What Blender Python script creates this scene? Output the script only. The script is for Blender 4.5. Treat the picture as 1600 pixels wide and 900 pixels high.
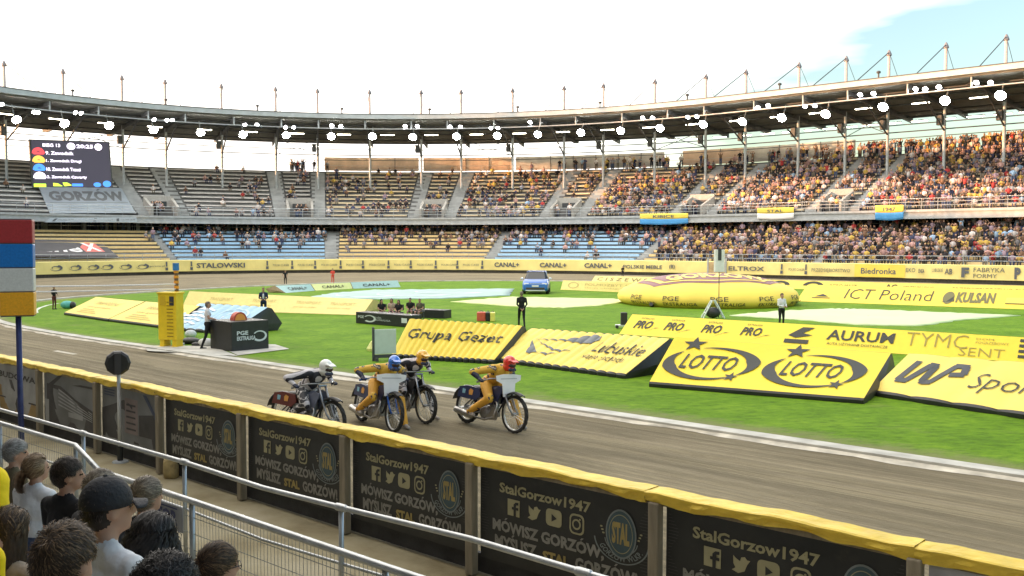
import bpy, bmesh, math, random
import numpy as np
from mathutils import Vector, Matrix

R_ = math.radians
random.seed(7)
RNG = np.random.default_rng(7)
for o in list(bpy.data.objects):
    bpy.data.objects.remove(o)
SC = bpy.context.scene
COL = SC.collection

# ---------------------------------------------------------------- camera, sky, sun, exposure
CAM_H, F_PX, Y_H = 3.5, 1500.0, 381.3            # photograph is 1600 x 900
PITCH = math.atan((450 - Y_H) / F_PX)
cd = bpy.data.cameras.new('camera')
cam = bpy.data.objects.new('camera', cd)
COL.objects.link(cam)
cam.location = (0, 0, CAM_H)
cam.rotation_euler = (math.pi / 2 - PITCH, 0, 0)
cd.sensor_width = 36
cd.lens = 36 * F_PX / 1600
cd.clip_start, cd.clip_end = 0.1, 6000
SC.camera = cam

SUN_AZ, SUN_EL = -93.0, 3.6                      # degrees from the view axis (left is minus)
W = bpy.data.worlds.new('World')
SC.world = W
W.use_nodes = True
nt = W.node_tree
nt.nodes.clear()
sky = nt.nodes.new('ShaderNodeTexSky')
sky.sky_type = 'NISHITA'
sky.sun_disc = False
sky.sun_elevation = R_(SUN_EL)
sky.sun_rotation = R_(SUN_AZ)
sky.air_density, sky.dust_density, sky.ozone_density = 1.0, 1.2, 1.5
tc = nt.nodes.new('ShaderNodeTexCoord')
mp = nt.nodes.new('ShaderNodeMapping')
mp.inputs['Scale'].default_value = (1.0, 1.0, 4.5)
mp.inputs['Location'].default_value = (0.35, 0.1, 0.15)
nz = nt.nodes.new('ShaderNodeTexNoise')
nz.inputs['Scale'].default_value = 2.3
nz.inputs['Detail'].default_value = 5
nz.inputs['Roughness'].default_value = 0.5
rp = nt.nodes.new('ShaderNodeValToRGB')
rp.color_ramp.elements[0].position = 0.40
rp.color_ramp.elements[0].color = (.06, .06, .06, 1)
rp.color_ramp.elements[1].position = 0.62
rp.color_ramp.elements[1].color = (1, 1, 1, 1)
mx = nt.nodes.new('ShaderNodeMixRGB')
mx.inputs['Color2'].default_value = (7.8, 7.35, 6.75, 1)   # thin bright evening cloud
bg = nt.nodes.new('ShaderNodeBackground')
bg.inputs['Strength'].default_value = 0.15
wo = nt.nodes.new('ShaderNodeOutputWorld')
L = nt.links.new
L(tc.outputs['Generated'], mp.inputs['Vector'])
L(mp.outputs['Vector'], nz.inputs['Vector'])
sxyz = nt.nodes.new('ShaderNodeSeparateXYZ'); L(tc.outputs['Generated'], sxyz.inputs[0])
mr = nt.nodes.new('ShaderNodeMapRange'); mr.inputs['From Min'].default_value = -.05; mr.inputs['From Max'].default_value = .40
mr.inputs['To Min'].default_value = .30; mr.inputs['To Max'].default_value = -.20          # cloud thickens towards the low sun
L(sxyz.outputs['X'], mr.inputs['Value'])
add = nt.nodes.new('ShaderNodeMath'); add.operation = 'ADD'; L(nz.outputs['Fac'], add.inputs[0]); L(mr.outputs['Result'], add.inputs[1])
L(add.outputs[0], rp.inputs['Fac'])
L(rp.outputs['Color'], mx.inputs['Fac'])
mul = nt.nodes.new('ShaderNodeMixRGB'); mul.blend_type = 'MULTIPLY'; mul.inputs['Fac'].default_value = 1; mul.inputs['Color2'].default_value = (1.45, 1.62, 1.75, 1)
L(sky.outputs['Color'], mul.inputs['Color1']); L(mul.outputs['Color'], mx.inputs['Color1'])
L(mx.outputs['Color'], bg.inputs['Color'])
L(bg.outputs['Background'], wo.inputs['Surface'])

sd = bpy.data.lights.new('sun', 'SUN')
sd.energy = 5.0
sd.angle = R_(0.5)
sd.color = (1.0, 0.50, 0.22)
sun = bpy.data.objects.new('sun', sd)
COL.objects.link(sun)
_sv = Vector((math.sin(R_(SUN_AZ)) * math.cos(R_(SUN_EL)), math.cos(R_(SUN_AZ)) * math.cos(R_(SUN_EL)), math.sin(R_(SUN_EL))))
sun.rotation_euler = _sv.to_track_quat('Z', 'Y').to_euler()
sun.location = _sv * 200

SC.view_settings.view_transform = 'Standard'
SC.view_settings.look = 'None'
SC.view_settings.gamma = 1
SC.view_settings.use_curve_mapping = False
SC.view_settings.exposure = 1.25
SC.render.engine = 'CYCLES'
SC.cycles.max_bounces = 6
SC.cycles.diffuse_bounces = 3
SC.cycles.use_denoising = True

# ---------------------------------------------------------------- measuring helpers
_sp, _cp = math.sin(PITCH), math.cos(PITCH)
def ray(px, py):
    x = (px - 800) / F_PX; y = (450 - py) / F_PX
    return Vector((x, _cp + y * _sp, -_sp + y * _cp))
def G(px, py, z=0.0):
    d = ray(px, py); t = (z - CAM_H) / d.z
    return Vector((d.x * t, d.y * t, z))
def PD(px, py, Y):
    d = ray(px, py); t = Y / d.y
    return Vector((d.x * t, Y, CAM_H + d.z * t))
def proj(p):
    X, Y, Z = p[0], p[1], p[2] - CAM_H
    dz = Y * _cp - Z * _sp; up = Y * _sp + Z * _cp
    return 800 + F_PX * X / dz, 450 - F_PX * up / dz
YAW = 0.834
U = Vector((-math.sin(YAW), math.cos(YAW), 0))    # along the home straight, away to the left
N = Vector((math.cos(YAW), math.sin(YAW), 0))     # across the stadium, away from the camera
def T(s, l, z=0.0):
    return U * s + N * l + Vector((0, 0, z))
def along(p):
    return p.x * U.x + p.y * U.y, p.x * N.x + p.y * N.y
L_FENCE, L_KERB = 7.21, 15.5

# ---------------------------------------------------------------- materials
MATS = {}
def mat(name, col, rough=0.6, metal=0.0, var=0.12, scale=6.0, bump=0.0, bscale=40.0, emit=0.0, spec=0.5, ecol=None, stretch=None, coat=0.0):
    if name in MATS: return MATS[name]
    m = bpy.data.materials.new(name); m.use_nodes = True
    t = m.node_tree; b = t.nodes['Principled BSDF']
    b.inputs['Roughness'].default_value = rough
    b.inputs['Metallic'].default_value = metal
    b.inputs['Specular IOR Level'].default_value = spec
    if coat: b.inputs['Coat Weight'].default_value = coat
    c = (*col, 1)
    tcx = t.nodes.new('ShaderNodeTexCoord')
    vec = tcx.outputs['Object']
    if stretch:
        mpx = t.nodes.new('ShaderNodeMapping'); mpx.inputs['Scale'].default_value = stretch
        t.links.new(vec, mpx.inputs['Vector']); vec = mpx.outputs['Vector']
    if var:
        n = t.nodes.new('ShaderNodeTexNoise'); n.inputs['Scale'].default_value = scale; n.inputs['Detail'].default_value = 4
        t.links.new(vec, n.inputs['Vector'])
        r = t.nodes.new('ShaderNodeValToRGB')
        r.color_ramp.elements[0].position = .3; r.color_ramp.elements[1].position = .7
        r.color_ramp.elements[0].color = (*[max(0, x * (1 - var)) for x in col], 1)
        r.color_ramp.elements[1].color = (*[min(1, x * (1 + var)) for x in col], 1)
        t.links.new(n.outputs['Fac'], r.inputs['Fac']); t.links.new(r.outputs['Color'], b.inputs['Base Color'])
    else:
        b.inputs['Base Color'].default_value = c
    if bump:
        n2 = t.nodes.new('ShaderNodeTexNoise'); n2.inputs['Scale'].default_value = bscale; n2.inputs['Detail'].default_value = 3
        t.links.new(vec, n2.inputs['Vector'])
        bp = t.nodes.new('ShaderNodeBump'); bp.inputs['Strength'].default_value = bump; bp.inputs['Distance'].default_value = .03
        t.links.new(n2.outputs['Fac'], bp.inputs['Height']); t.links.new(bp.outputs['Normal'], b.inputs['Normal'])
    if emit:
        b.inputs['Emission Color'].default_value = (*(ecol or col), 1)
        b.inputs['Emission Strength'].default_value = emit
    MATS[name] = m
    return m
def nodes_of(m):
    return m.node_tree, m.node_tree.nodes['Principled BSDF']

# ---------------------------------------------------------------- mesh helpers
class MB:
    def __init__(s): s.v = []; s.f = []; s.m = []
    def add(s, vs, fs, mi=0):
        o = len(s.v); s.v += [tuple(v) for v in vs]
        s.f += [tuple(i + o for i in f) for f in fs]; s.m += [mi] * len(fs)
    def hexa(s, p, mi=0):     # p: 4 bottom then 4 top, counter-clockwise
        s.add(p, [(3, 2, 1, 0), (4, 5, 6, 7), (0, 1, 5, 4), (1, 2, 6, 5), (2, 3, 7, 6), (3, 0, 4, 7)], mi)
    def box(s, c, sz, ax=None, mi=0):
        x, y, z = [k / 2 for k in sz]
        A = ax or (Vector((1, 0, 0)), Vector((0, 1, 0)), Vector((0, 0, 1)))
        c = Vector(c)
        s.hexa([c + A[0] * i * x + A[1] * j * y + A[2] * k * z for k in (-1, 1) for i, j in ((-1, -1), (1, -1), (1, 1), (-1, 1))], mi)
    def tube(s, pts, r, n=8, mi=0, close=False):
        pts = [Vector(p) for p in pts]; k = len(pts)
        rs = r if isinstance(r, (list, tuple)) else [r] * k
        vs = []; up = None
        for i, p in enumerate(pts):
            if close: d = pts[(i + 1) % k] - pts[i - 1]
            else: d = pts[min(i + 1, k - 1)] - pts[max(i - 1, 0)]
            d.normalize()
            if up is None:
                up = Vector((0, 0, 1)) if abs(d.z) < .9 else Vector((1, 0, 0))
            a = up - d * up.dot(d)
            if a.length < 1e-5: a = d.orthogonal()
            a.normalize(); up = a; b = d.cross(a)
            for j in range(n):
                t = 2 * math.pi * j / n
                vs.append(p + (a * math.cos(t) + b * math.sin(t)) * rs[i])
        fs = []
        for i in range(k if close else k - 1):
            i2 = (i + 1) % k
            for j in range(n):
                j2 = (j + 1) % n
                fs.append((i * n + j, i * n + j2, i2 * n + j2, i2 * n + j))
        if not close:
            fs.append(tuple(range(n - 1, -1, -1))); fs.append(tuple((k - 1) * n + j for j in range(n)))
        s.add(vs, fs, mi)
    def ell(s, c, r, M=None, nu=12, nv=8, mi=0):
        c = Vector(c); vs = []; M = M or Matrix.Identity(3)
        r = (r, r, r) if isinstance(r, (int, float)) else r
        vs.append(c + M @ Vector((0, 0, -r[2])))
        for i in range(1, nv):
            a = -math.pi / 2 + math.pi * i / nv
            for j in range(nu):
                t = 2 * math.pi * j / nu
                vs.append(c + M @ Vector((r[0] * math.cos(a) * math.cos(t), r[1] * math.cos(a) * math.sin(t), r[2] * math.sin(a))))
        vs.append(c + M @ Vector((0, 0, r[2])))
        fs = [(0, 1 + (j + 1) % nu, 1 + j) for j in range(nu)]
        for i in range(nv - 2):
            for j in range(nu):
                a = 1 + i * nu; fs.append((a + j, a + (j + 1) % nu, a + nu + (j + 1) % nu, a + nu + j))
        e = len(vs) - 1; a = 1 + (nv - 2) * nu
        fs += [(a + j, a + (j + 1) % nu, e) for j in range(nu)]
        s.add(vs, fs, mi)
    def capsule(s, p0, p1, r0, r1, n=10, mi=0):
        p0, p1 = Vector(p0), Vector(p1); d = p1 - p0
        if d.length < 1e-6: d = Vector((0, 0, 1e-4))
        e = d.normalized(); pts = []; rs = []
        for a in (80, 50, 25, 0): pts.append(p0 - e * r0 * math.sin(R_(a))); rs.append(max(r0 * math.cos(R_(a)), .0008))
        for a in (0, 25, 50, 80): pts.append(p1 + e * r1 * math.sin(R_(a))); rs.append(max(r1 * math.cos(R_(a)), .0008))
        pts[3] = p0; s.tube(pts, rs, n, mi)
    def lathe(s, prof, c=(0, 0, 0), M=None, n=20, mi=0, cap=True):
        c = Vector(c); M = M or Matrix.Identity(3); vs = []
        for r, z in prof:
            for j in range(n):
                t = 2 * math.pi * j / n
                vs.append(c + M @ Vector((r * math.cos(t), r * math.sin(t), z)))
        k = len(prof); fs = []
        for i in range(k - 1):
            for j in range(n):
                j2 = (j + 1) % n
                fs.append((i * n + j, i * n + j2, (i + 1) * n + j2, (i + 1) * n + j))
        if cap:
            fs.append(tuple(range(n - 1, -1, -1))); fs.append(tuple((k - 1) * n + j for j in range(n)))
        s.add(vs, fs, mi)
    def plate(s, poly, fn, t, mi=0):   # poly: 2-D outline (counter-clockwise), fn(a, b, h) -> point
        k = len(poly)
        vs = [fn(a, b, 0) for a, b in poly] + [fn(a, b, t) for a, b in poly]
        fs = [tuple(range(k - 1, -1, -1)), tuple(range(k, 2 * k))]
        fs += [(i, (i + 1) % k, k + (i + 1) % k, k + i) for i in range(k)]
        s.add(vs, fs, mi)
    def grid(s, fn, na, nb, mi=0):
        vs = [fn(i / na, j / nb) for i in range(na + 1) for j in range(nb + 1)]
        fs = [(i * (nb + 1) + j, (i + 1) * (nb + 1) + j, (i + 1) * (nb + 1) + j + 1, i * (nb + 1) + j + 1) for i in range(na) for j in range(nb)]
        s.add(vs, fs, mi)
    def strip(s, rows, mi=0, closed=False):   # rows: list of equally long point lists
        k = len(rows[0]); vs = [p for r in rows for p in r]; fs = []
        for i in range(len(rows) - 1):
            for j in range(k if closed else k - 1):
                j2 = (j + 1) % k
                fs.append((i * k + j, i * k + j2, (i + 1) * k + j2, (i + 1) * k + j))
        s.add(vs, fs, mi)
    def mesh(s, name, mats, origin=None, smooth=False):
        me = bpy.data.meshes.new(name)
        if origin is not None:
            ox, oy, oz = origin
            vs = [(x - ox, y - oy, z - oz) for x, y, z in s.v]
        else: vs = s.v
        me.from_pydata(vs, [], s.f)
        for m in (mats if isinstance(mats, (list, tuple)) else [mats]): me.materials.append(m)
        me.polygons.foreach_set('material_index', s.m)
        if smooth: me.polygons.foreach_set('use_smooth', [True] * len(s.f))
        me.update()
        return me
    def build(s, name, mats, parent=None, origin=None, smooth=False, bevel=0, fix=False, auto=None):
        if origin is None and parent is not None and parent.get('world_built'):
            r = parent if parent.parent is None else parent.parent
            origin = tuple(r.location)
        me = s.mesh(name, mats, origin, smooth)
        if fix:
            bm = bmesh.new(); bm.from_mesh(me); bmesh.ops.recalc_face_normals(bm, faces=bm.faces); bm.to_mesh(me); bm.free()
        o = bpy.data.objects.new(name, me); COL.objects.link(o)
        if parent is not None:
            o.parent = parent
            if parent.get('world_built'): o['world_built'] = 1
        elif origin is not None: o.location = origin
        if bevel:
            b = o.modifiers.new('bevel', 'BEVEL'); b.width = bevel; b.segments = 2; b.limit_method = 'ANGLE'
        return o
def thing(name, label, cat, loc, group=None, rot=None, world=True):
    """An Empty at the thing's base; world=True: its parts are given in world coordinates."""
    o = bpy.data.objects.new(name, None); COL.objects.link(o)
    o.empty_display_size = .2
    o.location = loc; o['label'] = label; o['category'] = cat
    if rot is not None: o.rotation_euler = (0, 0, rot)
    if group: o['group'] = group
    if world: o['world_built'] = 1
    return o
def tag(o, label, cat, group=None):
    o['label'] = label; o['category'] = cat
    if group: o['group'] = group
    return o
def struct(o):
    o['kind'] = 'structure'; return o
def clone(o, parent=None):
    c = o.copy(); COL.objects.link(c); c.parent = parent
    for ch in list(o.children): clone(ch, c)
    return c

# ---------------------------------------------------------------- lettering and marks
_TX = {}
_PLAIN = {'Ó': 'O', 'Ś': 'S', 'Ż': 'Z', 'Ł': 'L', 'Ę': 'E', 'ó': 'o'}
def _raw(txt, bold, res, shear):
    cu = bpy.data.curves.new('t', 'FONT'); cu.body = txt; cu.offset = bold; cu.resolution_u = res; cu.shear = shear
    o = bpy.data.objects.new('t', cu); COL.objects.link(o)
    me = bpy.data.meshes.new_from_object(o.evaluated_get(bpy.context.evaluated_depsgraph_get()))
    v = [(p.co.x, p.co.y) for p in me.vertices]; f = [tuple(p.vertices) for p in me.polygons]
    bpy.data.objects.remove(o); bpy.data.curves.remove(cu); bpy.data.meshes.remove(me)
    return v, f
def text2d(txt, bold=0.0, res=2, shear=0.0):
    key = (txt, bold, res, shear)
    if key in _TX: return _TX[key]
    if any(c in _PLAIN for c in txt):           # accents drawn on the plain letters
        pl = ''.join(_PLAIN.get(c, c) for c in txt); v, f = _raw(pl, bold, res, shear)
        x0 = min(p[0] for p in v); x1 = max(p[0] for p in v); y0 = min(p[1] for p in v); y1 = max(p[1] for p in v)
        for i, c in enumerate(txt):
            if c not in _PLAIN: continue
            b = max(p[0] for p in _raw(pl[:i + 1], bold, res, shear)[0]); lw = _raw(pl[i], bold, res, shear)[0]; w = max(p[0] for p in lw) - min(p[0] for p in lw)
            cx = b - w / 2; th = max(p[1] for p in lw); s_ = .09 + bold
            q = {'Ę': [(cx + .05, y0 - .16), (cx + .2, y0 - .18), (cx + .2, y0 - .1), (cx + .18, y0 + .02), (cx + .08, y0 + .02)], 'Ł': [(b - w - .06, .24), (b - w * .2, .44), (b - w * .2, .54), (b - w - .06, .34)], 'Ż': [(cx - s_ / 2, th + .06), (cx + s_ / 2, th + .06), (cx + s_ / 2, th + .17), (cx - s_ / 2, th + .17)]}.get(c, [(cx - .05 - s_ * .4, th + .05), (cx - .05 + s_ * .6, th + .05), (cx + .06 + s_, th + .20), (cx + .06 - s_ * .2, th + .20)])
            f.append(tuple(range(len(v), len(v) + len(q)))); v += q
        v = [((x - x0) / (x1 - x0), (y - y0) / (y1 - y0)) for x, y in v]; _TX[key] = (v, f); return v, f
    cu = bpy.data.curves.new('t', 'FONT'); cu.body = txt; cu.offset = bold; cu.resolution_u = res; cu.shear = shear
    o = bpy.data.objects.new('t', cu); COL.objects.link(o)
    me = bpy.data.meshes.new_from_object(o.evaluated_get(bpy.context.evaluated_depsgraph_get()))
    v = [(p.co.x, p.co.y) for p in me.vertices]; f = [tuple(p.vertices) for p in me.polygons]
    bpy.data.objects.remove(o); bpy.data.curves.remove(cu); bpy.data.meshes.remove(me)
    if not v: v, f = [(0, 0)], []
    x0 = min(p[0] for p in v); x1 = max(p[0] for p in v); y0 = min(p[1] for p in v); y1 = max(p[1] for p in v)
    v = [((x - x0) / max(x1 - x0, 1e-6), (y - y0) / max(y1 - y0, 1e-6)) for x, y in v]
    _TX[key] = (v, f)
    return v, f
def cut2d(v, f, step):
    bm = bmesh.new(); vs = [bm.verts.new((x, y, 0)) for x, y in v]
    for q in f:
        try: bm.faces.new([vs[i] for i in q])
        except ValueError: pass
    x0 = min(p[0] for p in v); x1 = max(p[0] for p in v)
    k = math.ceil(x0 / step)
    while k * step < x1:
        bmesh.ops.bisect_plane(bm, geom=bm.verts[:] + bm.edges[:] + bm.faces[:], plane_co=(k * step, 0, 0), plane_no=(1, 0, 0)); k += 1
    bm.verts.index_update()
    r = ([(p.co.x, p.co.y) for p in bm.verts], [tuple(q.index for q in p.verts) for p in bm.faces])
    bm.free(); return r
def put(mb, v, f, fn, mi=0, step=None):
    if step: v, f = cut2d(v, f, step)
    mb.add([fn(a, b) for a, b in v], f, mi)
def word(mb, txt, fn, rect, bold=.02, mi=0, step=None, res=2, shear=0.0):
    x0, y0, x1, y1 = rect; v, f = text2d(txt, bold, res, shear)
    put(mb, [(x0 + a * (x1 - x0), y0 + b * (y1 - y0)) for a, b in v], f, fn, mi, step)
def rect2d(x0, y0, x1, y1):
    return [(x0, y0), (x1, y0), (x1, y1), (x0, y1)], [(0, 1, 2, 3)]
def arc2d(cx, cy, rx, ry, t0, t1, w0, w1=None, n=24, rot=0.0):
    """A band along an ellipse whose width tapers w0 -> w1 (fractions of the radius)."""
    w1 = w0 if w1 is None else w1; v = []; c, s_ = math.cos(rot), math.sin(rot)
    for i in range(n + 1):
        k = i / n; t = t0 + (t1 - t0) * k; w = w0 + (w1 - w0) * k
        for q in (1 - w, 1 + w):
            x, y = rx * q * math.cos(t), ry * q * math.sin(t)
            v.append((cx + x * c - y * s_, cy + x * s_ + y * c))
    return v, [(2 * i, 2 * i + 2, 2 * i + 3, 2 * i + 1) if t1 < t0 else (2 * i, 2 * i + 1, 2 * i + 3, 2 * i + 2) for i in range(n)]
def disc2d(cx, cy, rx, ry, n=24):
    return [(cx, cy)] + [(cx + rx * math.cos(2 * math.pi * i / n), cy + ry * math.sin(2 * math.pi * i / n)) for i in range(n)], \
        [(0, 1 + i, 1 + (i + 1) % n) for i in range(n)]
def star2d(cx, cy, r, rot=0.0, asp=1.0):
    v = [(cx, cy)]
    for i in range(10):
        q = r if i % 2 == 0 else r * .4; t = math.pi / 2 + rot + i * math.pi / 5
        v.append((cx + q * math.cos(t) * asp, cy + q * math.sin(t)))
    return v, [(0, 1 + i, 1 + (i + 1) % 10) for i in range(10)]
def poly2d(pts):
    return pts, [tuple(range(len(pts)))]

# ================================================================ SETTING: ground, track, infield
def noise_ramp(m, stops, scale, detail=5, rough=.6, stretch=(1, 1, 1), rot=0.0, coord='Object', uv=None, dist=0.0):
    t, b = nodes_of(m)
    tcx = t.nodes.new('ShaderNodeTexCoord'); mpx = t.nodes.new('ShaderNodeMapping')
    mpx.inputs['Scale'].default_value = stretch; mpx.inputs['Rotation'].default_value = (0, 0, rot)
    n = t.nodes.new('ShaderNodeTexNoise'); n.inputs['Scale'].default_value = scale; n.inputs['Detail'].default_value = detail
    n.inputs['Roughness'].default_value = rough; n.inputs['Distortion'].default_value = dist
    r = t.nodes.new('ShaderNodeValToRGB')
    while len(r.color_ramp.elements) < len(stops): r.color_ramp.elements.new(.5)
    for e, (p, c) in zip(r.color_ramp.elements, stops): e.position = p; e.color = (*c, 1)
    if uv:
        u = t.nodes.new('ShaderNodeUVMap'); u.uv_map = uv; t.links.new(u.outputs['UV'], mpx.inputs['Vector'])
    else: t.links.new(tcx.outputs[coord], mpx.inputs['Vector'])
    t.links.new(mpx.outputs['Vector'], n.inputs['Vector']); t.links.new(n.outputs['Fac'], r.inputs['Fac'])
    return r.outputs['Color'], n.outputs['Fac']
def mixc(m, a, b, fac, mode='MIX'):
    t, _ = nodes_of(m); x = t.nodes.new('ShaderNodeMixRGB'); x.blend_type = mode
    if isinstance(fac, float): x.inputs['Fac'].default_value = fac
    else: t.links.new(fac, x.inputs['Fac'])
    for s_, v in (('Color1', a), ('Color2', b)):
        if isinstance(v, tuple): x.inputs[s_].default_value = (*v, 1)
        else: t.links.new(v, x.inputs[s_])
    return x.outputs['Color']
def bump(m, h, strength=.4, dist=.02):
    t, b = nodes_of(m); bp = t.nodes.new('ShaderNodeBump'); bp.inputs['Strength'].default_value = strength; bp.inputs['Distance'].default_value = dist
    t.links.new(h, bp.inputs['Height']); t.links.new(bp.outputs['Normal'], b.inputs['Normal'])

ROTU = math.atan2(U.y, U.x)
# dirt of the speedway
m_dirt = mat('track_dirt', (.2, .17, .12), .95, var=0, spec=.15)
t_, b_ = nodes_of(m_dirt)
c1, h1 = noise_ramp(m_dirt, [(.25, (.185, .160, .108)), (.5, (.225, .195, .134)), (.75, (.285, .248, .176))], 1.0, 6, .62, (.05, 1.6, 1), uv='lane')
c2, h2 = noise_ramp(m_dirt, [(.3, (.72, .71, .69)), (.7, (1.18, 1.17, 1.14))], 8, 6, .75, (.35, 2.2, 1), uv='lane')
c3, h3 = noise_ramp(m_dirt, [(.52, (1, 1, 1)), (.60, (1.32, 1.31, 1.27)), (.66, (1, 1, 1))], 1.0, 4, .55, (.03, 3.6, 1), uv='lane')
c4, _ = noise_ramp(m_dirt, [(.35, (.80, .79, .77)), (.65, (1.22, 1.21, 1.19))], .35, 4, .6, (.35, 1, 1), uv='lane', dist=1.5)
cc = mixc(m_dirt, mixc(m_dirt, mixc(m_dirt, c1, c2, 1.0, 'MULTIPLY'), c3, 1.0, 'MULTIPLY'), c4, 1.0, 'MULTIPLY')
t_.links.new(cc, b_.inputs['Base Color'])
bump(m_dirt, h2, .8, .05)
# grass
m_grass = mat('grass', (.1, .2, .02), .9, var=0, spec=.2)
t_, b_ = nodes_of(m_grass)
g1, gh1 = noise_ramp(m_grass, [(.3, (.086, .190, .004)), (.5, (.122, .248, .007)), (.72, (.17, .305, .014))], .5, 6, .65)
g2, gh2 = noise_ramp(m_grass, [(.32, (.36, .44, .34)), (.50, (1, 1, 1)), (.68, (1.45, 1.34, 1.4))], 3.2, 10, .82, (.8, 1.7, 1), ROTU)
g3, gh3 = noise_ramp(m_grass, [(.60, (0, 0, 0)), (.74, (.55, .55, .55))], .35, 5, .7)
gcol = mixc(m_grass, g1, g2, 1.0, 'MULTIPLY')
gcol = mixc(m_grass, gcol, (.19, .21, .07), g3)
# worn turf along the kerb
va = t_.nodes.new('ShaderNodeUVMap'); va.uv_map = 'edge'
sx = t_.nodes.new('ShaderNodeSeparateXYZ'); t_.links.new(va.outputs['UV'], sx.inputs[0])
_, wn = noise_ramp(m_grass, [(0, (0, 0, 0)), (1, (1, 1, 1))], 2.2, 6, .7)
ad = t_.nodes.new('ShaderNodeMath'); ad.operation = 'MULTIPLY_ADD'; t_.links.new(wn, ad.inputs[0]); ad.inputs[1].default_value = 1.7; t_.links.new(sx.outputs[0], ad.inputs[2])
rr = t_.nodes.new('ShaderNodeValToRGB'); rr.color_ramp.elements[0].position = .62; rr.color_ramp.elements[0].color = (.85, .85, .85, 1)
rr.color_ramp.elements[1].position = 1.0; rr.color_ramp.elements[1].color = (0, 0, 0, 1)
dv = t_.nodes.new('ShaderNodeMath'); dv.operation = 'MULTIPLY'; dv.inputs[1].default_value = .44; t_.links.new(ad.outputs[0], dv.inputs[0])
t_.links.new(dv.outputs[0], rr.inputs['Fac'])
gcol = mixc(m_grass, gcol, (.22, .215, .10), rr.outputs['Color'])
t_.links.new(gcol, b_.inputs['Base Color'])
bump(m_grass, gh2, .8, .05)

m_soil = mat('soil', (.12, .11, .08), .95, var=.2, scale=.5)
m_path = mat('path_concrete', (.40, .36, .24), .9, var=0, bump=.25, bscale=30)
pc1, _ = noise_ramp(m_path, [(.35, (.22, .175, .09)), (.5, (.36, .31, .19)), (.65, (.45, .40, .28))], .55, 5, .6)
nodes_of(m_path)[0].links.new(pc1, nodes_of(m_path)[1].inputs['Base Color'])
m_conc = mat('terrace_concrete', (.33, .32, .30), .85, var=.2, scale=2, bump=.15)
m_kerb = mat('kerb_concrete', (.50, .49, .44), .85, var=.28, scale=1.6, bump=.2, bscale=14)
m_lime = mat('lime_dust', (.56, .52, .43), .95, var=.3, scale=2.5)

# outer line of the track: the far straight, the bend, and back along the home straight
S0, RAD, EX = 56.5, 41.37, 1.127
LC = L_FENCE + RAD
_base = [(s, LC + RAD) for s in np.arange(-64, S0, 2.0)]
for a in np.linspace(90, -90, 73): _base.append((S0 + EX * RAD * math.cos(R_(a)), LC + RAD * math.sin(R_(a))))
_base += [(s, L_FENCE) for s in np.arange(S0 - 2, -63, -2.0)]
BASE = np.array(_base)
_d = np.gradient(BASE, axis=0)
_k = np.ones(5) / 5
_dn = np.stack([np.convolve(np.pad(_d[:, i], 2, 'edge'), _k, 'valid') for i in (0, 1)], 1)
_dn /= np.linalg.norm(_dn, axis=1)[:, None]
NRM = np.stack([-_dn[:, 1], _dn[:, 0]], 1)          # outward
NBEND = int(120.5 / 2) + 73
ARC = np.concatenate([[0], np.cumsum(np.linalg.norm(np.diff(BASE, axis=0), axis=1))])
def ring(q, off, z):
    """point at arc length q along the stadium line, off metres outside it"""
    b = [np.interp(q, ARC, BASE[:, i]) + off * np.interp(q, ARC, NRM[:, i]) for i in (0, 1)]
    return T(b[0], b[1], z)
QMAX = float(ARC[NBEND - 1])
_tab = {}
def q_at(px, off):
    k = round(off, 2)
    if k not in _tab:
        qs = np.linspace(0, QMAX * .93, 900); xs = []
        for q in qs:
            p = ring(q, off, 3.5); xs.append(proj(p)[0] if p.y > 5 else 1e5 if p.x > 0 else -1e5)
        _tab[k] = (qs, np.array(xs))
    qs, xs = _tab[k]; i = np.argmin(np.where(np.isfinite(xs), xs, 1e9) > px)
    i = max(1, i); a, b = xs[i - 1], xs[i]
    return qs[i - 1] + (qs[i] - qs[i - 1]) * ((a - px) / (a - b) if a != b else 0)
def qline(q0, q1, step=2.5):
    return list(np.linspace(q0, q1, max(2, int(abs(q1 - q0) / step) + 1)))

def catmull(pts, n=8):
    out = []; P = [pts[0]] + pts + [pts[-1]]
    for i in range(1, len(P) - 2):
        for k in range(n):
            t = k / n; a, b, c, d = [np.array(x, float) for x in P[i - 1:i + 3]]
            out.append(tuple(.5 * ((2 * b) + (-a + c) * t + (2 * a - 5 * b + 4 * c - d) * t * t + (-a + 3 * b - 3 * c + d) * t ** 3)))
    out.append(tuple(pts[-1])); return out
inner = catmull([(-62, 15.5), (-30, 15.5), (0, 15.5), (20, 15.5), (40, 15.5), (50, 17.2), (58, 21), (63.5, 27.5), (67, 36), (69, 45), (69, 54), (66, 61.5), (61, 67), (54, 71.2), (44, 74.5), (30, 76), (0, 76), (-62, 76)], 8)

mb = MB(); e = 3000
mb.add([(-e, -e, -.02), (e, -e, -.02), (e, e, -.02), (-e, e, -.02)], [(0, 1, 2, 3)])
struct(mb.build('ground', m_soil))

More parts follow.
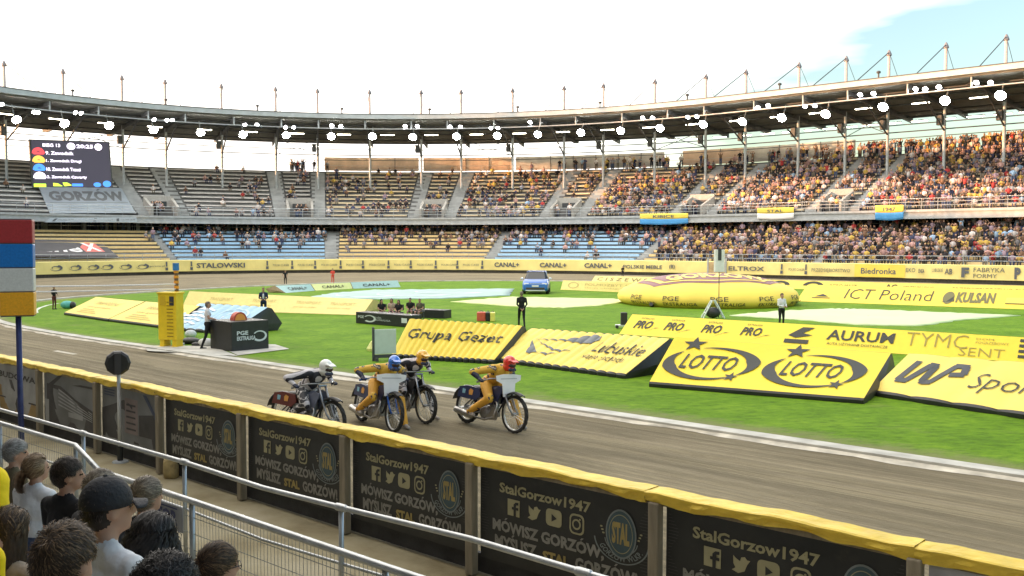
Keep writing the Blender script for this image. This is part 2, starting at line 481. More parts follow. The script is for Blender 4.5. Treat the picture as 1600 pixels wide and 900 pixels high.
def track_sheet():
    inn = np.array(inner); ia = np.concatenate([[0], np.cumsum(np.linalg.norm(np.diff(inn, axis=0), axis=1))])
    # the home straight (outer line from the bend back to the right of the frame) completes the outer line
    outer = [tuple(p) for p in BASE]
    outer = np.array(outer[::-1]); oa = np.concatenate([[0], np.cumsum(np.linalg.norm(np.diff(outer, axis=0), axis=1))])
    n, w = 260, 12; mb = MB(); uv = []
    rows = []
    for j in range(w + 1):
        row = []
        for i in range(n + 1):
            k = i / n
            a = np.array([np.interp(k * ia[-1], ia, inn[:, c]) for c in (0, 1)]); b = np.array([np.interp(k * oa[-1], oa, outer[:, c]) for c in (0, 1)])
            p = a + (b - a) * j / w
            bank = .0
            row.append(T(p[0], p[1], bank)); uv.append((k * oa[-1], np.linalg.norm(b - a) * j / w))
        rows.append(row)
    mb.strip(rows)
    o = mb.build('track', m_dirt)
    lay = o.data.uv_layers.new(name='lane')
    idx = np.zeros(len(o.data.loops), int); o.data.loops.foreach_get('vertex_index', idx)
    lay.data.foreach_set('uv', np.array(uv)[idx].ravel())
    return o
struct(track_sheet())

def infield_sheet():
    inn = [np.array(p) for p in inner]; c = np.array([10, 46.0]); mb = MB(); uv = []; rows = []
    for k in (1, .985, .96, .9, .8, .6, .4, .2, 0):
        row = []
        for p in inn:
            q = c + (p - c) * k if True else p
            # inset by metres near the edge
            row.append(T(q[0], q[1], .03)); uv.append((np.linalg.norm(p - q), 0))
        rows.append(row)
    mb.strip(rows)
    o = mb.build('infield_grass', m_grass)
    lay = o.data.uv_layers.new(name='edge')
    idx = np.zeros(len(o.data.loops), int); o.data.loops.foreach_get('vertex_index', idx)
    lay.data.foreach_set('uv', np.array(uv)[idx].ravel())
    return o
struct(infield_sheet())

def offs(curve, d):
    c = np.array(curve); g = np.gradient(c, axis=0); g /= np.linalg.norm(g, axis=1)[:, None]
    return c + np.stack([-g[:, 1], g[:, 0]], 1) * d
mb = MB(); a, b, c_ = offs(inner, -.02), offs(inner, .34), offs(inner, -.30)
def jit(i, k): return .03 * math.sin(i * 1.7 + k) + .03 * math.sin(i * .61 + 2 * k)
mb.strip([[T(*p, .004) for p in a], [T(*p, .085) for p in a], [T(*p, .085) for p in b], [T(*p, .02) for p in b]])
struct(mb.build('kerb', m_kerb))
# the loose pale dust swept up against the kerb
fine = catmull([tuple(p) for p in inner], 4)
mb = MB(); a = offs(fine, -.025); b = offs(fine, -.2)
rw = []
for i, (p, q) in enumerate(zip(a, b)):
    k = .75 + .55 * math.sin(i * .9) * math.sin(i * .37 + 1) + .25 * math.sin(i * 2.3)
    q2 = p + (q - p) * max(.25, k)
    rw.append((T(*p, .045), T(*q2, .006)))
mb.strip([[r[0] for r in rw], [r[1] for r in rw]])
struct(mb.build('kerb_dust', m_lime))

# path between the track fence and the terrace, and the terrace steps under the near spectators
mb = MB(); mb.add([T(-20, 3.4, -.004), T(60, 3.4, -.004), T(60, L_FENCE + .05, -.004), T(-20, L_FENCE + .05, -.004)], [(3, 2, 1, 0)])
struct(mb.build('path', m_path))
TERR = [(-6.0, .0, 1.35), (.0, 1.15, 1.02), (1.15, 1.95, .80), (1.95, 3.1, .60)]
def terr_z(l):
    for a, b, z in TERR:
        if a <= l < b: return z
    return 0.0
mb = MB()
for a, b, z in TERR:
    mb.hexa([T(-12, a, -.01), T(-12, b, -.01), T(40, b, -.01), T(40, a, -.01), T(-12, a, z), T(-12, b, z), T(40, b, z), T(40, a, z)])
struct(mb.build('terrace_steps', m_conc, fix=True))

# ================================================================ GRANDSTAND
m_steel = mat('galvanised_steel', (.42, .45, .47), .5, .3, var=.15, scale=3)
m_dark = mat('dark_steel', (.07, .075, .08), .6, .2, var=.2, scale=2)
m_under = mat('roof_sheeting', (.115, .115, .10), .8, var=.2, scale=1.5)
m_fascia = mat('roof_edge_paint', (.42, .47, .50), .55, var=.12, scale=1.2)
m_rooftop = mat('roof_top', (.4, .4, .4), .7)
m_step = mat('stand_concrete', (.15, .15, .15), .9, var=.25, scale=1.0, bump=.1)
m_aisle = mat('aisle_concrete', (.36, .37, .37), .9, var=.15, scale=1.0)
m_bgrey = mat('bench_grey', (.62, .59, .56), .6, var=.12)
m_btan = mat('bench_tan', (.74, .60, .38), .6, var=.12)
m_byel = mat('bench_yellow', (.86, .64, .30), .55, var=.10)
m_bblue = mat('bench_blue', (.42, .66, .90), .55, var=.10)
m_deck = mat('deck_edge', (.40, .42, .43), .7, var=.15, scale=2)
m_wallp = mat('back_wall_panel', (.62, .44, .32), .85, var=.18, scale=.9)
m_wallg = mat('back_wall_grey', (.50, .46, .42), .85, var=.18, scale=.7)
m_conc2 = mat('concourse_wall', (.55, .56, .56), .8, var=.15)
m_glassd = mat('dark_opening', (.035, .04, .045), .4, var=.3)
m_headm = mat('mast_head_grey', (.20, .20, .22), .6, .2, var=.1)
m_mast = mat('mast_paint', (.46, .42, .41), .6, var=.2)

COLPX = [13, 104, 195, 262, 349, 433, 498, 579, 659, 721, 801, 881, 942, 1022, 1101, 1163, 1245, 1318, 1384, 1472, 1565]
COLQ = [q_at(p, 20) for p in COLPX]
NARROW = [2, 5, 8, 11, 14, 17]                     # bay starts: the pairs of aisles with a vomitory between
_b1, _b2 = (COLQ[19] - COLQ[20]), (COLQ[17] - COLQ[18])
QR = COLQ[-1]                                      # right-most column in view; q grows to the left
XC = [QR - 6.3, QR - 12.8, QR - 17.8, QR - 25]     # columns just outside the frame on the right
XL = [COLQ[0] + 7 * k for k in (1, 2, 2.8, 4, 5, 6, 7, 8, 9, 10)]
QA, QB = max(2, QR - 32), QMAX + 14
def z_at(px, off, py):
    q = q_at(px, off); p = ring(q, off, 0); 
    # height whose projection falls on row py
    d = ray(px, py); t = p.y / d.y
    return q, CAM_H + d.z * t
UP0, UPD, UPH, UPN = 10.4, 1.3, .60, 12            # upper tier: first row, depth, rise, rows
LO0, LOD, LOH, LON = 2.2, 1.25, .47, 8             # lower tier
UPZ, LOZ = 7.0, 1.45
UPB = UP0 + UPD * UPN; UPTOP = UPZ + UPH * UPN
stand = thing('grandstand', 'long curved two tier grandstand with a flat roof wrapping round the far bend and straight', 'grandstand', ring(QR + 60, 8, 0))
qs = qline(QA, QB)
def ringstrip(prof, qs=qs):
    return [[ring(q, o, z) for o, z in prof] for q in qs]
# terraces
prof = [(1.0, 0), (1.0, LOZ)]
for r in range(LON):
    o = LO0 + r * LOD; z = LOZ + r * LOH
    prof += [(o, z), (o + LOD, z)]
lo_back = LO0 + LOD * LON; LOF = LOZ + LOH * LON
prof += [(lo_back, LOF), (16.4, LOF), (16.4, 0)]
mb = MB(); mb.strip(ringstrip(prof)); mb.build('lower_terrace', m_step, stand)
prof = [(9.7, UPZ - .3), (9.7, UPZ), (UP0, UPZ)]
for r in range(UPN):
    o = UP0 + r * UPD; z = UPZ + r * UPH
    prof += [(o, z), (o + UPD, z)]
prof += [(UPB, UPTOP), (UPB + 1.6, UPTOP), (UPB + 1.6, UPTOP - 1), (16.4, 6.2), (9.7, 6.2)]
mb = MB(); mb.strip(ringstrip(prof)); mb.build('upper_terrace', m_step, stand)
mb = MB(); mb.strip(ringstrip([(9.72, 6.05), (9.45, 6.05), (9.45, 6.32), (9.6, 6.34), (9.6, 6.72), (9.42, 6.74), (9.42, 6.98), (9.72, 6.98)])); mb.build('deck_edge', m_deck, stand)
# concourse wall with dark openings and pale piers
mb = MB(); mb.strip(ringstrip([(16.2, LOF), (16.2, 6.6)])); mb.build('concourse_wall', m_conc2, stand)
mb = MB(); q = QA + 1; k = 0
while q < QB - 4:
    w = [2.2, 3.4, 1.2, 4.4, 2.6][k % 5]
    a, b = ring(q, 16.1, LOF + .02), ring(q + w, 16.1, LOF + .02)
    mb.hexa([a, b, ring(q + w, 16.19, LOF + .02), ring(q, 16.19, LOF + .02), a + Vector((0, 0, 1.25)), b + Vector((0, 0, 1.25)), ring(q + w, 16.19, LOF + 1.27), ring(q, 16.19, LOF + 1.27)])
    q += w + [1.0, .6, 1.6, .8][k % 4]; k += 1
mb.build('opening', m_glassd, stand)['kind'] = 'stuff'
for q in COLQ + XC + XL:
    mb = MB(); d = (ring(q, 15, 0) - ring(q, 14, 0)).normalized(); t = Vector((-d.y, d.x, 0)); Z = Vector((0, 0, 1))
    mb.box(ring(q, 14.2, (LOF + 6.2) / 2), (.45, .45, 6.2 - LOF), (d, t, Z))
    mb.build('pier', m_deck, stand)
# benches: one block between two aisles
def bench_block(q0, q1, tier, m, r0=0, r1=99, label=None):
    o0, dd, z0, hh, n = (UP0, UPD, UPZ, UPH, UPN) if tier else (LO0, LOD, LOZ, LOH, LON)
    mb = MB(); ql = qline(q0, q1, 3)
    for r in range(r0, min(n, r1)):
        o = o0 + r * dd + .62; z = z0 + r * hh + .40; tk = .17 if tier else .27
        mb.strip([[ring(q, o, z - tk), ring(q, o, z), ring(q, o + .42, z), ring(q, o + .42, z - tk)] for q in ql], closed=True)
    ob = mb.build('bench_block', m, stand)
    if label: ob['label'] = label
AISLE = sorted([COLQ[i] for i in NARROW] + [COLQ[i + 1] for i in NARROW] + [XC[1], XC[2], XL[1], XL[2]], reverse=True)
ed = [QB] + AISLE + [QA]
HALF = .78
for a, b in zip(ed[:-1], ed[1:]):
    if a - b < 2.2: continue
    xm = proj(ring((a + b) / 2, 15, 9))[0]
    bench_block(b + HALF, a - HALF, 1, m_bgrey if xm < 470 else m_btan, r0=3 if a - b < 7 else 0)
LOED = [(-900, 165, m_byel), (165, 252, m_byel), (266, 507, m_bblue), (530, 766, m_byel), (784, 1010, m_bblue), (1026, 1290, m_byel), (1306, 1640, m_byel)]
LOQ = []
for x0, x1, m in LOED:
    a = QB if x0 < -500 else q_at(x0, 6); b = q_at(x1, 6) if x1 < 1640 else QA
    LOQ.append((a, b)); bench_block(b, a, 0, m, label='blue bench rows' if m is m_bblue else 'yellow bench rows')
# aisle stairs, slightly proud of the terrace
def aisle(qc, tier, half=.62):
    o0, dd, z0, hh, n = (UP0, UPD, UPZ, UPH, UPN) if tier else (LO0, LOD, LOZ, LOH, LON)
    mb = MB(); row = []
    for q in (qc - half, qc + half):
        p = []
        for r in range(n * 2):
            z = z0 + r * hh / 2 + .05; p += [ring(q, o0 + r * dd / 2 - .02, z), ring(q, o0 + (r + 1) * dd / 2 - .02, z)]
        row.append(p)
    mb.strip(row); mb.build('aisle_stair', m_aisle, stand)
for q in AISLE: aisle(q, 1)
for i in range(1, len(LOQ) - 1):
    aisle((LOQ[i][1] + LOQ[i + 1][0]) / 2, 0, abs(LOQ[i][1] - LOQ[i + 1][0]) / 2 - .05)
# vomitory: a framed doorway box between each pair of aisles
m_vom = mat('vomitory_wall', (.34, .33, .31), .8, var=.12)
for i in NARROW + [-1]:
    qa, qb = (COLQ[i], COLQ[i + 1]) if i >= 0 else (XC[1], XC[2])
    qm = (qa + qb) / 2; w = 1.35; mb = MB()
    for s_ in (-1, 1):
        q1, q2 = qm + s_ * w, qm + s_ * (w - .25)
        mb.hexa([ring(q1, 10.3, UPZ), ring(q2, 10.3, UPZ), ring(q2, 13.4, UPZ), ring(q1, 13.4, UPZ), ring(q1, 10.3, UPZ + 1.1), ring(q2, 10.3, UPZ + 1.1), ring(q2, 13.4, UPZ + 2.3), ring(q1, 13.4, UPZ + 2.3)])
    mb.hexa([ring(qm - w, 13.4, UPZ), ring(qm + w, 13.4, UPZ), ring(qm + w, 13.6, UPZ), ring(qm - w, 13.6, UPZ), ring(qm - w, 13.4, UPZ + 2.6), ring(qm + w, 13.4, UPZ + 2.6), ring(qm + w, 13.6, UPZ + 2.6), ring(qm - w, 13.6, UPZ + 2.6)])
    v = mb.build('vomitory', m_vom, stand)
    mb = MB(); mb.hexa([ring(qm - .7, 13.3, UPZ), ring(qm + .7, 13.3, UPZ), ring(qm + .7, 13.38, UPZ), ring(qm - .7, 13.38, UPZ), ring(qm - .7, 13.3, UPZ + 1.9), ring(qm + .7, 13.3, UPZ + 1.9), ring(qm + .7, 13.38, UPZ + 1.9), ring(qm - .7, 13.38, UPZ + 1.9)])
    mb.build('doorway', m_glassd, v)
# railing along the upper deck and along the front of the lower tier
def rail(off, z, hs, m, rad=.035, posts=1.6, name='railing'):
    mb = MB()
    for h in hs: mb.tube([ring(q, off, z + h) for q in qline(QA, QB, 2)], rad, 5)
    q = QA
    while q < QB:
        mb.tube([ring(q, off, z), ring(q, off, z + max(hs))], rad * .8, 5); q += posts
    mb.build(name, m, stand)
rail(9.85, UPZ, (.4, .75, 1.1), m_steel)
rail(1.15, LOZ, (.55, .95), m_steel, .03, 2.0)
rail(12.4, LOF, (.5, 1.0), m_steel, .03, 2.0)
rail(UPB + 1.3, UPTOP, (.5, 1.0), m_wallg, .03, 2.4)
# back wall panels
for x0, x1, m in ((508, 655, m_wallp), (662, 800, m_wallp), (806, 1037, m_wallg), (1066, 1160, m_wallp), (1166, 1334, m_wallg)):
    a, b = q_at(x0, UPB + 1.5), q_at(x1, UPB + 1.5); mb = MB(); n = 8
    top = UPTOP + 2.25
    mb.strip([[ring(q, UPB + 1.4, UPTOP + .25), ring(q, UPB + 1.4, top), ring(q, UPB + 1.55, top), ring(q, UPB + 1.55, UPTOP + .25)] for q in np.linspace(b, a, n)], closed=True)
    for k in range(1, int((a - b) / 2.2)):
        q = b + k * 2.2; mb.tube([ring(q, UPB + 1.36, UPTOP), ring(q, UPB + 1.36, top + .05)], .05, 4, 1)
    mb.build('back_wall', [m, m_dark], stand)
# roof
RF, RR, RZF, RZR = 8.7, 27.8, 20.1, 18.5
def roofz(o): return RZF - .35 + (RZR - RZF + .35) * (o - RF) / (RR - RF)
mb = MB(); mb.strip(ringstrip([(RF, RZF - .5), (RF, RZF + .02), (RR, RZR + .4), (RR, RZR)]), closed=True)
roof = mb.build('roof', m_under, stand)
mb = MB(); mb.strip(ringstrip([(RF - .35, RZF - .28), (RF - .35, RZF + .26), (RF - .02, RZF + .26), (RF - .02, RZF - .28)]), closed=True); mb.build('roof_edge', m_fascia, roof)
mb = MB(); mb.strip(ringstrip([(RF - .40, RZF + .27), (RF - .40, RZF + .36), (RF + .5, RZF + .36), (RF + .5, RZF + .27)]), closed=True); mb.build('gutter', m_dark, roof)
for o, dz, r_ in ((RF + .2, -1.55, .075), (11.5, -.35, .09), (14.5, -.35, .09), (18, -.3, .09), (22.5, -.3, .08), (25.5, -.3, .08)):
    mb = MB(); mb.tube([ring(q, o, (RZF if o < 9 else roofz(o)) + dz) for q in qline(QA, QB, 2)], r_, 6)
    mb.build('purlin', m_steel if o < 9 else m_dark, roof)
for q in COLQ + XC + XL:
    p = [ring(q, o, roofz(o) - .32) for o in (RF + .1, 14, 20, RR - .3)]; t = (ring(q + .1, 15, 0) - ring(q - .1, 15, 0)).normalized() * .11; Z = Vector((0, 0, .30)); mb = MB()
    mb.strip([[x - t - Z, x + t - Z, x + t + Z, x - t + Z] for x in p], closed=True)
    mb.build('roof_beam', m_dark, roof)
    mb = MB(); mb.tube([ring(q, RF + .2, RZF - .3), ring(q, RF + .2, RZF - 1.6)], .1, 6); mb.build('hanger', m_fascia, roof)
allq = sorted(COLQ + XC + XL)
for i, (a, b) in enumerate(zip(allq[:-1], allq[1:])):
    mb = MB()
    mb.tube([ring(a, 10, roofz(10) - .3), ring(b, 17, roofz(17) - .3)], .06, 5); mb.tube([ring(b, 10, roofz(10) - .3), ring(a, 17, roofz(17) - .3)], .06, 5)
    mb.build('roof_brace', m_dark, roof)
# columns that pass through the roof and carry the stay masts
for i, q in enumerate(COLQ + XC + XL):
    zf = UPZ + UPH * ((20 - UP0) / UPD) - .3; mb = MB()
    mb.tube([ring(q, 20, zf), ring(q, 20, RZR + 1.0)], .17, 8)
    c = mb.build('column', m_steel, stand)
    mb = MB(); mb.tube([ring(q, 20, RZR + .6), ring(q, 20, 24.9)], [.20, .16], 8); mb.build('mast', m_mast, c)
    mb = MB(); mb.lathe([(.32, 0), (.30, .16), (.12, .55), (.04, .65)], ring(q, 20, 24.8), n=8); mb.build('mast_head', m_headm, c)
    mb = MB(); mb.tube([ring(q, 20, 25.2), ring(q, 10.2, RZF + .3)], .055, 5); mb.build('stay_cable', m_dark, c)
    mb = MB(); mb.tube([ring(q, 20, 25.2), ring(q, 27, RZR + .4)], .03, 4); mb.build('stay_cable', m_dark, c)
    mb = MB(); mb.tube([ring(q, 19.9, 15.9), ring(q, 13.2, roofz(13.2) - .5)], .10, 6); mb.build('strut', m_dark, c)
    if i % 2 == 0 or i > 12:
        mb = MB(); d = (ring(q, 15, 0) - ring(q, 14, 0)).normalized(); t = Vector((-d.y, d.x, 0))
        mb.box(ring(q + .35, 19.5, 17.0), (.5, .6, 1.1), (d, t, Vector((0, 0, 1)))); mb.build('loudspeaker', m_dark, c, bevel=.05)
for z, r_ in ((16.9, .06), (16.1, .07), (15.4, .05)):
    mb = MB(); mb.tube([ring(q, 20.2, z) for q in qline(QA, QB, 2)], r_, 5); mb.build('cable_tray', m_dark, stand)
for i in range(1, 20, 4):
    a, b = COLQ[i], COLQ[i + 1]; mb = MB()
    mb.tube([ring(a, 20.1, 16), ring(b, 20.1, 18.3)], .045, 5); mb.tube([ring(b, 20.1, 16), ring(a, 20.1, 18.3)], .045, 5); mb.build('cross_brace', m_dark, stand)
for i in range(0, 20, 2):
    q = (COLQ[i] + COLQ[i + 1]) / 2; mb = MB(); mb.tube([ring(q, 9.2, RZF + .3), ring(q, 9.2, RZF + 1.0)], .09, 6); mb.lathe([(.2, 0), (.24, .15), (.1, .25)], ring(q, 9.2, RZF + .95), n=8); mb.build('roof_vent', m_dark, roof)

# the home stand goes on behind the camera: upper deck, back wall and roof only (fans stand on terrace_steps below)
qh = qline(QB - 3, ARC[-1] - 2, 4); home = thing('home_grandstand', 'home side grandstand with an upper deck and flat roof behind the near terrace', 'grandstand', ring(QB + 40, 20, 0))
HO = 1.65
prof = [(9.7 + HO, UPZ - .3), (9.7 + HO, UPZ)]
for r in range(UPN):
    o = UP0 + HO + r * UPD; z = UPZ + r * UPH; prof += [(o, z), (o + UPD, z)]
prof += [(UPB + HO, UPTOP), (UPB + HO, 0), (17, 0), (17, 6.2), (9.7 + HO, 6.2)]
mb = MB(); mb.strip(ringstrip(prof, qh)); mb.build('upper_deck', m_step, home)
mb = MB(); mb.strip(ringstrip([(RF, RZF - .5), (RF, RZF + .02), (RR, RZR + .4), (RR, RZR)], qh), closed=True); mb.build('roof', m_under, home)
mb = MB(); mb.strip(ringstrip([(RF - .35, RZF - .28), (RF - .35, RZF + .26), (RF - .02, RZF + .26), (RF - .02, RZF - .28)], qh), closed=True); mb.build('roof_edge', m_fascia, home)
for q in qline(QB + 4, ARC[-1] - 4, 9):
    mb = MB(); mb.tube([ring(q, 21, 0), ring(q, 21, RZR + .2)], .17, 8); mb.build('column', m_steel, home)

# ---------------------------------------------------------------- lamps under the roof
m_flood = mat('flood_lens', (1, 1, .95), .3, var=0, emit=110, ecol=(1, .97, .88))
m_spot = mat('spot_lens', (1, 1, 1), .3, var=0, emit=30, ecol=(1, .94, .95))
m_strip = mat('strip_lens', (1, .95, .8), .3, var=0, emit=14, ecol=(1, .90, .66))
FL = [(30, 187), (105, 193), (174, 196), (243, 203), (316, 207), (382, 210), (449, 211), (519, 213), (583, 213), (646, 214), (714, 213), (777, 212), (840, 210), (907, 207), (969, 204), (1030, 200), (1097, 194), (1158, 190), (1219, 184), (1287, 178), (1376, 167), (1472, 157), (1558, 149)]
flq = []
def floodlight(px, py):
    q, z = z_at(px, 10.6, py); flq.append(q)
    c = ring(q, 10.6, z); inn_ = (ring(q, 9.6, z - .75) - c).normalized(); t = Vector((-inn_.y, inn_.x, 0)).normalized(); up = t.cross(inn_)
    if up.z < 0: up = -up
    M = Matrix((t, up, inn_)).transposed()
    f = thing('floodlight', 'big round floodlight hung on a bracket under the front of the stand roof, glowing white', 'floodlight', c, 'big floodlights under the roof edge')
    mb = MB(); mb.lathe([(.14, -.5), (.36, -.30), (.50, -.02), (.52, .03)], c, M, 16); mb.build('housing', m_steel, f)
    mb = MB(); mb.lathe([(.49, .0), (.44, .09), (.26, .15), (.02, .17)], c, M, 16); mb.build('lens', m_flood, f, smooth=True)
    mb = MB(); h = ring(q, 11.5, roofz(11.5) - .45); mb.tube([h, c + (h - c) * .5 - inn_ * .3, c - inn_ * .4], .06, 6); mb.build('bracket', m_steel, f)
for a in FL: floodlight(*a)
SP = [(8, 163), (58, 175), (64, 176), (122, 176), (131, 177), (244, 187), (264, 188), (272, 188), (385, 195), (404, 195), (448, 199), (461, 199), (520, 196), (534, 197), (634, 197), (653, 197), (704, 198), (720, 198), (767, 200), (778, 200), (828, 191), (1003, 184), (1018, 184), (1073, 183), (1087, 182), (1182, 168), (1198, 165), (1255, 166), (1270, 165), (1340, 148), (1361, 146), (1426, 139), (1441, 139), (1462, 136), (1520, 129), (1542, 129)]
for px, py in SP:
    q, z = z_at(px, 8.95, py); c = ring(q, 8.95, z)
    inn_ = (ring(q, 8.0, z - 1.0) - c).normalized(); t = Vector((-inn_.y, inn_.x, 0)).normalized(); M = Matrix((t, t.cross(inn_), inn_)).transposed()
    f = thing('spot_lamp', 'small round spot lamp clamped to the rail below the roof edge', 'spot lamp', c, 'small spot lamps on the rail below the roof edge')
    mb = MB(); mb.lathe([(.10, -.32), (.26, -.1), (.28, .02)], c, M, 12); mb.build('housing', m_steel, f)
    mb = MB(); mb.lathe([(.255, .0), (.20, .06), (.02, .08)], c, M, 12); mb.build('lens', m_spot, f, smooth=True)
    mb = MB(); mb.tube([c - inn_ * .3, Vector((c.x, c.y, max(z + .3, RZF - 1.5)))], .035, 5); mb.build('clamp', m_dark, f)
def striplight(q, off):
    z = roofz(off) - .62; c = ring(q, off, z)
    f = thing('strip_light', 'long warm white strip light fixed to the underside of the stand roof', 'strip light', c, 'strip lights under the stand roof')
    t = (ring(q + .1, off, z) - ring(q - .1, off, z)).normalized(); d = Vector((-t.y, t.x, 0))
    mb = MB(); mb.box(c + Vector((0, 0, .09)), (1.9, .34, .12), (t, d, Vector((0, 0, 1)))); mb.build('casing', m_dark, f)
    mb = MB(); mb.box(c, (1.8, .26, .06), (t, d, Vector((0, 0, 1)))); mb.build('tube', m_strip, f)
for a, b in zip(flq[:-1], flq[1:]):
    striplight(a * .72 + b * .28, 16.5)
    for k in (.2, .7): striplight(a + (b - a) * k, 26.6)

# ---------------------------------------------------------------- screen and banners on the stand
def quad_frame(p0, p1, p2, p3):
    """bilinear face BL, BR, TR, TL with outward offset h"""
    n = (p1 - p0).cross(p3 - p0).normalized()
    if n.dot(Vector((0, 0, CAM_H)) - p0) < 0: n = -n
    return lambda a, b, h=0.0: p0 * (1 - a) * (1 - b) + p1 * a * (1 - b) + p2 * a * b + p3 * (1 - a) * b + n * h
BLACK = mat('print_black', (.022, .024, .022), .6, var=0)
WHITE = mat('print_white', (.8, .8, .8), .6, var=0)
GREYP = mat('print_grey', (.10, .11, .12), .6, var=0)
def zq(px, off, py): q, z = z_at(px, off, py); return ring(q, off, z)
scr = [zq(55, 17.4, 292), zq(176, 17.4, 293), zq(172, 17.4, 223), zq(52, 17.4, 219)]
fr = quad_frame(*scr)
m_screen = mat('screen_face', (.012, .010, .018), .4, var=0, emit=.055, ecol=(.45, .40, .62))
S = thing('video_screen', 'large dark video scoreboard with white lines of text on the left stand', 'scoreboard', scr[0])
mb = MB(); mb.plate([(-.02, -.02), (1.02, -.02), (1.02, 1.02), (-.02, 1.02)], lambda a, b, h: fr(a, b, h - .35), .34); mb.build('cabinet', m_dark, S, fix=True)
mb = MB(); mb.grid(lambda a, b: fr(a, b, .01), 1, 1); mb.build('display', m_screen, S)
m_tx = mat('screen_white', (.8, .75, .85), .5, var=0, emit=1.1, ecol=(.9, .8, 1))
LEDS = [mat('screen_red', (.6, .05, .06), .5, var=0, emit=.9), mat('screen_amber', (.8, .4, .06), .5, var=0, emit=1), mat('screen_blue', (.05, .2, .7), .5, var=0, emit=.9), m_tx, mat('screen_lime', (.5, .75, .05), .5, var=0, emit=.9)]
mb = MB(); F2 = lambda a, b: fr(a, b, .03)
word(mb, 'BIEG 13', F2, (.14, .87, .36, .94), mi=3); word(mb, '20:25', F2, (.57, .86, .79, .94), mi=3)
put(mb, *disc2d(.50, .895, .055, .075), F2, 3); put(mb, *disc2d(.86, .895, .05, .075), F2, 3)
for k, (nm, w_) in enumerate((('9. Zawodnik', .56), ('1. Zawodnik Drugi', .66), ('10. Zawodnik Trzeci', .64), ('2. Zawodnik Czwarty', .72))):
    y = .70 - k * .175
    word(mb, nm, F2, (.17, y, w_ * .94, y + .075), bold=.02, mi=3)
    put(mb, *arc2d(.08, y + .02, .055, .09, 0, math.pi, .45), F2, k)
    put(mb, *poly2d([(.02, y), (.15, y), (.13, y + .045), (.02, y + .05)]), F2, k)
put(mb, *rect2d(.0, .0, .15, .07), F2, 4); put(mb, *poly2d([(.24, .02), (.36, .02), (.3, .08), (.24, .09)]), F2, 4); put(mb, *poly2d([(.38, .02), (.48, .04), (.42, .1), (.36, .1)]), F2, 4)
put(mb, *rect2d(.48, .02, .62, .08), F2, 2); put(mb, *disc2d(.81, .06, .05, .05), F2, 2); put(mb, *disc2d(.94, .08, .055, .07), F2, 2)
mb.build('text_print', LEDS, S)
mb = MB()
for a in (.15, .85): mb.tube([fr(a, -.02, -.2), Vector((fr(a, 0, -.2).x, fr(a, 0, -.2).y, UPZ + 2.0))], .16, 8)
mb.build('support_leg', m_dark, S)

m_gban = mat('grey_banner_cloth', (.25, .29, .33), .8, var=.10, scale=.8)
m_gban2 = mat('pale_banner_cloth', (.42, .48, .53), .8, var=.08)
gz = [zq(78, 10.6, 338), zq(212, 10.6, 337), zq(190, 17.0, 298), zq(62, 17.0, 297)]
fr = quad_frame(*gz)
S = thing('stand_banner', 'large grey banner reading GORZÓW spread over the seats below the scoreboard', 'banner', gz[0])
mb = MB(); mb.plate([(0, 0), (1, 0), (1, 1), (0, 1)], lambda a, b, h: fr(a, b, h + .35), .05); mb.build('cloth', m_gban, S, fix=True)
mb = MB(); F2 = lambda a, b: fr(a, b, .44)
word(mb, 'GORZÓW', F2, (.07, .45, .97, .84), bold=.05); put(mb, *rect2d(.05, .38, .98, .395), F2)
word(mb, '#StalMojaPasja', F2, (.22, .10, .90, .32), mi=1, bold=-.004)
mb.build('lettering', [GREYP, mat('print_midgrey', (.22, .27, .31), .7, var=0)], S)
gz = [zq(69, 9.55, 348), zq(214, 9.55, 348), zq(212, 9.55, 340), zq(78, 9.55, 341)]
fr = quad_frame(*gz)
S = thing('stand_banner', 'narrow pale sponsor strip hung on the deck edge under the GORZÓW banner', 'banner', gz[0])
mb = MB(); mb.plate([(0, 0), (1, 0), (1, 1), (0, 1)], lambda a, b, h: fr(a, b, h + .25), .04); mb.build('cloth', m_gban2, S, fix=True)
mb = MB()
for x in (.06, .50, .76):
    put(mb, *rect2d(x, .2, x + .03, .85), lambda a, b: fr(a, b, .30)); word(mb, 'STALOWA GRUPA', lambda a, b: fr(a, b, .30), (x + .05, .35, x + .22, .65), bold=0)
mb.build('lettering', GREYP, S)

m_charc = mat('charcoal_banner', (.075, .072, .078), .8, var=.12, scale=1)
gz = [zq(-20, 2.9, 413), zq(183, 2.9, 412), zq(150, 10.6, 383), zq(-14, 10.6, 381)]
fr = quad_frame(*gz)
S = thing('stand_banner', 'charcoal banner with white lettering and a red cross spread over the front benches at left', 'banner', gz[0])
mb = MB(); mb.plate([(0, 0), (1, 0), (1, 1), (0, 1)], lambda a, b, h: fr(a, b, h + .78), .05); mb.build('cloth', m_charc, S, fix=True)
mb = MB(); F2 = lambda a, b: fr(a, b, .86)
word(mb, 'rudne', F2, (.14, .22, .74, .62), bold=.02); put(mb, *poly2d([(.76, .22), (.93, .24), (.91, .80), (.72, .80)]), F2, 1); word(mb, 'X', lambda a, b: fr(a, b, .88), (.77, .26, .91, .70), bold=.03)
mb.build('lettering', [WHITE, mat('print_red', (.62, .16, .14), .6, var=0)], S)

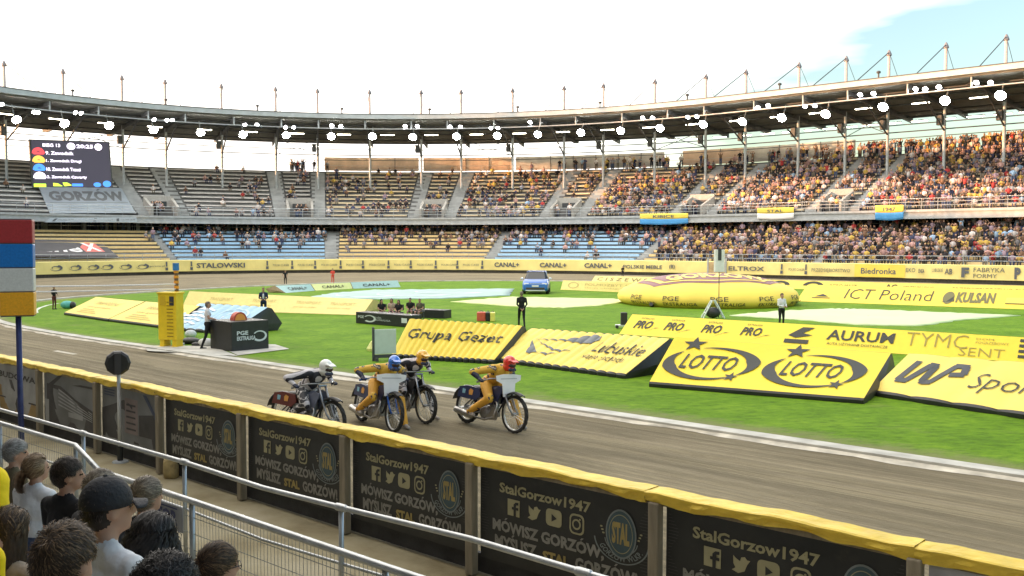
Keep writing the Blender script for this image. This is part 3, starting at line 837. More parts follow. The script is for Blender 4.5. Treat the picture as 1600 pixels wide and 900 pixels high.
m_bby = mat('flag_yellow', (.80, .62, .10), .8, var=.08); m_bbb = mat('flag_blue', (.07, .30, .62), .8, var=.08)
for x0, x1, y0, y1, txt, lo, lab in ((1000, 1075, 334, 350, 'KIBICE', m_bbb, 'yellow and blue supporters banner on the deck railing mid stand'),
                                 (1183, 1240, 325, 342, 'STAL', WHITE, 'short yellow banner with a white lower band on the deck railing'),
                                 (1367, 1411, 321, 343, '1947', m_bbb, 'small yellow and bright blue flag draped over the deck railing at right')):
    gz = [zq(x0, 9.3, y1), zq(x1, 9.3, y1 - 1), zq(x1, 9.3, y0 - 1), zq(x0, 9.3, y0)]; fr = quad_frame(*gz)
    S = thing('railing_banner', lab, 'banner', gz[0])
    sag = lambda a, b: fr(a, b, .06 + .05 * math.sin(a * 19) * (1 - b)) - Vector((0, 0, .12 * math.sin(a * 3.14) * (1 - b)))
    mb = MB(); mb.grid(lambda a, b: sag(a, .5 + b / 2), 20, 3); mb.grid(lambda a, b: sag(a, b / 2), 20, 3, 1); o = mb.build('cloth', [m_bby, lo], S, smooth=True)
    sm = o.modifiers.new('thick', 'SOLIDIFY'); sm.thickness = .03
    mb = MB(); word(mb, txt, lambda a, b: sag(a, b) + (fr(0, 0, .06) - fr(0, 0, 0)), (.28, .60, .72, .86)); mb.build('lettering', GREYP, S)

# ---------------------------------------------------------------- far safety fence with the advertising
m_yban = mat('fence_yellow', (.82, .70, .26), .75, var=.10, scale=.6)
m_yban2 = mat('fence_yellow_strong', (.84, .64, .10), .75, var=.10, scale=.6)
m_kick = mat('fence_kickboard', (.05, .045, .035), .9, var=.3)
FB, FT = .36, 1.62
ff = thing('far_safety_fence', 'yellow advertising fence along the outside of the track in front of the far stand', 'fence', ring(QR + 50, 0, 0))
mb = MB(); mb.strip([[ring(q, .05, FB), ring(q, -.12 - .05 * math.sin(q * 1.9), FB), ring(q, -.05, FT), ring(q, .12, FT + .05), ring(q, .2, FT)] for q in qline(QA, QB, .6)]); mb.build('panel', m_yban, ff, smooth=False)
mb = MB(); mb.strip([[ring(q, .0, .0), ring(q, .0, FB + .02)] for q in qline(QA, QB, 1.2)]); mb.build('kickboard', m_kick, ff)
q = QA; mb = MB()
while q < QB: mb.tube([ring(q, .35, 0), ring(q, .35, FT)], .06, 6); q += 3
mb.build('post', m_dark, ff)['kind'] = 'stuff'
def fence_fn(qa, qb): return lambda a, b: ring(qa + (qb - qa) * a, -.225 + .09 * b, FB + (FT - FB) * b)
def fword(txt, x0, x1, b0=.3, b1=.75, bold=.02, m=GREYP, extra=None, shear=0):
    mb = MB(); fn = fence_fn(q_at(x0, 0), q_at(x1, 0))
    if txt: word(mb, txt, fn, (0, b0, 1, b1), bold, shear=shear)
    if extra: extra(mb, fn)
    mb.build('lettering', m, ff)
def swoosh(mb, fn):
    put(mb, *arc2d(.5, .5, .48, .22, 3.4, 7.4, .02, .28, 14), fn); put(mb, *arc2d(.5, .5, .30, .14, .4, 4.0, .3, .05, 12), fn)
for x in (75, 105, 133, 155, 184, 211): fword('', x, x + 19, extra=swoosh)
fword('gorzow.pl', 232, 256, .4, .6, 0); fword('STALOWSKI', 306, 382, .28, .74, .03)
def lamp_mark(mb, fn): put(mb, *rect2d(.1, .12, .9, .38), fn); put(mb, *rect2d(.25, .45, .75, .9), fn)
for x in (259, 298, 417, 456, 492, 532, 567, 607, 642, 681, 715, 754, 1223, 1261): fword('', x - 2.5, x + 2.5, extra=lamp_mark)
for x in (424, 463, 500, 539, 575, 614, 650, 688, 722, 1232): fword('POLSKI CUKIER', x + 2, x + 27, .38, .58, -.004)
for a, b in ((773, 812), (844, 886), (914, 957)): fword('CANAL+', a, b, .3, .74, .035)
fword('POLSKIE MEBLE', 975, 1036, .3, .62, .02); fword('(B)', 1047, 1056, .3, .7)
fword('ELTROX', 1140, 1196, .3, .66); fword('PRZEDSIĘBIORSTWO', 1270, 1330, .35, .6, 0)
fword('Biedronka', 1347, 1402, .26, .70, .02); fword('EKO', 1418, 1432, .45, .75, 0); fword('ENEA', 1437, 1446, .4, .7); fword('LUBUSKIE', 1458, 1475, .5, .75, 0); fword('AB', 1478, 1490, .35, .75)
fword('F', 1504, 1516, .15, .85, .06); fword('FABRYKA', 1523, 1572, .55, .85, .0); fword('FORMY', 1523, 1560, .14, .42, 0); fword('P', 1587, 1597, .1, .9, .06)
qa, qb = q_at(1337, 0), q_at(1416, 0); mb = MB(); mb.strip([[ring(q, -.205, FB + .04), ring(q, -.135, FT - .03)] for q in qline(qb, qa, 1)]); mb.build('panel', m_yban2, ff)['label'] = 'stronger yellow panel'
# gate in the far fence
qa, qb = q_at(1108, 0), q_at(1136, 0); gt = thing('fence_gate', 'weathered brown gate section with a white post in the far yellow fence', 'gate', ring(qa, -.3, 0))
mb = MB(); mb.strip([[ring(q, -.22, .25), ring(q, -.2, 1.6), ring(q, -.14, 1.6), ring(q, -.14, .25)] for q in qline(qb, qa, .7)], closed=True); mb.build('gate_leaf', mat('gate_board', (.45, .33, .17), .85, var=.35, scale=1.6), gt)
for q in (qa, qb):
    mb = MB(); mb.tube([ring(q, -.2, 0), ring(q, -.2, 2.0)], .09, 8); mb.build('gate_post', m_steel, gt)

# ================================================================ CROWD IN THE FAR STAND
def spectator_template(kind):
    """low figure facing +X; parts: 0 shirt 1 skin 2 hair 3 trousers"""
    mb = MB(); sit = kind < 3; z0 = .42 if sit else .86
    ln = (.02, .10, -.03, .0, .04)[kind]
    mb.tube([(0, 0, z0), (ln * .5, 0, z0 + .25), (ln, 0, z0 + .48), (ln, 0, z0 + .56)], [.15, .17, .17, .08], 8, 0)
    h = Vector((ln + .03, 0, z0 + .70))
    mb.ell(h, (.10, .085, .125), None, 8, 6, 1)
    mb.ell(h + Vector((-.03, 0, .035)), (.098, .094, .105), None, 8, 5, 2)
    for s in (-1, 1):
        sh = Vector((ln, .19 * s, z0 + .46))
        if kind == 1: el = Vector((ln + .10, .26 * s, z0 + .25)); ha = Vector((ln + .30, .08 * s, z0 + .42))
        elif kind == 4: el = Vector((ln + .12, .28 * s, z0 + .60)); ha = Vector((ln + .10, .12 * s, z0 + .85))
        else: el = Vector((ln + .03, .25 * s, z0 + .2)); ha = Vector((ln + .24, .14 * s, z0 + .05))
        mb.tube([sh, el], [.065, .05], 5, 0); mb.tube([el, ha], [.045, .04], 5, 1)
        if sit:
            mb.tube([(.0, .09 * s, .46), (.42, .11 * s, .46), (.40, .11 * s, .05)], [.09, .07, .05], 5, 3)
        else:
            mb.tube([(0, .09 * s, .9), (.02, .1 * s, .45), (0, .1 * s, .03)], [.10, .075, .055], 5, 3)
    return mb
TPL = [spectator_template(k) for k in range(5)]
SHIRTS = [('yellow', (.62, .43, .11), 22), ('white', (.58, .54, .53), 18), ('black', (.035, .03, .032), 40), ('navy', (.06, .065, .12), 12), ('grey', (.28, .27, .28), 15), ('pink', (.52, .32, .30), 14), ('red', (.45, .06, .06), 6), ('sky', (.32, .45, .62), 6), ('brown', (.20, .12, .08), 16), ('mauve', (.34, .25, .31), 14)]
SW = np.array([w for *_, w in SHIRTS], float); SW /= SW.sum()
SWL = np.array([6, 16, 40, 24, 18, 5, 5, 5, 12, 8], float); SWL /= SWL.sum()
SKIN = [(.50, .31, .22), (.44, .27, .19), (.55, .36, .27), (.38, .22, .15)]
HAIR = [(.03, .02, .015), (.07, .045, .025), (.16, .10, .05), (.28, .20, .10), (.30, .29, .28), (.02, .02, .02), (.55, .42, .08), (.6, .6, .6)]
TROU = [(.03, .035, .06), (.05, .06, .12), (.04, .04, .04), (.18, .16, .13), (.10, .13, .22)]
seats = []
def density(x, tier, r):
    if tier:
        f = r / (UPN - 1)
        pts = [(-400, .06), (60, .05), (200, .10), (270, .16), (420, .30), (520, .36), (700, .46), (850, .58), (960, .80), (1100, .90), (1250, .95), (2200, .97)]
        d = np.interp(x, [p[0] for p in pts], [p[1] for p in pts])
        if x < 1100: d *= np.interp(f, [0, .5, 1], [1.25, 1.05, .35])
        return d
    f = r / (LON - 1)
    if x < 250: return .04 if f < .6 else .1
    if x < 1030: return np.interp(f, [0, .4, .62, .8, 1], [.04, .10, .45, .8, .85])
    return .95
aq = np.array(AISLE)
vq = [((COLQ[i] + COLQ[i + 1]) / 2) for i in NARROW] + [(XC[1] + XC[2]) / 2]
for tier in (1, 0):
    o0, dd, z0, hh, n = (UP0, UPD, UPZ, UPH, UPN) if tier else (LO0, LOD, LOZ, LOH, LON)
    for r in range(n):
        o = o0 + r * dd + .80; q = QA + 3 + RNG.random() * .3; z = z0 + r * hh
        run = 0
        while q < q_at(-60, o):
            q += .50 + RNG.random() * .10
            p = ring(q, o, z); x = proj(p)[0] if p.y > 5 else -999
            if x < -60 or x > 1680: continue
            cl = .5 + .5 * math.sin(q * .55 + r * 1.3) * math.sin(q * .23 + r * .7 + tier)
            d = density(x, tier, r); d = d if d > .85 else d * (.35 + 1.25 * cl)
            if RNG.random() > d: continue
            if tier and np.min(np.abs(aq - q)) < .80: continue
            if tier and r < 4 and min(abs(v - q) for v in vq) < 1.6: continue
            if not tier and not any(b <= q <= a for a, b in LOQ): continue
            if tier and x < 225 and 45 < x: continue
            if not tier and x < 190: continue
            seats.append((q, o, z, tier, x, r))
# people standing on the concourse under the deck, at the back rail of the upper tier and by the aisles
for k in range(520):
    q = QA + 4 + RNG.random() * (COLQ[0] - QA); o = 12.8 + RNG.random() * 1.6; p = ring(q, o, LOF); x = proj(p)[0] if p.y > 5 else -999
    if -60 < x < 1680 and (x > 240 or RNG.random() < .5): seats.append((q, o, LOF, 2, x, 9))
for k in range(230):
    x = 1335 + RNG.random() * 330 if RNG.random() < .72 else 860 + RNG.random() * 470; q = q_at(x, UPB + .7); seats.append((q, UPB + .5 + RNG.random() * .5, UPTOP, 3, x, 12))
for k in range(30):
    x = 455 + RNG.random() * 60; q = q_at(x, UPB + .7); seats.append((q, UPB + .7, UPTOP, 3, x, 12)) if RNG.random() < .4 else None
for v in vq:
    for k in range(5):
        q = v - 1 + RNG.random() * 2; seats.append((q, 10.5 + RNG.random() * 2, UPZ, 3, 0, 0))
def pick(lst, w=None): return lst[RNG.choice(len(lst), p=w)]
people = []
for (q, o, z, tier, x, r) in seats:
    p = ring(q, o, z); d = p - ring(q, o - 1, z); d.normalize(); yaw = math.atan2(-d.y, -d.x) + RNG.normal() * .25
    stand_ = tier >= 2 or RNG.random() < (.30 if x > 1030 else .06)
    kind = int(RNG.integers(3, 5)) if stand_ else int(RNG.integers(0, 3))
    if stand_ and RNG.random() < .6: kind = 3
    if stand_ and tier < 2: p = p + (ring(q, o - .45, z) - ring(q, o, z))
    si = RNG.choice(len(SHIRTS), p=SW if x > 780 else SWL)
    people.append(dict(p=p, yaw=yaw, k=kind, s=.92 + RNG.random() * .18, sh=int(si), tier=tier, x=x, d=(p - cam.location).length, row=r, w=.95 + RNG.random() * .25))
vis = [i for i, a in enumerate(people) if 12 < a['x'] < 1588 and a['tier'] < 2]
vis.sort(key=lambda i: people[i]['d'] / people[i]['s'])
indiv = set(vis[:236])
# the rest of the crowd: one mass
_t = []
for mb in TPL:
    v = np.array([tuple(x) for x in mb.v]); vm = np.zeros(len(v), int)
    for f, m in zip(mb.f, mb.m):
        for i in f: vm[i] = m
    _t.append((v, mb.f, vm))
V, FV, FL_, CL = [], [], [], []; base = 0
for i, a in enumerate(people):
    if i in indiv: continue
    v, fs, vm = _t[a['k']]; c, s_ = math.cos(a['yaw']), math.sin(a['yaw'])
    w = v * a['s']; w = w * np.array([a['w'], a['w'], 1])
    V.append(np.stack([w[:, 0] * c - w[:, 1] * s_ + a['p'].x, w[:, 0] * s_ + w[:, 1] * c + a['p'].y, w[:, 2] + a['p'].z], 1))
    sh = np.array(SHIRTS[a['sh']][1]) * (.75 + .5 * RNG.random()); cols = np.array([sh, pick(SKIN), pick(HAIR), pick(TROU)])
    CL.append(cols[vm])
    for f in fs: FV.extend([j + base for j in f]); FL_.append(len(f))
    base += len(v)
V = np.concatenate(V); CL = np.concatenate(CL)
me = bpy.data.meshes.new('crowd'); me.vertices.add(len(V)); me.vertices.foreach_set('co', V.astype(np.float32).ravel())
me.loops.add(len(FV)); me.loops.foreach_set('vertex_index', np.array(FV, np.int32))
st = np.concatenate([[0], np.cumsum(FL_)[:-1]]).astype(np.int32)
me.polygons.add(len(FL_)); me.polygons.foreach_set('loop_start', st)
me.update(calc_edges=True); me.validate()
at = me.attributes.new('tint', 'FLOAT_COLOR', 'POINT'); at.data.foreach_set('color', np.concatenate([CL, np.ones((len(CL), 1))], 1).astype(np.float32).ravel())
me.polygons.foreach_set('use_smooth', [True] * len(me.polygons))
m_crowd = mat('crowd_clothes', (.5, .5, .5), .85, var=0, spec=.2)
t_, b_ = nodes_of(m_crowd); an = t_.nodes.new('ShaderNodeAttribute'); an.attribute_name = 'tint'; t_.links.new(an.outputs['Color'], b_.inputs['Base Color'])
me.materials.append(m_crowd)
crowd = bpy.data.objects.new('crowd', me); COL.objects.link(crowd)
crowd['kind'] = 'stuff'; crowd['label'] = 'dense crowd of spectators filling the tiers of the far stand'; crowd['category'] = 'crowd'
# the nearest ones as individuals: shared meshes per pose, the shirt takes the object colour
m_shirt = mat('spectator_shirt', (.5, .5, .5), .85, var=0, spec=.2)
t_, b_ = nodes_of(m_shirt); oi = t_.nodes.new('ShaderNodeObjectInfo'); t_.links.new(oi.outputs['Color'], b_.inputs['Base Color'])
m_skin = mat('skin', (.43, .25, .175), .6, var=.08, scale=20, spec=.3)
def rand_mat(name, cols):
    m = mat(name, cols[0], .85, var=0, spec=.2); t, b = nodes_of(m); oi = t.nodes.new('ShaderNodeObjectInfo'); r = t.nodes.new('ShaderNodeValToRGB'); r.color_ramp.interpolation = 'CONSTANT'
    while len(r.color_ramp.elements) < len(cols): r.color_ramp.elements.new(.5)
    for i, (e, c) in enumerate(zip(r.color_ramp.elements, cols)): e.position = i / len(cols); e.color = (*c, 1)
    t.links.new(oi.outputs['Random'], r.inputs['Fac']); t.links.new(r.outputs['Color'], b.inputs['Base Color']); return m
m_hairr = rand_mat('spectator_hair', HAIR); m_trour = rand_mat('spectator_trousers', TROU)
SPM = [mb.mesh('spectator', [m_shirt, m_skin, m_hairr, m_trour], smooth=True) for mb in TPL]
for i in sorted(indiv):
    a = people[i]; o = bpy.data.objects.new('person', SPM[a['k']]); COL.objects.link(o)
    o.location = a['p']; o.rotation_euler = (0, 0, a['yaw']); o.scale = (a['s'] * a['w'], a['s'] * a['w'], a['s'])
    nm, c, _ = SHIRTS[a['sh']]; f = .75 + .5 * RNG.random(); o.color = (c[0] * f, c[1] * f, c[2] * f, 1)
    pose = 'standing' if a['k'] >= 3 else 'seated'; where = 'upper tier' if a['tier'] else 'lower tier'
    tag(o, f'{pose} {nm} shirted spectator in the packed {where} at the right of the far stand', 'spectator', f'{pose} {nm} shirted spectators in the {where} of the far stand')

# ================================================================ NEAR TRACK FENCE
m_padding = mat('padding_yellow', (.84, .60, .07), .5, var=.16, scale=3.5, bump=.5, bscale=12, stretch=(1, 1, 1.6))
m_wood = mat('post_wood', (.26, .225, .165), .85, var=.25, scale=5, stretch=(3, 3, .4), bump=.25, bscale=20)
m_bannerk = mat('fence_banner_black', (.020, .022, .025), .45, var=.3, scale=2.2, bump=.12, bscale=5)
m_plank = mat('fence_plank', (.03, .03, .032), .8, var=.35, scale=4, bump=.2)
m_cream = mat('print_cream', (.36, .335, .20), .6, var=.08)
m_silver = mat('print_silver', (.25, .245, .225), .6, var=.12, scale=8)
m_gold = mat('print_gold', (.36, .28, .10), .6, var=.08)
m_crestb = mat('crest_blue', (.055, .095, .115), .6, var=.1)
m_creste = mat('crest_edge', (.20, .23, .235), .6, var=.1)
t_, b_ = nodes_of(m_bannerk); bk1, _ = noise_ramp(m_bannerk, [(.3, (.014, .016, .019)), (.7, (.028, .030, .032))], 2.2); dk, _ = noise_ramp(m_bannerk, [(.56, (0, 0, 0)), (.72, (.26, .26, .26))], 3.2, 8, .75, (1, 1, 1.6))
t_.links.new(mixc(m_bannerk, bk1, (.085, .072, .05), dk), b_.inputs['Base Color'])
def on_lat(px, py, l):
    d = ray(px, py); k = l / (d.x * N.x + d.y * N.y); p = Vector((d.x * k, d.y * k, CAM_H + d.z * k))
    return p.x * U.x + p.y * U.y, p.z
POSTPX = [(-14, 566), (62, 584), (152, 600), (250, 612), (378, 641), (540, 675), (738, 718), (1026, 778), (1432, 858), (2120, 990)]
PS = [on_lat(x, y, L_FENCE - .06)[0] for x, y in POSTPX]
PS = [PS[0] + 7.2, PS[0] + 3.6] + PS + [PS[-1] - 2.6, PS[-1] - 5.2]
tf = thing('track_fence', 'black banner covered track fence with wooden posts and yellow padded top', 'fence', T(PS[6], L_FENCE, 0))
for s in PS:
    mb = MB(); mb.box(T(s, L_FENCE - .075, .605), (.105, .10, 1.19), (U, N, Vector((0, 0, 1)))); mb.build('post', m_wood, tf, bevel=.012, fix=True)
def pad_seg(s0, s1, k):
    n = max(6, int((s0 - s1) / .055)); rows = []
    for i in range(n + 1):
        s = s0 + (s1 - s0) * i / n; w = math.sin(s * 5.1 + k) * .5 + math.sin(s * 11.3 + 2 * k) * .3 + math.sin(s * 2.3) * .5 + math.sin(s * 23) * .15
        w2 = math.sin(s * 17 + 3 * math.sin(s * 2.1 + k)) * math.sin(s * 6.3 + k)
        dz = .012 * w; lo = 1.195 + .018 * math.sin(s * 3.3 + k) + .012 * math.sin(s * 9.7) + .014 * max(0, w2)
        e = .008 * w + .008 * w2
        rows.append([T(s, L_FENCE + a, z) for a, z in ((-.03, lo + .02), (-.088 - e, lo), (-.098 + e * 1.2, 1.232 + dz), (-.108 - e * .8, 1.262 + dz), (-.112 - e * .5, 1.284 + dz), (-.095, 1.292 + dz + .3 * e), (.0, 1.290 + dz * .6 - .4 * e), (.12, 1.292 + dz), (.135, 1.24), (.08, lo + .02))])
    mb = MB(); mb.strip(rows, closed=True); mb.build('top_padding', m_padding, tf)
for i in range(len(PS) - 1): pad_seg(PS[i] + (.10 if i % 2 else 0), PS[i + 1] + (.10 if (i + 1) % 2 else 0), i)
mb = MB()
mb.box(T((PS[0] + PS[-1]) / 2, L_FENCE + .04, .12), (PS[0] - PS[-1], .05, .2), (U, N, Vector((0, 0, 1))))
mb.build('base_plank', m_plank, tf, fix=True)
mb = MB()
mb.box(T((PS[0] + PS[-1]) / 2, L_FENCE + .0, 1.19), (PS[0] - PS[-1], .05, .06), (U, N, Vector((0, 0, 1))))
mb.build('top_rail', m_wood, tf, fix=True)
def banner_surf(s0, s1, z0=.20, z1=1.165):
    w = abs(s0 - s1)
    def f(a, b, h=0.0):
        bulge = .018 * math.sin(a * math.pi) * math.sin(b * math.pi) + .006 * math.sin(a * w * 9 + b * 4) * (1 - b)
        return T(s0 + (s1 - s0) * a, L_FENCE - .012 - bulge - h, z0 + (z1 - z0) * b)
    return f
def crest(mb, fn, cx, cy, w, h):
    """oval club crest: 0 cream 1 silver 2 gold 3 blue 4 edge 5 black"""
    E = lambda d: (lambda a, b: fn(a, b, d))
    put(mb, *arc2d(cx, cy - .06 * h, w * .98, h * .62, math.pi * 1.03, math.pi * 1.97, .26, .26, 24), E(.006), 5)
    put(mb, *arc2d(cx, cy - .06 * h, w * 1.22, h * .78, math.pi * 1.03, math.pi * 1.97, .025, .025, 24), E(.009), 4)
    put(mb, *arc2d(cx, cy - .06 * h, w * .74, h * .47, math.pi * 1.03, math.pi * 1.97, .03, .03, 24), E(.009), 4)
    put(mb, *disc2d(cx, cy + .12 * h, w * .70, h * .80, 32), E(.011), 4)
    put(mb, *disc2d(cx, cy + .12 * h, w * .64, h * .74, 32), E(.013), 3)
    put(mb, *arc2d(cx, cy + .12 * h, w * .53, h * .62, 0, 2 * math.pi, .02, .02, 32), E(.015), 0)
    word(mb, 'STAL', E(.016), (cx - .40 * w, cy - .22 * h, cx + .40 * w, cy + .50 * h), bold=.05, mi=2)
    v, f = text2d('GORZÓW WLKP.', .02); R0, R1 = .80, 1.14
    def arcw(a, b):
        t = math.pi * (1.14 + .72 * a); q = R0 + (R1 - R0) * b * .8 + .03
        q = 1.94 - q
        return fn(cx + w * q * math.cos(t), cy - .06 * h + h * .64 * q * math.sin(t), .011)
    put(mb, v, f, arcw, 4)
    for sx in (-1, 1):
        for k in range(3):
            put(mb, *rect2d(cx + sx * w * (.80 + .05 * k) - .05 * w, cy + h * (.02 + .1 * k), cx + sx * w * (.80 + .05 * k) + .05 * w, cy + h * (.07 + .1 * k)), E(.012), 0)
def social(mb, fn, asp):
    E = lambda d: (lambda a, b: fn(a, b, d))
    y0, y1 = .545, .72; hh = y1 - y0; w = hh * asp
    x = .185    # letter f in a square
    put(mb, *rect2d(x, y0, x + w, y1), E(.006), 0)
    put(mb, *poly2d([(x + w * .52, y0), (x + w * .72, y0), (x + w * .72, y0 + hh * .4), (x + w * .92, y0 + hh * .4), (x + w * .92, y0 + hh * .56), (x + w * .72, y0 + hh * .56), (x + w * .74, y0 + hh * .70), (x + w * .92, y0 + hh * .72), (x + w * .92, y0 + hh * .88), (x + w * .68, y0 + hh * .86), (x + w * .52, y0 + hh * .72), (x + w * .52, y0 + hh * .56), (x + w * .38, y0 + hh * .56), (x + w * .38, y0 + hh * .4), (x + w * .52, y0 + hh * .4)]), E(.010), 5)
    x = .315    # bird
    put(mb, *poly2d([(x, y0 + .16 * hh), (x + .36 * w, y0 + .05 * hh), (x + .7 * w, y0 + .2 * hh), (x + .84 * w, y0 + .55 * hh), (x + w, y0 + .78 * hh), (x + .84 * w, y0 + .78 * hh), (x + .7 * w, y0 + .92 * hh), (x + .5 * w, y0 + .86 * hh), (x + .45 * w, y0 + .66 * hh), (x + .2 * w, y0 + .78 * hh), (x + .06 * w, y0 + .9 * hh), (x + .08 * w, y0 + .5 * hh), (x + .2 * w, y0 + .3 * hh)]), E(.006), 0)
    def rr(x0, y0_, x1, y1_, r, rx):
        p = []
        for cx, cy, t0 in ((x1 - rx, y1_ - r, 0), (x0 + rx, y1_ - r, 90), (x0 + rx, y0_ + r, 180), (x1 - rx, y0_ + r, 270)):
            p += [(cx + rx * math.cos(R_(t0 + k * 30)), cy + r * math.sin(R_(t0 + k * 30))) for k in range(4)]
        return p
    x = .425    # play button
    put(mb, *poly2d(rr(x, y0, x + 1.2 * w, y1, .25 * hh, .25 * w)), E(.006), 0)
    put(mb, *poly2d([(x + .45 * w, y0 + .27 * hh), (x + .85 * w, y0 + .5 * hh), (x + .45 * w, y0 + .73 * hh)]), E(.010), 5)
    x = .565    # camera
    put(mb, *poly2d(rr(x, y0 - .02, x + 1.05 * w, y1 + .01, .3 * hh, .3 * w)), E(.006), 0)
    put(mb, *poly2d(rr(x + .11 * w, y0 - .02 + .11 * hh, x + .94 * w, y1 + .01 - .11 * hh, .24 * hh, .24 * w)), E(.009), 5)
    put(mb, *arc2d(x + .525 * w, (y0 + y1) / 2 - .005, .26 * w, .26 * hh, 0, 2 * math.pi, .2, .2, 20), E(.011), 0)
    put(mb, *disc2d(x + .76 * w, y1 - .22 * hh, .06 * w, .06 * hh, 10), E(.011), 0)
PRINT = [m_cream, m_silver, m_gold, m_crestb, m_creste, m_bannerk]
def club_banner(s0, s1):
    fn = banner_surf(s0 - .075, s1 + .075); mb = MB(); mb.grid(lambda a, b: fn(a, b), 24, 10)
    o = mb.build('banner', m_bannerk, tf, smooth=True); asp = (1.165 - .2) / abs(s0 - s1 - .15); mb = MB()
    E = lambda d: (lambda a, b: fn(a, b, d))
    word(mb, 'StalGorzow1947', E(.006), (.13, .765, .68, .875), .03, 0, step=.04)
    mi = MB(); social(mi, fn, asp); mi.build('logo_print', PRINT, o)
    word(mb, 'MÓWISZ GORZÓW,', E(.006), (.085, .32, .755, .47), .045, 1, step=.04)
    word(mb, 'MYŚLISZ', E(.006), (.10, .155, .37, .30), .045, 1, step=.04); word(mb, 'STAL', E(.006), (.405, .155, .56, .27), .05, 2, step=.04); word(mb, 'GORZÓW!', E(.006), (.595, .155, .93, .30), .045, 1, step=.04)
    mi = MB(); crest(mi, fn, .845, .60, .115, .30); mi.build('crest_logo', PRINT, o)
    for sx, x0 in ((1, .012), (-1, .988)):      # fine wave pattern at the sides
        for k in range(22):
            y = .30 + k * .030; put(mb, *rect2d(min(x0, x0 + sx * (.03 + .02 * math.sin(k * .5))), y, max(x0, x0 + sx * (.03 + .02 * math.sin(k * .5))), y + .006), E(.005), 6)
    mb.build('lettering', PRINT + [mat('print_wave', (.07, .07, .07), .6, var=0)], o)
for i in (6, 7, 8, 9): club_banner(PS[i], PS[i + 1])
def poster(s0, s1, m, draw, mats):
    fn = banner_surf(s0 - .075, s1 + .075); mb = MB(); mb.grid(lambda a, b: fn(a, b), 16, 8); o = mb.build('banner', m, tf, smooth=True)
    mb = MB(); draw(mb, lambda d: (lambda a, b: fn(a, b, d))); mb.build('print', mats, o)
m_pgrey = mat('poster_grey', (.17, .18, .19), .6, var=.3, scale=1.5); m_pdk = mat('poster_dark', (.05, .05, .055), .6, var=.3, scale=4); m_plt = mat('poster_light', (.30, .31, .32), .6, var=.2, scale=3)
m_pmv = mat('poster_mauve', (.22, .18, .18), .6, var=.2, scale=3); m_pbr = mat('poster_brown', (.30, .20, .08), .6, var=.3, scale=3); m_pnavy = mat('poster_navy', (.05, .07, .13), .6, var=.2)
def draw_stadium(mb, E):
    put(mb, *rect2d(0, 0, 1, .36), E(.004), 0); put(mb, *poly2d([(.06, .35), (.95, .32), (.95, .46), (.62, .62), (.34, .80), (.06, .80)]), E(.006), 0)
    for k in range(5): put(mb, *poly2d([(.3, .72 - k * .07), (.9, .42 - k * .035), (.9, .435 - k * .035), (.3, .75 - k * .07)]), E(.008), 1)
    put(mb, *poly2d([(.1, .8), (.2, .8), (.36, .99), (.30, .99)]), E(.008), 0); put(mb, *rect2d(.48, .27, .74, .36), E(.009), 1); put(mb, *rect2d(.02, .05, .10, .5), E(.009), 1)
    put(mb, *poly2d([(.55, .86), (.98, .87), (.98, .91), (.7, .90)]), E(.006), 0)
def draw_street(mb, E):
    put(mb, *rect2d(0, 0, 1, .28), E(.004), 0); put(mb, *poly2d([(0, .28), (.55, .28), (.55, .75), (.4, .82), (.2, .7), (0, .6)]), E(.006), 0)
    put(mb, *rect2d(.42, .28, .64, .86), E(.008), 2); put(mb, *poly2d([(.66, .28), (1, .28), (1, .7), (.66, .62)]), E(.006), 0)
    for k in range(5): put(mb, *rect2d(.45, .34 + k * .1, .61, .37 + k * .1), E(.010), 0)
    for k in range(3): put(mb, *rect2d(.05, .84 + k * .045, .24, .86 + k * .045), E(.010), 3)
    put(mb, *poly2d([(.72, .97), (.78, .97), (1, .55), (1, .45)]), E(.010), 3); put(mb, *rect2d(0, .1, 1, .12), E(.008), 1)
def draw_brown(mb, E):
    put(mb, *rect2d(0, 0, 1, .55), E(.004), 4); put(mb, *rect2d(0, .3, 1, .33), E(.006), 0); word(mb, 'BUDOWA', E(.006), (.1, .72, .9, .84), .03, 0); put(mb, *poly2d([(.5, .05), (.6, .05), (.4, .7), (.34, .7)]), E(.007), 0)
def draw_white(mb, E):
    put(mb, *rect2d(.12, .80, .98, .93), E(.005), 3); word(mb, 'STALOWA', E(.007), (.14, .58, .9, .76), .05, 3); put(mb, *poly2d([(0, 0), (1, 0), (1, .3), (0, .45)]), E(.005), 3)
PP = [m_pdk, m_plt, m_pmv, m_pnavy, m_pbr]
poster(PS[4], PS[5], m_pgrey, draw_street, PP); poster(PS[3], PS[4], m_pgrey, draw_stadium, PP); poster(PS[2], PS[3], m_plt, draw_brown, PP); club_banner(PS[5], PS[6])
poster(PS[10], PS[11], mat('poster_pale', (.42, .44, .50), .6, var=.1), draw_white, PP)
for i in (0, 1): poster(PS[i], PS[i + 1], m_plt, draw_brown, PP)
for i in (11, 12): club_banner(PS[i], PS[i + 1])

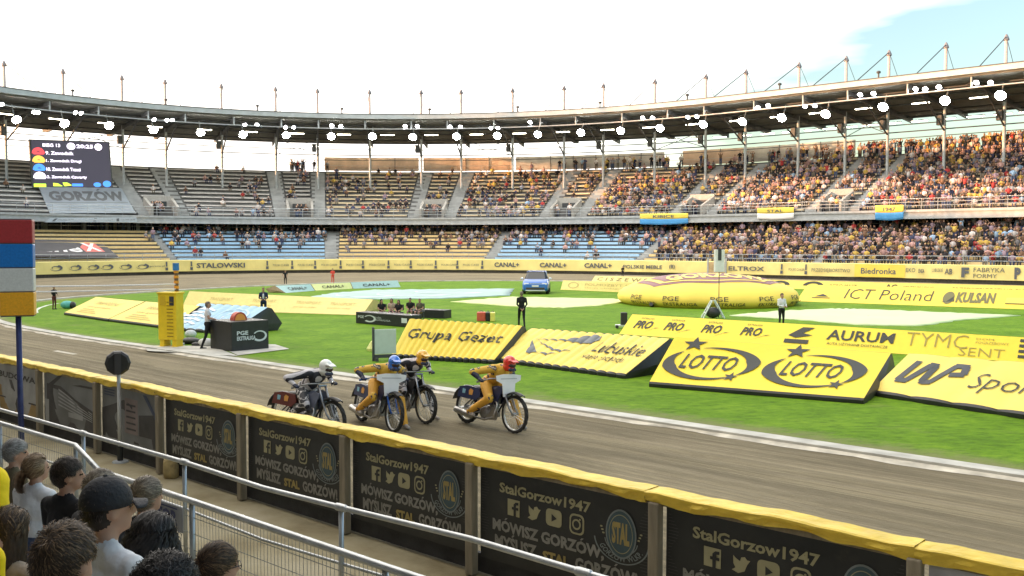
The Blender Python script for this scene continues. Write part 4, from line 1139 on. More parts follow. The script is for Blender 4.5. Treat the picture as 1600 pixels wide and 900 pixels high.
# ================================================================ RAILS, POLES BESIDE THE PATH
m_tube = mat('rail_tube', (.46, .48, .49), .38, .75, var=.15, scale=6)
m_wire = mat('wire_mesh', (.34, .35, .33), .5, .5, var=0)
def lat_of(px, py, z): 
    p = G(px, py, z); return along(p)
hr = [(-60, 622), (0, 640), (130, 677), (288, 722), (410, 762), (533, 793), (735, 842), (930, 900), (1200, 978)]
ZR = 1.10
pts = [G(x, y, ZR) for x, y in hr]
h = thing('handrail', 'long dented grey tubular handrail running along the path in front of the fence banners', 'handrail', G(288, 722, ZR) - Vector((0, 0, ZR)))
mb = MB(); mb.tube(pts, .026, 10); mb.build('top_tube', m_tube, h, smooth=True)
for x, y in ((-50, 625), (130, 677), (288, 722), (533, 793), (912, 895)):
    p = G(x, y, ZR); mb = MB(); mb.tube([p - Vector((0, 0, ZR)), p + Vector((0, 0, .01))], .024, 10); mb.build('post', m_tube, h, smooth=True)
    mb = MB(); mb.capsule(p - U * .05, p + U * .05, .036, .036, 10); mb.build('clamp', m_tube, h, smooth=True)
mb = MB(); mb.tube([p - Vector((0, 0, .52)) for p in pts], .016, 8); mb.build('mid_tube', m_tube, h, smooth=True)
def mesh_panel(name, label, corners, z0=.18, zt=1.06, sign=None, posts=()):
    """framed wire panel along the ground polyline of the given top points"""
    p = [Vector(c) for c in corners]
    th = thing(name, label, 'barrier', Vector((p[0].x, p[0].y, 0)))
    Z = Vector((0, 0, 1)); fp = [Vector((c.x, c.y, 0)) for c in p]
    mb = MB()
    mb.tube([c for c in p], .030, 10); mb.build('top_tube', m_tube, th, smooth=True)
    mb = MB(); mb.tube([c + Z * z0 for c in fp], .018, 8); mb.build('bottom_tube', m_tube, th, smooth=True)
    for c, t in zip(fp, p):
        mb = MB(); mb.tube([c, t], .026, 8); mb.build('post', m_tube, th, smooth=True)
    mb = MB()
    for a, b, ta, tb in zip(fp[:-1], fp[1:], p[:-1], p[1:]):
        n = int((b - a).length / .05)
        for i in range(1, n):
            c = a.lerp(b, i / n); t = ta.lerp(tb, i / n); mb.tube([c + Z * z0, t], .0022, 4)
        for k in range(1, 6):
            e = z0 + (ta.z - z0) * k / 6; e2 = z0 + (tb.z - z0) * k / 6; mb.tube([a + Z * e, b + Z * e2], .004, 4)
    w = mb.build('wire_mesh', m_wire, th); w['kind'] = 'stuff'
    if sign:
        a, b, txt = sign; q0 = fp[0].lerp(fp[1], a); q1 = fp[0].lerp(fp[1], b); d = (q1 - q0).normalized(); nrm = Vector((d.y, -d.x, 0))
        if nrm.dot(Vector((0, 0, 0)) - q0) < 0: nrm = -nrm
        zt_ = p[0].z - .08; fn = lambda u_, v_, h_=0: q0.lerp(q1, u_) + Z * (zt_ - .24 + .24 * v_) + nrm * (.03 + h_)
        mb = MB(); mb.plate([(0, 0), (1, 0), (1, 1), (0, 1)], lambda u_, v_, t_: fn(u_, v_, t_), .006); o = mb.build('sign_plate', mat('sign_plate', (.30, .31, .34), .6, var=.1), th, fix=True)
        mb = MB(); word(mb, txt, lambda u_, v_: fn(u_, v_, .010), (.1, .2, .9, .8), .05); put(mb, *rect2d(.1, .86, .9, .92), lambda u_, v_: fn(u_, v_, .010)); mb.build('lettering', mat('print_indigo', (.06, .07, .16), .6, var=0), o)
    return th
mesh_panel('mesh_barrier', 'grey wire mesh barrier ending in a bent corner behind the fans at left', [G(-120, 628, 1.1), G(0, 661, 1.1), G(118, 696, 1.1), G(160, 741, 1.1)], sign=None)
g = mesh_panel('mesh_barrier', 'grey wire mesh barrier with a small sign plate running to the bottom edge', [G(174, 742, 1.1), G(300, 783, 1.1), G(602, 886, 1.1), G(900, 985, 1.1)], sign=(.38, .93, 'SEKTOR'))
# red-blue-white-amber lamp box on a pole
base = T(*along(G(31, 776, 0)), 0)
m_lbox = mat('lamp_box', (.06, .06, .07), .5, var=.2)
LC4 = [('red', mat('lamp_red', (.36, .03, .035), .35, var=.12, scale=40)), ('blue', mat('lamp_blue', (.005, .16, .52), .35, var=.12, scale=40)), ('white', mat('lamp_white', (.60, .61, .60), .35, var=.08, scale=40)), ('amber', mat('lamp_amber', (.80, .38, .015), .35, var=.12, scale=40))]
sg = thing('signal_lamp', 'tall lamp box of red blue white and amber panels on a dark blue pole', 'signal light', base)
Yb = base.y; tl = PD(1, 343, Yb); br = PD(53, 493, Yb); W_ = br.x - tl.x; H_ = (tl.z - br.z) / 4; cx = (tl.x + br.x) / 2
vd = (Vector((0, 0, 0)) - base); vd.z = 0; vd.normalize(); ax = Vector((-vd.y, vd.x, 0)); ax = ax if ax.x > 0 else -ax
rot = Matrix.Rotation(R_(-9), 3, 'Z'); ax = rot @ ax; fd = rot @ vd
c0 = Vector((cx, Yb, 0))
mb = MB(); mb.box(c0 + Vector((0, 0, br.z + H_ * 2)), (W_ * .97, .20, H_ * 4 + .02), (ax, fd, Vector((0, 0, 1)))); mb.build('box', m_lbox, sg, bevel=.01)
for k, (nm, m) in enumerate(LC4):
    z = tl.z - H_ * (k + .5); mb = MB(); mb.box(c0 + Vector((0, 0, z)), (W_, .22, H_ * .965), (ax, fd, Vector((0, 0, 1)))); o = mb.build('lamp_panel', m, sg, bevel=.012); o['label'] = nm + ' lamp panel'
mb = MB(); mb.tube([c0, c0 + Vector((0, 0, br.z))], .038, 10); mb.build('pole', mat('pole_blue', (.03, .04, .13), .45, .2, var=.25, scale=9), sg, smooth=True)
# black faceted lamp cover on a white post
b = G(188, 722, 0); Yb = b.y; top = PD(184, 567, Yb)
sg = thing('covered_signal', 'black many sided hooded sign on a white post standing behind the handrail', 'signal', b)
vd = (Vector((0, 0, 0)) - b).normalized(); vd.z = 0; ax = Vector((-vd.y, vd.x, 0)); M = Matrix((ax, Vector((0, 0, 1)), vd)).transposed()
mb = MB(); r = 19.5 / F_PX * Yb
vs = []
mb.lathe([(r * .7, -.12), (r * .98, -.09), (r, 0), (r * .97, .06), (r * .80, .10)], top, M, 10); mb.build('hood', mat('hood_black', (.012, .012, .014), .55, var=.3), sg)
mb = MB(); mb.box(top + vd * .115 + Vector((0, 0, 0)), (r * .5, .03, r * 1.7), (ax, vd, Vector((0, 0, 1)))); mb.build('front_plate', mat('hood_grey', (.035, .035, .04), .4, var=.1), sg)
mb = MB(); mb.tube([b, b + Vector((0, 0, .26))], .045, 10); mb.build('foot_sleeve', BLACK, sg)
mb = MB(); mb.tube([b + Vector((0, 0, .26)), Vector((b.x, b.y, top.z - r * .9))], .030, 10); mb.build('post', mat('post_white', (.55, .56, .57), .5, var=.12), sg, smooth=True)
mb = MB(); mb.lathe([(.13, 0), (.12, .02), (.03, .03)], b, n=12); mb.build('base_plate', m_steel, sg)
# rough block of wood by the fence
b = G(268, 745, 0); mb = MB(); mb.lathe([(.12, 0), (.13, .08), (.125, .24), (.10, .29), (.02, .30)], b, n=14)
mb.v = [(x + .012 * math.sin(37 * x + 5 * z), y + .012 * math.sin(41 * y), z + .008 * math.sin(50 * x)) for x, y, z in mb.v]
o = mb.build('wood_block', mat('stump_wood', (.40, .31, .15), .9, var=.3, scale=9, bump=.5, bscale=25), origin=tuple(b), smooth=True)
tag(o, 'rough brown tree stump block standing on the path by the handrail post', 'stump')

# ================================================================ INFIELD: inflatable and board advertising
m_inf = mat('inflatable_yellow', (.82, .615, .065), .55, var=.07, scale=1.5, bump=.25, bscale=5)
m_inf2 = mat('inflatable_lemon', (.84, .655, .125), .55, var=.07, scale=1.5, bump=.25, bscale=5)
m_infk = mat('inflatable_black', (.025, .027, .028), .5, var=.25, scale=2, bump=.2, bscale=4)
INK = mat('ad_ink', (.035, .037, .03), .6, var=0)
m_pale = mat('board_pale_yellow', (.84, .69, .25), .6, var=.06)
def solve_top(B, px, py, n=N):
    d = ray(px, py); A = np.array([[n.x, 0, -d.x], [n.y, 0, -d.y], [0, 1, -d.z]]); y = np.array([-B.x, -B.y, CAM_H - B.z])
    t, z, k = np.linalg.solve(A, y); return t, z
Z3 = Vector((0, 0, 1))
def wedge(name, label, cat, bl, br, tl, tr, z0=.16, ripples=0, amp=.03, m=None, mside=None, back=.9, draw=None, mats=None, nb=6, group=None, skirt=True, clampz=None, tlt=None):
    BL, BR = G(*bl, z0), G(*br, z0); d = (BR - BL); d.z = 0; n = Vector((-d.y, d.x, 0)).normalized()
    if n.y < 0: n = -n
    t0, h0 = solve_top(BL, *tl, n=n); t1, h1 = solve_top(BR, *tr, n=n)
    if tlt is not None:
        ls = []
        for B, tp in ((BL, tl), (BR, tr)):
            dd = ray(*tp); zt = tlt; k = (zt + z0 - CAM_H) / dd.z if abs(dd.z) > 1e-6 else 0
            ls.append((dd * k + Vector((0, 0, CAM_H))))
        TL, TR = ls
    else:
        TL, TR = BL + n * t0 + Z3 * h0, BR + n * t1 + Z3 * h1
    fr = quad_frame(BL, BR, TR, TL)
    def surf(a, b, h=0.0):
        if ripples: h = h + amp * (abs(math.sin(math.pi * a * ripples)) ** .7 - .5) * min(1, 4 * min(a, 1 - a) + .25)
        return fr(a, b, h)
    o = thing(name, label, cat, BL * .5 + BR * .5 - Z3 * z0, group)
    na = ripples * 6 if ripples else 12
    mb = MB(); mb.grid(lambda a, b: surf(a, b), na, nb); mb.build('cover', m or m_inf, o, smooth=True)
    # body: the lower bulge, the two ends and the back
    fwd = -n; mb = MB(); rows = []
    for i in range(na + 1):
        a = i / na; p = surf(a, 0); q = surf(a, 1); w = .05 * abs(math.sin(math.pi * a * max(ripples, 1) * 1.0)) if ripples else .02
        g0 = Vector((p.x, p.y, 0)); gb = Vector((q.x, q.y, 0)) + n * back * .55
        rows.append([p, p + fwd * (w + .02) - Z3 * z0 * .3, g0 + fwd * (w + .01) + Z3 * .04, g0 + Z3 * .0, gb, gb + Z3 * .3 + n * back * .3, q + n * back * .25 - Z3 * .05, q + n * .02])
    mb.strip(rows)
    for k in (0, -1):
        r = rows[k]; c = sum(r, Vector()) / len(r); mb.add(r + [c + (BL - BR).normalized() * (.10 if k == 0 else -.10)], [(i, (i + 1) % 8, 8) for i in range(8)])
    mb.build('body', mside or m_infk, o, smooth=False)
    if draw:
        mb = MB(); E = lambda a, b: surf(a, b, .022)
        draw(mb, E, (1 / (ripples * 6)) if ripples else None); mb.build('lettering', mats or INK, o)
    return o, surf
def d_gezet(mb, E, st):
    word(mb, 'Grupa Gezet', E, (.06, .36, .93, .72), .008, step=st, shear=.0)
wedge('inflatable_banner', 'ribbed yellow inflatable banner reading Grupa Gezet behind the riders', 'inflatable', (612, 553), (772, 562), (640, 498), (816, 509), ripples=17, amp=.07, draw=d_gezet)
def d_lub(mb, E, st):
    put(mb, *poly2d([(x - .06, y) for x, y in [(.21, .60), (.29, .22), (.36, .26)]]), E, 1, st); put(mb, *poly2d([(x - .06, y) for x, y in [(.25, .60), (.46, .40), (.56, .42), (.50, .36), (.44, .37)]]), E, 1, st)
    put(mb, *poly2d([(x - .06, y) for x, y in [(.19, .64), (.43, .72), (.58, .92), (.64, .90), (.66, .76), (.60, .64), (.42, .68)]]), E, 1, st); put(mb, *poly2d([(x - .06, y) for x, y in [(.36, .26), (.49, .30), (.44, .23)]]), E, 1, st)
    word(mb, 'Lubuskie', E, (.63, .44, .96, .74), .0, step=st); word(mb, 'warte zachodu', E, (.62, .24, .90, .38), -.005, step=st)
wedge('inflatable_banner', 'ribbed pale yellow inflatable banner reading Lubuskie with a grey wing emblem', 'inflatable', (762, 557), (978, 584), (830, 513), (1046, 529), ripples=16, amp=.05, m=m_inf2, draw=d_lub, mats=[INK, mat('ad_grey', (.16, .18, .19), .6, var=.2, scale=3)])
def lotto(mb, E, cx, cy, s, st):
    put(mb, *arc2d(cx, cy, s, .34, 3.5, 5.5, .17, .008, 22), E, 0, st); put(mb, *arc2d(cx, cy, s, .34, 2.45, 3.5, .008, .17, 12), E, 0, st)
    put(mb, *arc2d(cx, cy, s, .34, .25, 1.95, .17, .008, 22), E, 0, st); put(mb, *arc2d(cx, cy, s, .34, -.72, .25, .008, .17, 12), E, 0, st)
    word(mb, 'LOTTO', E, (cx - s * .70, cy - .15, cx + s * .62, cy + .17), .012, step=st, shear=.2)
    put(mb, *star2d(cx - s * .62, cy + .40, .17, .1, .34), E, 0, st); put(mb, *star2d(cx + s * .66, cy - .26, .10, -.1, .34), E, 0, st)
def d_lotto(mb, E, st): lotto(mb, E, .24, .47, .20, .04); lotto(mb, E, .72, .47, .20, .04)
wedge('inflatable_banner', 'smooth bright yellow slanted banner with two LOTTO signs and stars', 'inflatable', (1015, 596), (1350, 622), (1054, 527), (1392, 552), ripples=0, draw=d_lotto, m=mat('inflatable_bright', (.85, .65, .025), .55, var=.06, scale=2, bump=.3, bscale=3))
def d_wp(mb, E, st):
    pth = [(x * .62 + .02, y) for x, y in [(.12, .80), (.09, .30), (.16, .30), (.23, .74), (.27, .74), (.27, .34), (.34, .34), (.42, .76), (.50, .76), (.52, .58), (.44, .54)]]
    v = []; w_ = .016
    mbl = []
    for i in range(len(pth) - 1):
        (x0, y0), (x1, y1) = pth[i], pth[i + 1]; dx, dy = x1 - x0, (y1 - y0) * .3; l_ = math.hypot(dx, dy); nx, ny = -dy / l_ * w_, dx / l_ * w_ / .3
        put(mb, *poly2d([(x0 - nx - dx / l_ * w_ * .5, y0 - ny), (x1 - nx + dx / l_ * w_ * .5, y1 - ny), (x1 + nx + dx / l_ * w_ * .5, y1 + ny), (x0 + nx - dx / l_ * w_ * .5, y0 + ny)]), E, 1, st)
    word(mb, 'Sport', E, (.40, .22, .72, .66), -.012, step=st, shear=.12)
wedge('inflatable_banner', 'large yellow inflatable banner reading WP Sport at the right edge', 'inflatable', (1362, 609), (1720, 662), (1420, 552), (1790, 583), ripples=5, amp=.04, m=m_inf2, draw=d_wp, mats=[INK, mat('ad_slate', (.05, .06, .07), .6, var=.2, scale=3)])
def d_pro(mb, E, st):
    for x in (.03, .125, .235, .345):
        word(mb, 'PRO', E, (x, .30, x + .055, .70), .03, shear=.25); word(mb, 'EXTRALIGA', E, (x + .01, .78, x + .05, .86), 0)
        put(mb, *poly2d([(x + .03, .08), (x + .065, .34), (x + .082, .40), (x + .068, .38)]), E, 0)
    put(mb, *poly2d([(.465, .1), (.525, .1), (.525, .28), (.465, .28)]), E, 0); put(mb, *poly2d([(.47, .45), (.50, .85), (.53, .85), (.505, .58), (.53, .5), (.49, .35)]), E, 0)
    word(mb, 'AURUM', E, (.565, .36, .72, .82), .02); word(mb, 'AUTA UŻYWANE DOSTAWCZE', E, (.57, .14, .71, .25), 0)
    word(mb, 'TYMC', E, (.745, .34, .875, .92), -.012, mi=1); word(mb, 'SENT', E, (.86, .06, .95, .42), -.012, mi=1); word(mb, 'DOM', E, (.89, .76, .925, .84), 0, mi=1); word(mb, 'POGRZEBOWY', E, (.89, .6, .955, .7), 0, mi=1)
    for k in range(4): put(mb, *rect2d(.975, .12 + k * .22, 1.0, .24 + k * .22), E, 0)
wedge('advert_board', 'long yellow board lettered PRO, AURUM and TYMC SENT behind the LOTTO banner', 'advertising board', (968, 521), (1610, 566), (988, 491), (1616, 528), z0=.05, m=mat('board_yellow', (.84, .655, .035), .5, var=.03), mside=m_inf, back=.5, draw=d_pro, mats=[INK, mat('ad_tan', (.34, .27, .05), .6, var=0)])
def d_ict(mb, E, st):
    word(mb, 'ICT Poland', E, (.20, .22, .56, .80), -.012); put(mb, *disc2d(.625, .45, .022, .34), E, 1); put(mb, *poly2d([(.60, .2), (.65, .25), (.645, .55), (.625, .3)]), E, 0); word(mb, 'KULSAN', E, (.655, .2, .80, .78), .05, mi=1)
    put(mb, *rect2d(.84, .25, .97, .55), E, 2); word(mb, 'HERMES', E, (.86, .28, .95, .5), .01); put(mb, *rect2d(.84, .21, .97, .24), E, 0); put(mb, *poly2d([(.07, .3), (.13, .3), (.10, .45)]), E, 0); put(mb, *rect2d(.06, .2, .14, .24), E, 0)
wedge('advert_board', 'long yellow board lettered ICT Poland and KULSAN on the far grass', 'advertising board', (1244, 470), (1640, 484), (1262, 445), (1646, 454), z0=.05, m=m_inf, mside=m_inf, back=.5, draw=d_ict, mats=[INK, mat('ad_olive', (.16, .15, .06), .6, var=0), mat('ad_gold', (.7, .55, .1), .6, var=0)])
def d_back(mb, E, st):
    for x in (.07, .20): put(mb, *arc2d(x, .4, .03, .4, 0, math.pi, .3, .3, 10), E)
    word(mb, 'AGRO MASZ', E, (.26, .35, .36, .65), 0); word(mb, 'AC', E, (.46, .3, .50, .8), .03); word(mb, 'CENTRUM USŁUG', E, (.52, .4, .62, .65), 0); word(mb, 'PRZEDSIĘBIORSTWO BUDOWLANE', E, (.68, .35, .99, .65), 0)
wedge('advert_board', 'pale yellow board partly hidden behind the ICT Poland board', 'advertising board', (1190, 449), (1660, 465), (1194, 437), (1662, 448), z0=.05, m=m_inf2, mside=m_inf2, back=.5, draw=d_back)
def d_pl(mb, E, st): put(mb, *arc2d(.12, .5, .05, .3, 0, 6.28, .12, .12, 16), E); word(mb, 'POLMOZBYT AUTO', E, (.24, .5, .80, .75), 0); word(mb, 'stacja obsługi pojazdów', E, (.24, .2, .84, .35), 0)
wedge('advert_board', 'pale yellow low board left of the round inflatable, nearer of two', 'advertising board', (876, 452), (1040, 459), (880, 438), (1040, 443), z0=.05, m=m_pale, mside=m_pale, back=.6, draw=d_pl, mats=mat('ad_faint', (.5, .42, .16), .6, var=0))
def d_zb(mb, E, st): word(mb, 'C I S Z E W S K I  O K N A', E, (.04, .2, .95, .75), .02)
wedge('advert_board', 'pale yellow low board left of the round inflatable, farther of two', 'advertising board', (924, 440), (1110, 447), (930, 431), (1112, 435), z0=.05, m=m_pale, mside=m_pale, back=.6, draw=d_zb, mats=mat('ad_mid', (.22, .18, .07), .6, var=0))
def d_left(mb, E, st):
    word(mb, 'SPRAWDZONE', E, (.25, .62, .7, .76), 0); word(mb, 'stal gorzów', E, (.2, .40, .72, .5), 0)
    for k in range(3): put(mb, *rect2d(.2, .12 + k * .09, .62 - .08 * k, .14 + k * .09), E)
FNT = mat('ad_faint2', (.42, .33, .08), .6, var=0)
wedge('inflatable_banner', 'flat yellow inflatable banner lying furthest left on the grass', 'inflatable', (101, 488), (170, 498), (150, 464), (226, 471), ripples=0, m=m_inf2, mside=m_infk, draw=d_left, mats=FNT)
wedge('inflatable_banner', 'flat yellow inflatable banner lying between its twin and the yellow start tower', 'inflatable', (171, 498), (268, 510), (227, 471), (312, 478), ripples=0, m=m_inf2, mside=m_infk, draw=d_left, mats=FNT)
def d_tent(mb, E, st):
    for x in (.14, .38, .62, .80): word(mb, 'TRANSPORT', E, (x, .55, x + .13, .72), 0); word(mb, 'gorzów wlkp', E, (x, .30, x + .12, .42), 0)
wedge('tent_banner', 'long pale yellow ridge shaped banner behind the blue inflatable', 'banner', (283, 483), (566, 492), (296, 455), (583, 468), z0=.05, m=m_pale, mside=mat('tent_end', (.52, .42, .14), .7, var=.1), back=1.5, draw=d_tent, mats=mat('ad_faint3', (.62, .52, .2), .6, var=0))
m_binf = mat('inflatable_sky', (.33, .55, .72), .5, var=.08)
def d_blue(mb, E, st):
    for k in range(5):
        put(mb, *poly2d([(.05 + .015 * k, .15 + .14 * k), (.28, .20 + .14 * k), (.40, .13 + .14 * k), (.42, .17 + .14 * k), (.28, .27 + .14 * k), (.05 + .015 * k, .22 + .14 * k)]), E, 0, .05)
    put(mb, *arc2d(.72, .55, .20, .28, -.6, 3.8, .10, .02, 20), E, 1, .05); put(mb, *arc2d(.74, .50, .12, .16, 0, 3.6, .14, .03, 16), E, 0, .05)
wedge('inflatable_banner', 'sky blue and white ribbed inflatable banner with black ends behind the start marshal', 'inflatable', (252, 510), (360, 518), (311, 474), (418, 480), ripples=8, amp=.05, m=m_binf, draw=d_blue, mats=[mat('ad_white', (.78, .82, .88), .6, var=0), mat('ad_paleblue', (.55, .75, .85), .6, var=0)])
def d_can(mb, E, st): word(mb, 'CANAL+', E, (.22, .28, .80, .68), .02)
m_cy = mat('board_cyan', (.36, .55, .54), .6, var=.06); m_ly = mat('board_lime', (.74, .78, .34), .6, var=.06); m_tn = mat('board_end', (.32, .24, .15), .8, var=.1)
wedge('advert_board', 'pale cyan CANAL+ board at the left end of the far row of three', 'advertising board', (447, 458), (492, 454.5), (430, 446.5), (485, 444), z0=.02, m=m_cy, mside=m_tn, back=1.0, draw=d_can)
wedge('advert_board', 'pale lime CANAL+ board in the middle of the far row of three', 'advertising board', (493, 454.4), (551, 451.4), (486, 443.9), (547, 441.4), z0=.02, m=m_ly, mside=m_tn, back=1.0, draw=d_can)
wedge('advert_board', 'pale cyan CANAL+ board at the right end of the far row of three', 'advertising board', (552, 451.3), (626, 449), (548, 441.3), (621, 438), z0=.02, m=m_cy, mside=m_tn, back=1.0, draw=d_can)
# ground sheets
def ground_sheet(label, px, m, lines=None, name='ground_sheet'):
    P = [G(x, y, .05) for x, y in px]; c = sum(P, Vector()) / len(P); mb = MB()
    ring_ = []
    for i in range(len(P)):
        a, b = P[i], P[(i + 1) % len(P)]
        for k in range(8): p = a.lerp(b, k / 8); ring_.append(p + (c - p).normalized() * (.10 * math.sin(k * 2.1 + i)) + Z3 * (.02 + .02 * math.sin(k * 3 + i)))
    k = len(ring_)
    rows = [[Vector((p.x, p.y, .032)) for p in ring_], ring_, [c + (p - c) * .9 + Z3 * (.012 * math.sin(i)) for i, p in enumerate(ring_)], [c + (p - c) * .45 for p in ring_], [c + (p - c) * .01 for p in ring_]]
    mb.strip([r + [r[0]] for r in rows]); 
    o = thing(name, label, 'ground sheet', c - Z3 * .02); mb.build('sheet', m, o, smooth=True)
    if lines:
        mb = MB(); lines(mb); mb.build('print', mat('sheet_print', (.62, .74, .78), .7, var=0), o)
m_sheet1 = mat('sheet_aqua', (.34, .49, .46), .7, var=.10, scale=.4); m_sheet2 = mat('sheet_lemon', (.60, .68, .30), .7, var=.08, scale=.4); m_sheet3 = mat('sheet_pale', (.55, .66, .38), .7, var=.06, scale=.4)
def sheet_lines(mb):
    for x0, y0, rx in ((570, 461, 44), (645, 459.5, 55), (700, 456, 50)):
        v, f = arc2d(0, 0, 1, 1, .3, 3.4, .16, .03, 20); mb.add([G(x0 + a * rx, y0 + b * 2.4, .075) for a, b in v], f)
ground_sheet('large pale aqua sheet with a faint print pegged out on the far grass', [(478, 465), (520, 458), (585, 453), (700, 452), (803, 451), (795, 461.5), (690, 466.5), (560, 467.5)], m_sheet1, sheet_lines)
ground_sheet('pale lemon sheet spread on the grass in front of the blue car', [(704, 471.5), (800, 464), (960, 467), (985, 471), (930, 478), (880, 481), (820, 480)], m_sheet2)
ground_sheet('pale greenish sheet spread on the grass right of the round inflatable', [(1140, 493), (1215, 486), (1300, 482.5), (1345, 483), (1470, 488), (1592, 493), (1500, 500), (1440, 509), (1350, 508), (1240, 499)], m_sheet3)
# white hoop line on the grass at left
mb = MB(); P = [G(x, y, .042) for x, y in ((57, 489), (56, 485), (62, 481), (74, 477), (90, 474), (104, 473))]
mb.strip([[p - N * .10 for p in P], [p + N * .10 for p in P]]); struct(mb.build('white_line', mat('line_white', (.6, .66, .55), .9, var=.2)))
mb = MB(); P = [G(x, y, .006) for x, y in ((86, 548), (103, 551), (118, 553.5))]; mb.strip([[p - N * .09 for p in P], [p + N * .09 for p in P]]); struct(mb.build('start_line', m_lime))
mb = MB(); P = [G(*p, .055) for p in ((225, 540), (330, 540), (372, 556), (230, 548))]; mb.add(P, [(0, 1, 2, 3)]); P = [G(*p, .05) for p in ((330, 536), (430, 538), (452, 545), (372, 555))]; mb.add(P, [(0, 1, 2, 3)])
struct(mb.build('pavement', m_kerb))
# round pillow inflatable
RC = Vector((11.45, 56.2, 0)); RP = [(4.85, 0), (5.18, .28), (5.22, .50), (5.10, .74), (4.85, .95), (4.3, 1.18), (3.5, 1.42), (2.5, 1.60), (1.5, 1.71), (.6, 1.76), (.02, 1.77)]
def rz(r): return float(np.interp(r, [p[0] for p in RP[:3:-1]], [p[1] for p in RP[:3:-1]]))
o = thing('round_inflatable', 'huge round yellow inflatable cushion with a purple crest on top', 'inflatable', RC)
mb = MB(); n = 72; vs = []
mb.lathe([(.02, 0)] + RP, RC, n=n, cap=False)
mb.v = [(RC.x + (x - RC.x) * (1 + .008 * math.cos(12 * math.atan2(y - RC.y, x - RC.x)) * (1 if z < .9 else .3)), RC.y + (y - RC.y) * (1 + .008 * math.cos(12 * math.atan2(y - RC.y, x - RC.x))), z) for x, y, z in mb.v]
mb.build('cushion', mat('cushion_yellow', (.84, .64, .10), .65, var=.08, scale=.5, bump=.3, bscale=3), o, smooth=True)
def cut2(v, f, st):
    v, f = cut2d(v, f, st); v, f = cut2d([(b, a) for a, b in v], f, st); return [(b, a) for a, b in v], f
def dome(h):
    return lambda x, y: RC + Vector((x, y, rz(math.hypot(x, y)) + h))
mb = MB()
OUT = [(-3.55, -2.75), (-.3, -3.75), (2.9, -2.9), (4.3, -.6), (2.6, 1.9), (-.2, 3.0), (-2.8, 1.6), (-4.2, -.4)]
for k, mi, h in ((1.0, 0, .02), (.90, 1, .035), (.82, 0, .05)):
    put(mb, *cut2(*poly2d([(x * k, -.5 + (y + .5) * k) for x, y in OUT]), .5), dome(h), mi)
v, f = text2d('GORZÓW', .04); v, f = cut2([(-2.7 + a * 5.6, -2.6 + b * 1.9) for a, b in v], f, .5); put(mb, v, f, dome(.07), 1)
put(mb, *cut2(*rect2d(-2.2, .9, 2.2, 1.05), .5), dome(.07), 1)
def side(a, b):
    t = a; z = .16 + .52 * b; r = float(np.interp(z, [p[1] for p in RP[:5]], [p[0] for p in RP[:5]])) * 1.012 + .015
    return RC + Vector((r * math.sin(t), -r * math.cos(t), z))
for t in (-.98, -.52, -.02, .50, 1.0):
    for txt, x0, x1, y0, y1 in (('PGE', -.15, .03, .52, 1.0), ('EKSTRALIGA', -.15, .22, .0, .36)):
        v, f = text2d(txt, .0); put(mb, [(t + x0 + a * (x1 - x0), y0 + b * (y1 - y0)) for a, b in v], f, side, 2, .05)
mb.build('lettering', [mat('crest_purple', (.26, .12, .13), .6, var=.1), mat('crest_cream', (.86, .66, .16), .6, var=0), INK], o)
mb = MB(); mb.tube([side(-.83, -.1), side(-.83, .1) + Vector((0, -.15, 0))], .11, 10); mb.build('air_valve', BLACK, o)

# ================================================================ INFIELD: equipment
# yellow start tower
B = G(268, 543, 0); px_m = F_PX / B.y; hgt = 85 / px_m; wd = 33 / px_m
m_tow = mat('tower_yellow', (.80, .58, .02), .45, var=.06); o = thing('start_tower', 'yellow slatted cabinet on two legs by the start gate at the kerb', 'start cabinet', B)
xa = (Vector((1, 0, 0)) * .96 + Vector((0, -.28, 0))).normalized(); ya = Vector((-xa.y, xa.x, 0)); AX = (xa, ya, Z3); zl = .28
def lb(mb, cx, cy, cz, sx_, sy, sz, mi=0): mb.box(B + xa * cx + ya * cy + Z3 * cz, (sx_, sy, sz), AX, mi)
mb = MB(); lb(mb, 0, 0, (hgt + zl) / 2, wd, .42, hgt - zl); mb.build('cabinet', m_tow, o, bevel=.015)
mb = MB(); lb(mb, 0, 0, hgt + .02, wd + .07, .48, .06); mb.build('lid', m_tow, o, bevel=.015)
for s in (-1, 1):
    mb = MB(); lb(mb, s * wd * .34, 0, zl / 2, .16, .36, zl); lb(mb, s * wd * .36, -.02, .03, .26, .46, .06); mb.build('leg', m_tow, o)
mb = MB()
for k in range(11): lb(mb, wd * .16, -.213, zl + .12 + k * .115, wd * .34, .02, .028)
mb.build('slats', mat('tower_slot', (.33, .22, .01), .6, var=0), o)
mb = MB(); lb(mb, wd * .26, -.213, hgt - .24, wd * .24, .02, .30); mb.build('window', m_glassd, o); mb = MB(); lb(mb, -wd * .22, -.212, hgt - .24, wd * .32, .014, .30); mb.build('panel', mat('tower_dark', (.62, .43, .02), .5, var=0), o)
# striped start gate post and its tapes
B = G(279, 541, 0); o = thing('start_gate_post', 'tall orange banded start gate post with a blue cap beside the yellow tower', 'start gate', B); top = PD(275, 411, B.y).z
m_or = mat('post_orange', (.80, .34, .03), .5, var=.1); m_bk = mat('post_band', (.16, .10, .05), .6, var=.2)
for k in range(26):
    z0, z1 = .3 + (top - .55) * k / 26, .3 + (top - .55) * (k + 1) / 26
    mb = MB(); lean = lambda z: B + Vector((-.05 * z / top, 0, z)); mb.tube([lean(z0), lean(z1)], .085 if k % 2 else .07, 10); q = mb.build('band', m_or if k % 2 else m_bk, o)
mb = MB(); mb.tube([lean(top - .25), lean(top)], .11, 10); mb.build('cap', mat('cap_blue', (.03, .20, .50), .5, var=.1), o); mb = MB(); mb.lathe([(.2, 0), (.2, .1), (.09, .14), (.08, .32)], B, n=12); mb.build('base', m_steel, o)
